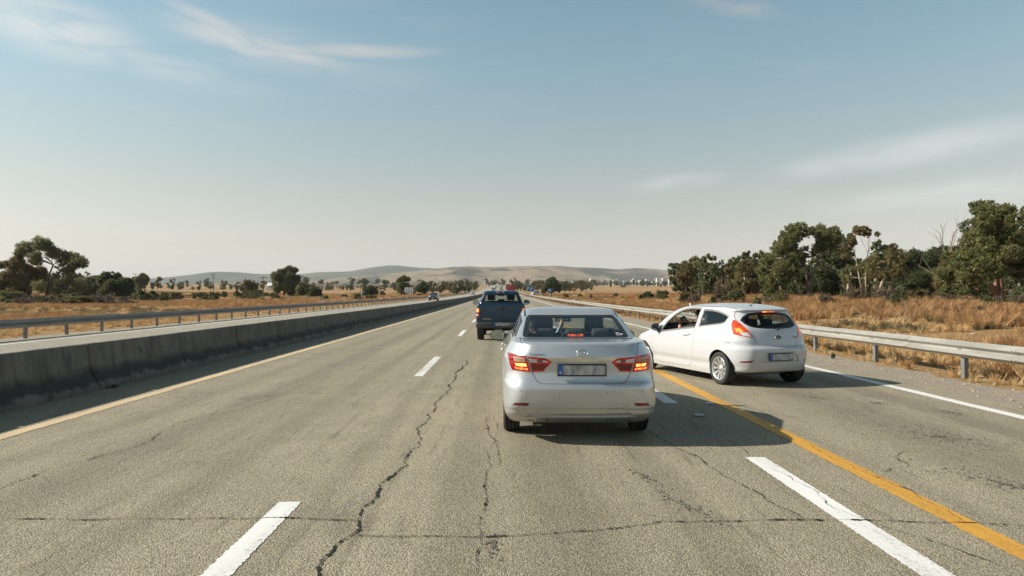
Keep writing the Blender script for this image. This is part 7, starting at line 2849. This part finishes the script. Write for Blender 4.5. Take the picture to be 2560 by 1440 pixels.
def far_tree(x, y, kind, sc, rz, label, group, z=None):
    if not used_kind[kind]:
        o = KINDS_[kind]
        used_kind[kind] = True
    else:
        o = copy_tree(KINDS_[kind])
    o.location = (x, y, ground_z(x, y) if z is None else z)
    o.rotation_euler = (0, 0, rz)
    o.scale = (sc, sc, sc)
    return tag(o, label, 'tree', group)


KIND_DESC = ['broad dark', 'slim olive', 'low olive', 'narrow dark', 'low ochre', 'tall ochre', 'pale green']
BUSH_DESC = {'dark': 'dark leafy', 'dark2': 'flat dark', 'olive': 'olive leafy', 'ochre': 'ochre leafy', 'green': 'green leafy', 'twig': 'twiggy brown', 'twig2': 'flat twiggy'}
rnd = random.Random(404)
# line of trees across the plain, far side
def tree_line(px0, px1, n, Y0, Y1, s0, s1, label, group, kinds=(0, 1, 2, 3, 4, 5, 6)):
    seen = {}
    for i in range(n):
        px = lerp(px0, px1, (i + rnd.uniform(0.1, 0.9)) / n)
        Y = rnd.uniform(Y0, Y1)
        kd = rnd.choice(kinds)
        seen[kd] = seen.get(kd, 0) + 1
        lab = '%s %s %s, counted rightwards' % (ordinal(seen[kd]), KIND_DESC[kd], label)
        far_tree((px - 1255) * Y / FPX, Y, kd, rnd.uniform(s0, s1), rnd.uniform(0, 6.28), lab, group)


tree_line(345, 690, 26, 420, 620, 0.6, 1.15, 'tree of the far line under the bluish hill', 'far tree line below the bluish hill')
tree_line(700, 990, 34, 430, 640, 0.5, 1.1, 'tree of the far line around the pale flyover', 'far tree line around the pale flyover')
tree_line(985, 1195, 36, 300, 560, 0.55, 1.05, 'tree beside the rising road behind the dark SUV', 'far trees beside the rising road')
tree_line(1268, 1345, 14, 420, 640, 0.6, 1.0, 'tree in the gap behind the red lorry', 'far trees behind the red lorry')
tree_line(1330, 1480, 34, 380, 640, 0.55, 1.05, 'tree of the line behind the round blue sign', 'far tree line behind the round blue sign')
tree_line(1440, 1720, 58, 700, 1150, 0.6, 1.2, 'tree of the line before the white town', 'far tree line before the white town', (0, 1, 2, 3, 6))
tree_line(1215, 1262, 12, 880, 1200, 0.8, 1.3, 'tree at the crest of the road', 'far trees at the crest of the road')
tree_line(-40, 340, 36, 190, 380, 0.6, 1.15, 'tree glimpsed behind the gum trees', 'trees glimpsed behind the gums')
tree_line(1700, 2560, 64, 92, 150, 0.75, 1.25, 'tree in the wood behind the eucalyptus row', 'trees in the wood behind the eucalyptus row', (0, 2, 4, 6))
# trees beyond the picture, so that the row does not end at its edge
tree_line(2580, 3300, 12, 42, 80, 0.7, 1.1, 'tree of the row beyond the picture edge', 'trees of the row beyond the picture edge', (0, 1, 2, 4))


# ---------------------------------------------------------------- shrubs
def make_bush(seed, mat, twiggy=False, flat=1.0):
    rnd = random.Random(seed)
    cl = []
    for i in range(11):
        a, q = rnd.uniform(0, 6.28), rnd.uniform(0.0, 0.75)
        r = rnd.uniform(0.24, 0.38)
        cl.append((q * math.cos(a), q * math.sin(a), (0.22 + rnd.uniform(0, 0.75) * (1 - q * 0.6)) * flat, r, r, r * 0.85 * flat))
    o = empty('bush', (0, 0, 0))
    m = MB()
    for i in range(26 if twiggy else 9):
        a = rnd.uniform(0, 6.28)
        e = Vector((math.cos(a) * rnd.uniform(0.3, 1.0), math.sin(a) * rnd.uniform(0.3, 1.0), rnd.uniform(0.5, 1.15) * flat))
        m.tube([(0.1 * math.cos(a), 0.1 * math.sin(a), -0.08), e * 0.5 + Vector((0, 0, 0.14)), e], [0.022, 0.014, 0.004], 5, False)
    link('stem', m.mesh('stem', M_BARKDARK if not twiggy else M_BARK), o)
    V, T = leaves(cl, 1500 if twiggy else 2300, 0.13 if not twiggy else 0.15, seed, -0.3 if twiggy else 0.1, 0.42 if not twiggy else 0.12, 0.2)
    link('foliage', quads_mesh('foliage', V, T, mat), o)
    return o


BUSH = {'dark': make_bush(71, M_DARKLEAF), 'olive': make_bush(72, M_EUC), 'ochre': make_bush(73, M_EUCBROWN), 'green': make_bush(74, M_GREEN), 'twig': make_bush(75, M_TWIG, True), 'twig2': make_bush(76, M_TWIG, True, 0.7), 'dark2': make_bush(77, M_DARKLEAF, False, 0.75)}
used_bush = set()


def bush(kind, px, Y, w_px, h_px, label, group='shrubs on the dry plain', dz=0.0):
    X = (px - 1255.0) * Y / FPX
    if kind in used_bush:
        o = copy_tree(BUSH[kind])
    else:
        o = BUSH[kind]
        used_bush.add(kind)
    w, h = w_px * Y / FPX, h_px * Y / FPX
    o.location = (X, Y, ground_z(X, Y) + dz)
    o.scale = (w / 2.2, w / 2.2, h / 1.15)
    o.rotation_euler = (0, 0, (px * 7.3 + Y) % 6.28)
    return tag(o, label, 'bush', group)


GB = 'shrubs on the dry slope beyond the guardrail'
bush('dark', 1618, 92, 50, 30, 'dark green wide bush before the white town, nearer the lone round bush', GB)
bush('olive', 1655, 90, 55, 30, 'olive bush merging with the dark wide bush before the tree row', GB)
bush('dark2', 1539, 120, 22, 20, 'lone round dark bush in the golden grass', GB)
bush('twig', 1478, 130, 16, 16, 'small bare twiggy shrub near the orange board', GB)
bush('olive', 1450, 150, 22, 14, 'small olive shrub behind the orange board', GB)
bush('ochre', 1417, 165, 24, 14, 'ochre shrub between the round blue sign and the orange board', GB)
bush('twig', 1806, 64, 64, 66, 'large twiggy brown bush under the small dark tufted tree', GB)
bush('twig', 1740, 62, 56, 52, 'brown bush at the hill end of the tree row, lower than its neighbour', GB)
bush('ochre', 1712, 70, 44, 42, 'ochre bush in front of the first brownish tree', GB)
bush('dark', 1850, 62, 44, 44, 'dark bush beside the large twiggy brown bush', GB)
bush('twig', 2140, 46, 84, 60, 'grey-brown twiggy bush below the sparse umbrella tree', GB)
bush('twig', 2212, 45, 90, 62, 'wide grey twiggy bush below the rusty-leaved tree', GB)
bush('ochre', 2300, 50, 64, 42, 'dry ochre bush at the foot of the dark green thicket tree', GB)
bush('twig2', 2360, 50, 70, 40, 'low russet bush between the thicket tree and the great eucalyptus', GB)
bush('olive', 2470, 38, 50, 40, 'low olive bush at the trunk of the great eucalyptus', GB)
bush('twig', 2540, 41, 60, 44, 'pale bare bush near the picture edge under the great eucalyptus', GB)
bush('twig2', 2450, 32, 60, 34, 'brown spiky bush on the eroded slope behind the guardrail', GB)
bush('twig', 2062, 44, 54, 46, 'brown bush rising above the rear of the white hatchback', GB)
bush('ochre', 1945, 50, 66, 40, 'dry orange-brown bush in front of the dark dense tree mass', GB)
bush('green', 2062 + 20, 17.6, 12, 16, 'tiny green weed at the foot of a guardrail post', GB)
GLB = 'shrubs on the plain beyond the opposite carriageway'
for (k, px, Y, w, h, lab) in [
    ('olive', 352, 140, 60, 34, 'olive shrub mass just past the round dark tree'), ('dark', 385, 150, 44, 30, 'dark shrub beside the olive mass past the round dark tree'),
    ('green', 411, 118, 26, 30, 'bright green upright bush standing in the golden grass'), ('ochre', 440, 150, 50, 26, 'ochre shrub behind the bright green bush'),
    ('dark2', 500, 150, 44, 28, 'dark shrub midway between the bright green bush and the alone power pole'), ('olive', 535, 140, 46, 30, 'olive spreading shrub beneath the alone power pole'),
    ('olive', 592, 165, 26, 22, 'small olive shrub between two dark shrubs on the plain'), ('twig', 262, 92, 74, 40, 'grey twiggy bush before the round dark tree'),
    ('twig2', 215, 95, 50, 30, 'low brown bush before the yellow-green shrub tree'), ('ochre', 150, 105, 70, 34, 'russet scrub in front of the tall open gum'),
    ('twig2', 110, 92, 80, 36, 'wide brown scrub below the ochre gum'), ('olive', 20, 100, 70, 40, 'olive scrub at the picture edge below the dark tree'),
    ('dark2', 195, 130, 50, 34, 'dark low shrub between the open gum and the round dark tree'), ('olive', 690, 150, 26, 22, 'olive shrub left by the trunk of the lone gum'),
    ('twig2', 705, 118, 46, 18, 'low grey scrub in front of the lone gum'), ('ochre', 660, 96, 26, 12, 'yellow-flowering low plant near the far guardrail'),
    ('olive', 812, 130, 34, 18, 'olive scrub behind the far striped delineator post'), ('dark2', 860, 190, 24, 14, 'small dark shrub on open golden ground'),
    ('olive', 895, 150, 40, 22, 'spreading scrub at the foot of the diamond sign'), ('ochre', 925, 150, 44, 18, 'dry scrub beyond the diamond sign'),
    ('dark2', 1050, 230, 26, 12, 'dark low shrub beyond the grey rectangular board'), ('olive', 955, 260, 20, 14, 'small shrub on the open field before the far tree line'),
    ('twig2', 320, 86, 60, 18, 'low straw-coloured scrub along the far verge')]:
    bush(k, px, Y, w, h, lab, GLB)

_r = random.Random(808)
def bush_belt(n, px0, px1, Y0, Y1, w0, w1, h0, h1, kinds, where, group):
    seen = {}
    for px in sorted(_r.uniform(px0, px1) for _ in range(n)):
        kd = _r.choice(kinds)
        seen[kd] = seen.get(kd, 0) + 1
        bush(kd, px, _r.uniform(Y0, Y1), _r.uniform(w0, w1), _r.uniform(h0, h1), '%s %s %s, counted rightwards' % (ordinal(seen[kd]), BUSH_DESC[kd], where), group)


bush_belt(56, -30, 680, 125, 210, 24, 60, 10, 22, ['olive', 'ochre', 'twig', 'dark2', 'twig2', 'olive', 'olive', 'dark2'], 'bush of the scrub belt under the far trees', 'bushes of the scrub belt beyond the far guardrail')
bush_belt(34, -40, 340, 76, 118, 40, 90, 16, 34, ['twig', 'twig2', 'ochre', 'twig2', 'olive', 'twig'], 'bush of the dry brush before the gum trees', 'dry brush in front of the gum trees')
bush_belt(34, 1700, 2560, 42, 62, 30, 72, 22, 46, ['olive', 'ochre', 'twig', 'twig2', 'dark', 'green', 'olive'], 'bush along the foot of the eucalyptus row', 'undergrowth bushes along the eucalyptus row')
bush_belt(16, 1990, 2560, 26, 44, 20, 60, 8, 22, ['twig', 'twig2', 'ochre', 'twig2'], 'bush low on the slope behind the near guardrail', 'low bushes on the slope behind the near guardrail')
# a dead leafless tree and a dead tuft on the slope
def bare_tree(px, Y, top_py, label, seed, mat, spread=0.5, name='dead_tree'):
    rnd = random.Random(seed)
    X = (px - 1255.0) * Y / FPX
    z = ground_z(X, Y)
    h = CAM_H + (735 - top_py) * Y / FPX - z
    r = empty(name, (X, Y, z), 0, label, 'dead tree')
    m, tw = MB(), MB()
    def grow(p, d, L, rad, lev):
        pts = [p]
        for i in range(3):
            d = (d + Vector((rnd.uniform(-1, 1), rnd.uniform(-1, 1), rnd.uniform(-0.2, 0.4))) * 0.22).normalized()
            p = p + d * L / 3
            pts.append(p)
        (m if lev == 0 else tw).tube(pts, [rad, rad * 0.85, rad * 0.7, rad * 0.5], 6, False)
        if lev < 3:
            for _ in range(3 if lev else 4):
                q = pts[rnd.choice([1, 2, 3])]
                nd = (d + Vector((rnd.uniform(-1, 1), rnd.uniform(-1, 1), rnd.uniform(0, 0.7))) * spread * 1.5).normalized()
                grow(q, nd, L * rnd.uniform(0.5, 0.75), rad * 0.5, lev + 1)
    grow(Vector((0, 0, -0.1)), Vector((0, 0, 1)), h * 0.52, h * 0.018, 0)
    m.build('trunk', mat, r)
    tw.build('branch', mat, r)


bare_tree(2398, 60, 552, 'tall leafless grey tree beside the great eucalyptus', 3, M_BARK)
bare_tree(2500, 30.5, 762, 'small bare brown sapling on the eroded slope behind the guardrail', 5, M_BARK, 0.8, 'sapling')
bare_tree(2263, 26.5, 750, 'pale dead stalk with withered head behind the guardrail', 8, M_BARKPALE, 0.55, 'dead_stalk')


# ---------------------------------------------------------------- grass
def tuft(seed, n, h, lean, w, mat, flat=False):
    g = np.random.default_rng(seed)
    V, T = [], []
    for i in range(n):
        a = g.uniform(0, 2 * math.pi)
        r0 = g.uniform(0, 0.16)
        base = np.array([r0 * math.cos(a), r0 * math.sin(a), -0.02])
        hh = h * g.uniform(0.45, 1.15)
        b = a + g.uniform(-0.9, 0.9)
        l = lean * g.uniform(0.2, 1.3)
        tip = base + np.array([math.cos(b) * l * hh, math.sin(b) * l * hh, hh])
        mid = base * 0.45 + tip * 0.55 + np.array([0, 0, 0.10 * hh])
        s = np.array([-math.sin(b + 0.7), math.cos(b + 0.7), 0]) * w
        t = g.uniform(0, 1)
        V += [base - s, base + s, mid + s * 0.8, mid - s * 0.8]
        V += [mid - s * 0.8, mid + s * 0.8, tip + s * 0.15, tip - s * 0.15]
        T += [t, t]
    me = quads_mesh('grass_tuft', np.array(V), np.array(T), mat)
    return me


def grass_mat(name, a, b_, c_):
    m, k, b, out = new_mat(name)
    at = k.n('ShaderNodeAttribute')
    at.attribute_name = 'tint'
    oi = k.n('ShaderNodeObjectInfo')
    c = k.mix(at.outputs['Fac'], a, b_)
    c = k.mix(k.math('MULTIPLY', k.ramp(oi.outputs['Random'], 0.35, 1.0), 0.85), c, c_)
    k.put(b.inputs['Base Color'], c)
    b.inputs['Roughness'].default_value = 0.8
    b.inputs['Specular IOR Level'].default_value = 0.2
    tr = k.n('ShaderNodeBsdfTranslucent')
    k.put(tr.inputs[0], c)
    mx = k.n('ShaderNodeMixShader')
    mx.inputs[0].default_value = 0.3
    k.t.links.new(b.outputs[0], mx.inputs[1])
    k.t.links.new(tr.outputs[0], mx.inputs[2])
    k.t.links.new(mx.outputs[0], out.inputs[0])
    return m


M_STRAW = grass_mat('straw', (0.56, 0.37, 0.165), (0.44, 0.27, 0.115), (0.60, 0.45, 0.25))
M_RUSSET = grass_mat('russet', (0.40, 0.225, 0.100), (0.30, 0.160, 0.076), (0.44, 0.28, 0.13))
M_SCRUB = grass_mat('scrub', (0.155, 0.125, 0.062), (0.115, 0.095, 0.048), (0.22, 0.16, 0.08))

TC = bpy.data.collections.new('tufts')
def proto(i, me):
    o = bpy.data.objects.new('grass_tuft', me)
    TC.objects.link(o)
    o.location = (0, 0, 0)
    return o


PROTO = [proto(0, tuft(1, 46, 0.42, 0.45, 0.007, M_STRAW)), proto(1, tuft(2, 40, 0.55, 0.35, 0.007, M_STRAW)), proto(2, tuft(3, 50, 0.30, 0.7, 0.008, M_STRAW)),
         proto(3, tuft(4, 60, 0.60, 0.5, 0.008, M_RUSSET)), proto(4, tuft(5, 70, 0.50, 0.75, 0.010, M_SCRUB)), proto(5, tuft(6, 40, 0.72, 0.30, 0.006, M_RUSSET))]


def scatter(name, pts, rot, scl, sclz, idx):
    me = bpy.data.meshes.new(name)
    me.vertices.add(len(pts))
    me.vertices.foreach_set('co', np.asarray(pts, np.float32).ravel())
    for nm, ty, arr in (('rot', 'FLOAT', rot), ('scl', 'FLOAT', scl), ('sclz', 'FLOAT', sclz), ('idx', 'INT', idx)):
        a = me.attributes.new(nm, ty, 'POINT')
        a.data.foreach_set('value', np.asarray(arr, np.float32 if ty == 'FLOAT' else np.int32))
    me.update()
    o = link(name, me)
    ng = bpy.data.node_groups.new(name, 'GeometryNodeTree')
    ng.interface.new_socket('Geometry', in_out='INPUT', socket_type='NodeSocketGeometry')
    ng.interface.new_socket('Geometry', in_out='OUTPUT', socket_type='NodeSocketGeometry')
    N, L = ng.nodes, ng.links
    gi, go = N.new('NodeGroupInput'), N.new('NodeGroupOutput')
    iop = N.new('GeometryNodeInstanceOnPoints')
    ci = N.new('GeometryNodeCollectionInfo')
    ci.inputs['Collection'].default_value = TC
    ci.inputs['Separate Children'].default_value = True
    ci.inputs['Reset Children'].default_value = True
    def named(nm, ty):
        a = N.new('GeometryNodeInputNamedAttribute')
        a.data_type = ty
        a.inputs['Name'].default_value = nm
        return a.outputs['Attribute']
    cx = N.new('ShaderNodeCombineXYZ')
    L.new(named('rot', 'FLOAT'), cx.inputs[2])
    iop.inputs['Pick Instance'].default_value = True
    L.new(gi.outputs[0], iop.inputs['Points'])
    L.new(ci.outputs[0], iop.inputs['Instance'])
    L.new(named('idx', 'INT'), iop.inputs['Instance Index'])
    L.new(cx.outputs[0], iop.inputs['Rotation'])
    sx = N.new('ShaderNodeCombineXYZ')
    nscl = named('scl', 'FLOAT')
    L.new(nscl, sx.inputs[0])
    L.new(nscl, sx.inputs[1])
    L.new(named('sclz', 'FLOAT'), sx.inputs[2])
    L.new(sx.outputs[0], iop.inputs['Scale'])
    L.new(iop.outputs[0], go.inputs[0])
    md = o.modifiers.new('scatter', 'NODES')
    md.node_group = ng
    o['kind'] = 'stuff'
    return o


def grass_field(name, side, seed):
    g = np.random.default_rng(seed)
    pts, rot, scl, sclz, idx = [], [], [], [], []
    bands = [(7, 26, 13.0, 0.85), (26, 50, 6.0, 1.1), (50, 95, 2.6, 1.55), (95, 170, 0.9, 2.3), (170, 330, 0.22, 3.6)]
    for (y0, y1, dens, s) in bands:
        if side > 0:
            x0, x1 = 8.75, min(140.0, 0.80 * y1 + 6)
        else:
            x0, x1 = 18.1, min(190.0, 0.80 * y1 + 12)
        n = int((x1 - x0) * (y1 - y0) * dens)
        xs, ys = g.uniform(x0, x1, n), g.uniform(y0, y1, n)
        for x, y in zip(xs, ys):
            if x > 0.80 * y + 8:
                continue
            X = x if side > 0 else -x
            c = hash_noise(X / 3.1 + 50, y / 4.3, 21)
            d = hash_noise(X / 11.0 + 9, y / 14.0, 23)
            edge = x - (8.75 if side > 0 else 18.1)
            if g.uniform() > (0.35 + 0.75 * c) * min(1.0, 0.25 + edge / 1.2):
                continue
            # bare eroded ground here and there
            if hash_noise(X / 5.0 + 3, y / 3.0 + 8, 27) > 0.80:
                continue
            pts.append((X, y, ground_z(X, y)))
            rot.append(g.uniform(0, 6.28))
            k = s * g.uniform(0.6, 1.25) * (0.50 + 0.5 * min(1, edge / 2.5)) * (0.8 + 0.5 * d)
            u = g.uniform()
            if d > 0.54 and edge > 3:
                i = 3 if u < 0.35 else (5 if u < 0.55 else (4 if u < 0.75 else 1))
            elif d < (0.44 if side < 0 else 0.40) and edge > 5:
                i = 4 if u < 0.35 else (2 if u < 0.6 else 0)
            else:
                i = int(u * 3) if u < 0.93 else 3
            scl.append(k)
            sclz.append(min(k, 0.62 + 0.12 * k) * (0.62 if side < 0 else 0.80) * (1.35 if i in (3, 5) and u < 0.5 else 1.0))
            idx.append(i)
    scatter(name, pts, rot, scl, sclz, idx)
    return len(pts)


n1 = grass_field('dry_grass', 1, 91)
n2 = grass_field('dry_grass', -1, 92)
print('grass tufts', n1, n2)

# a weed in the lee of the barrier joint and a few stones and litter along the verge
far_weed = bush('twig2', 300, 12.05, 30, 16, 'dark weed growing at the foot of the concrete barrier joint', None)
X = -6.72
far_weed.location = (X, 12.1, 0.0)
m_stone = simple_mat('stone', (0.36, 0.29, 0.21), 0.9, vary=0.25, vscale=6)
m = MB()
rnd = random.Random(9)
for i in range(420):
    y = rnd.uniform(7.5, 34)
    x = rnd.choice([rnd.uniform(7.4, 9.3), rnd.uniform(7.3, 8.5), rnd.uniform(9.5, 22)])
    s = rnd.uniform(0.008, 0.03) if x < 9.4 else rnd.uniform(0.03, 0.11)
    bm = bmesh.new()
    bmesh.ops.create_icosphere(bm, subdivisions=1, radius=s)
    for v in bm.verts:
        v.co = Vector((v.co.x * rnd.uniform(0.8, 1.4), v.co.y * rnd.uniform(0.8, 1.4), v.co.z * 0.6)) + Vector((x, y, ground_z(x, y) + s * 0.25 - (0.02 if x < 8.8 else 0)))
    bm.verts.index_update()
    m.add([v.co.copy() for v in bm.verts], [[v.index for v in f.verts] for f in bm.faces])
    bm.free()
st = m.build('gravel', m_stone)
st['kind'] = 'stuff'
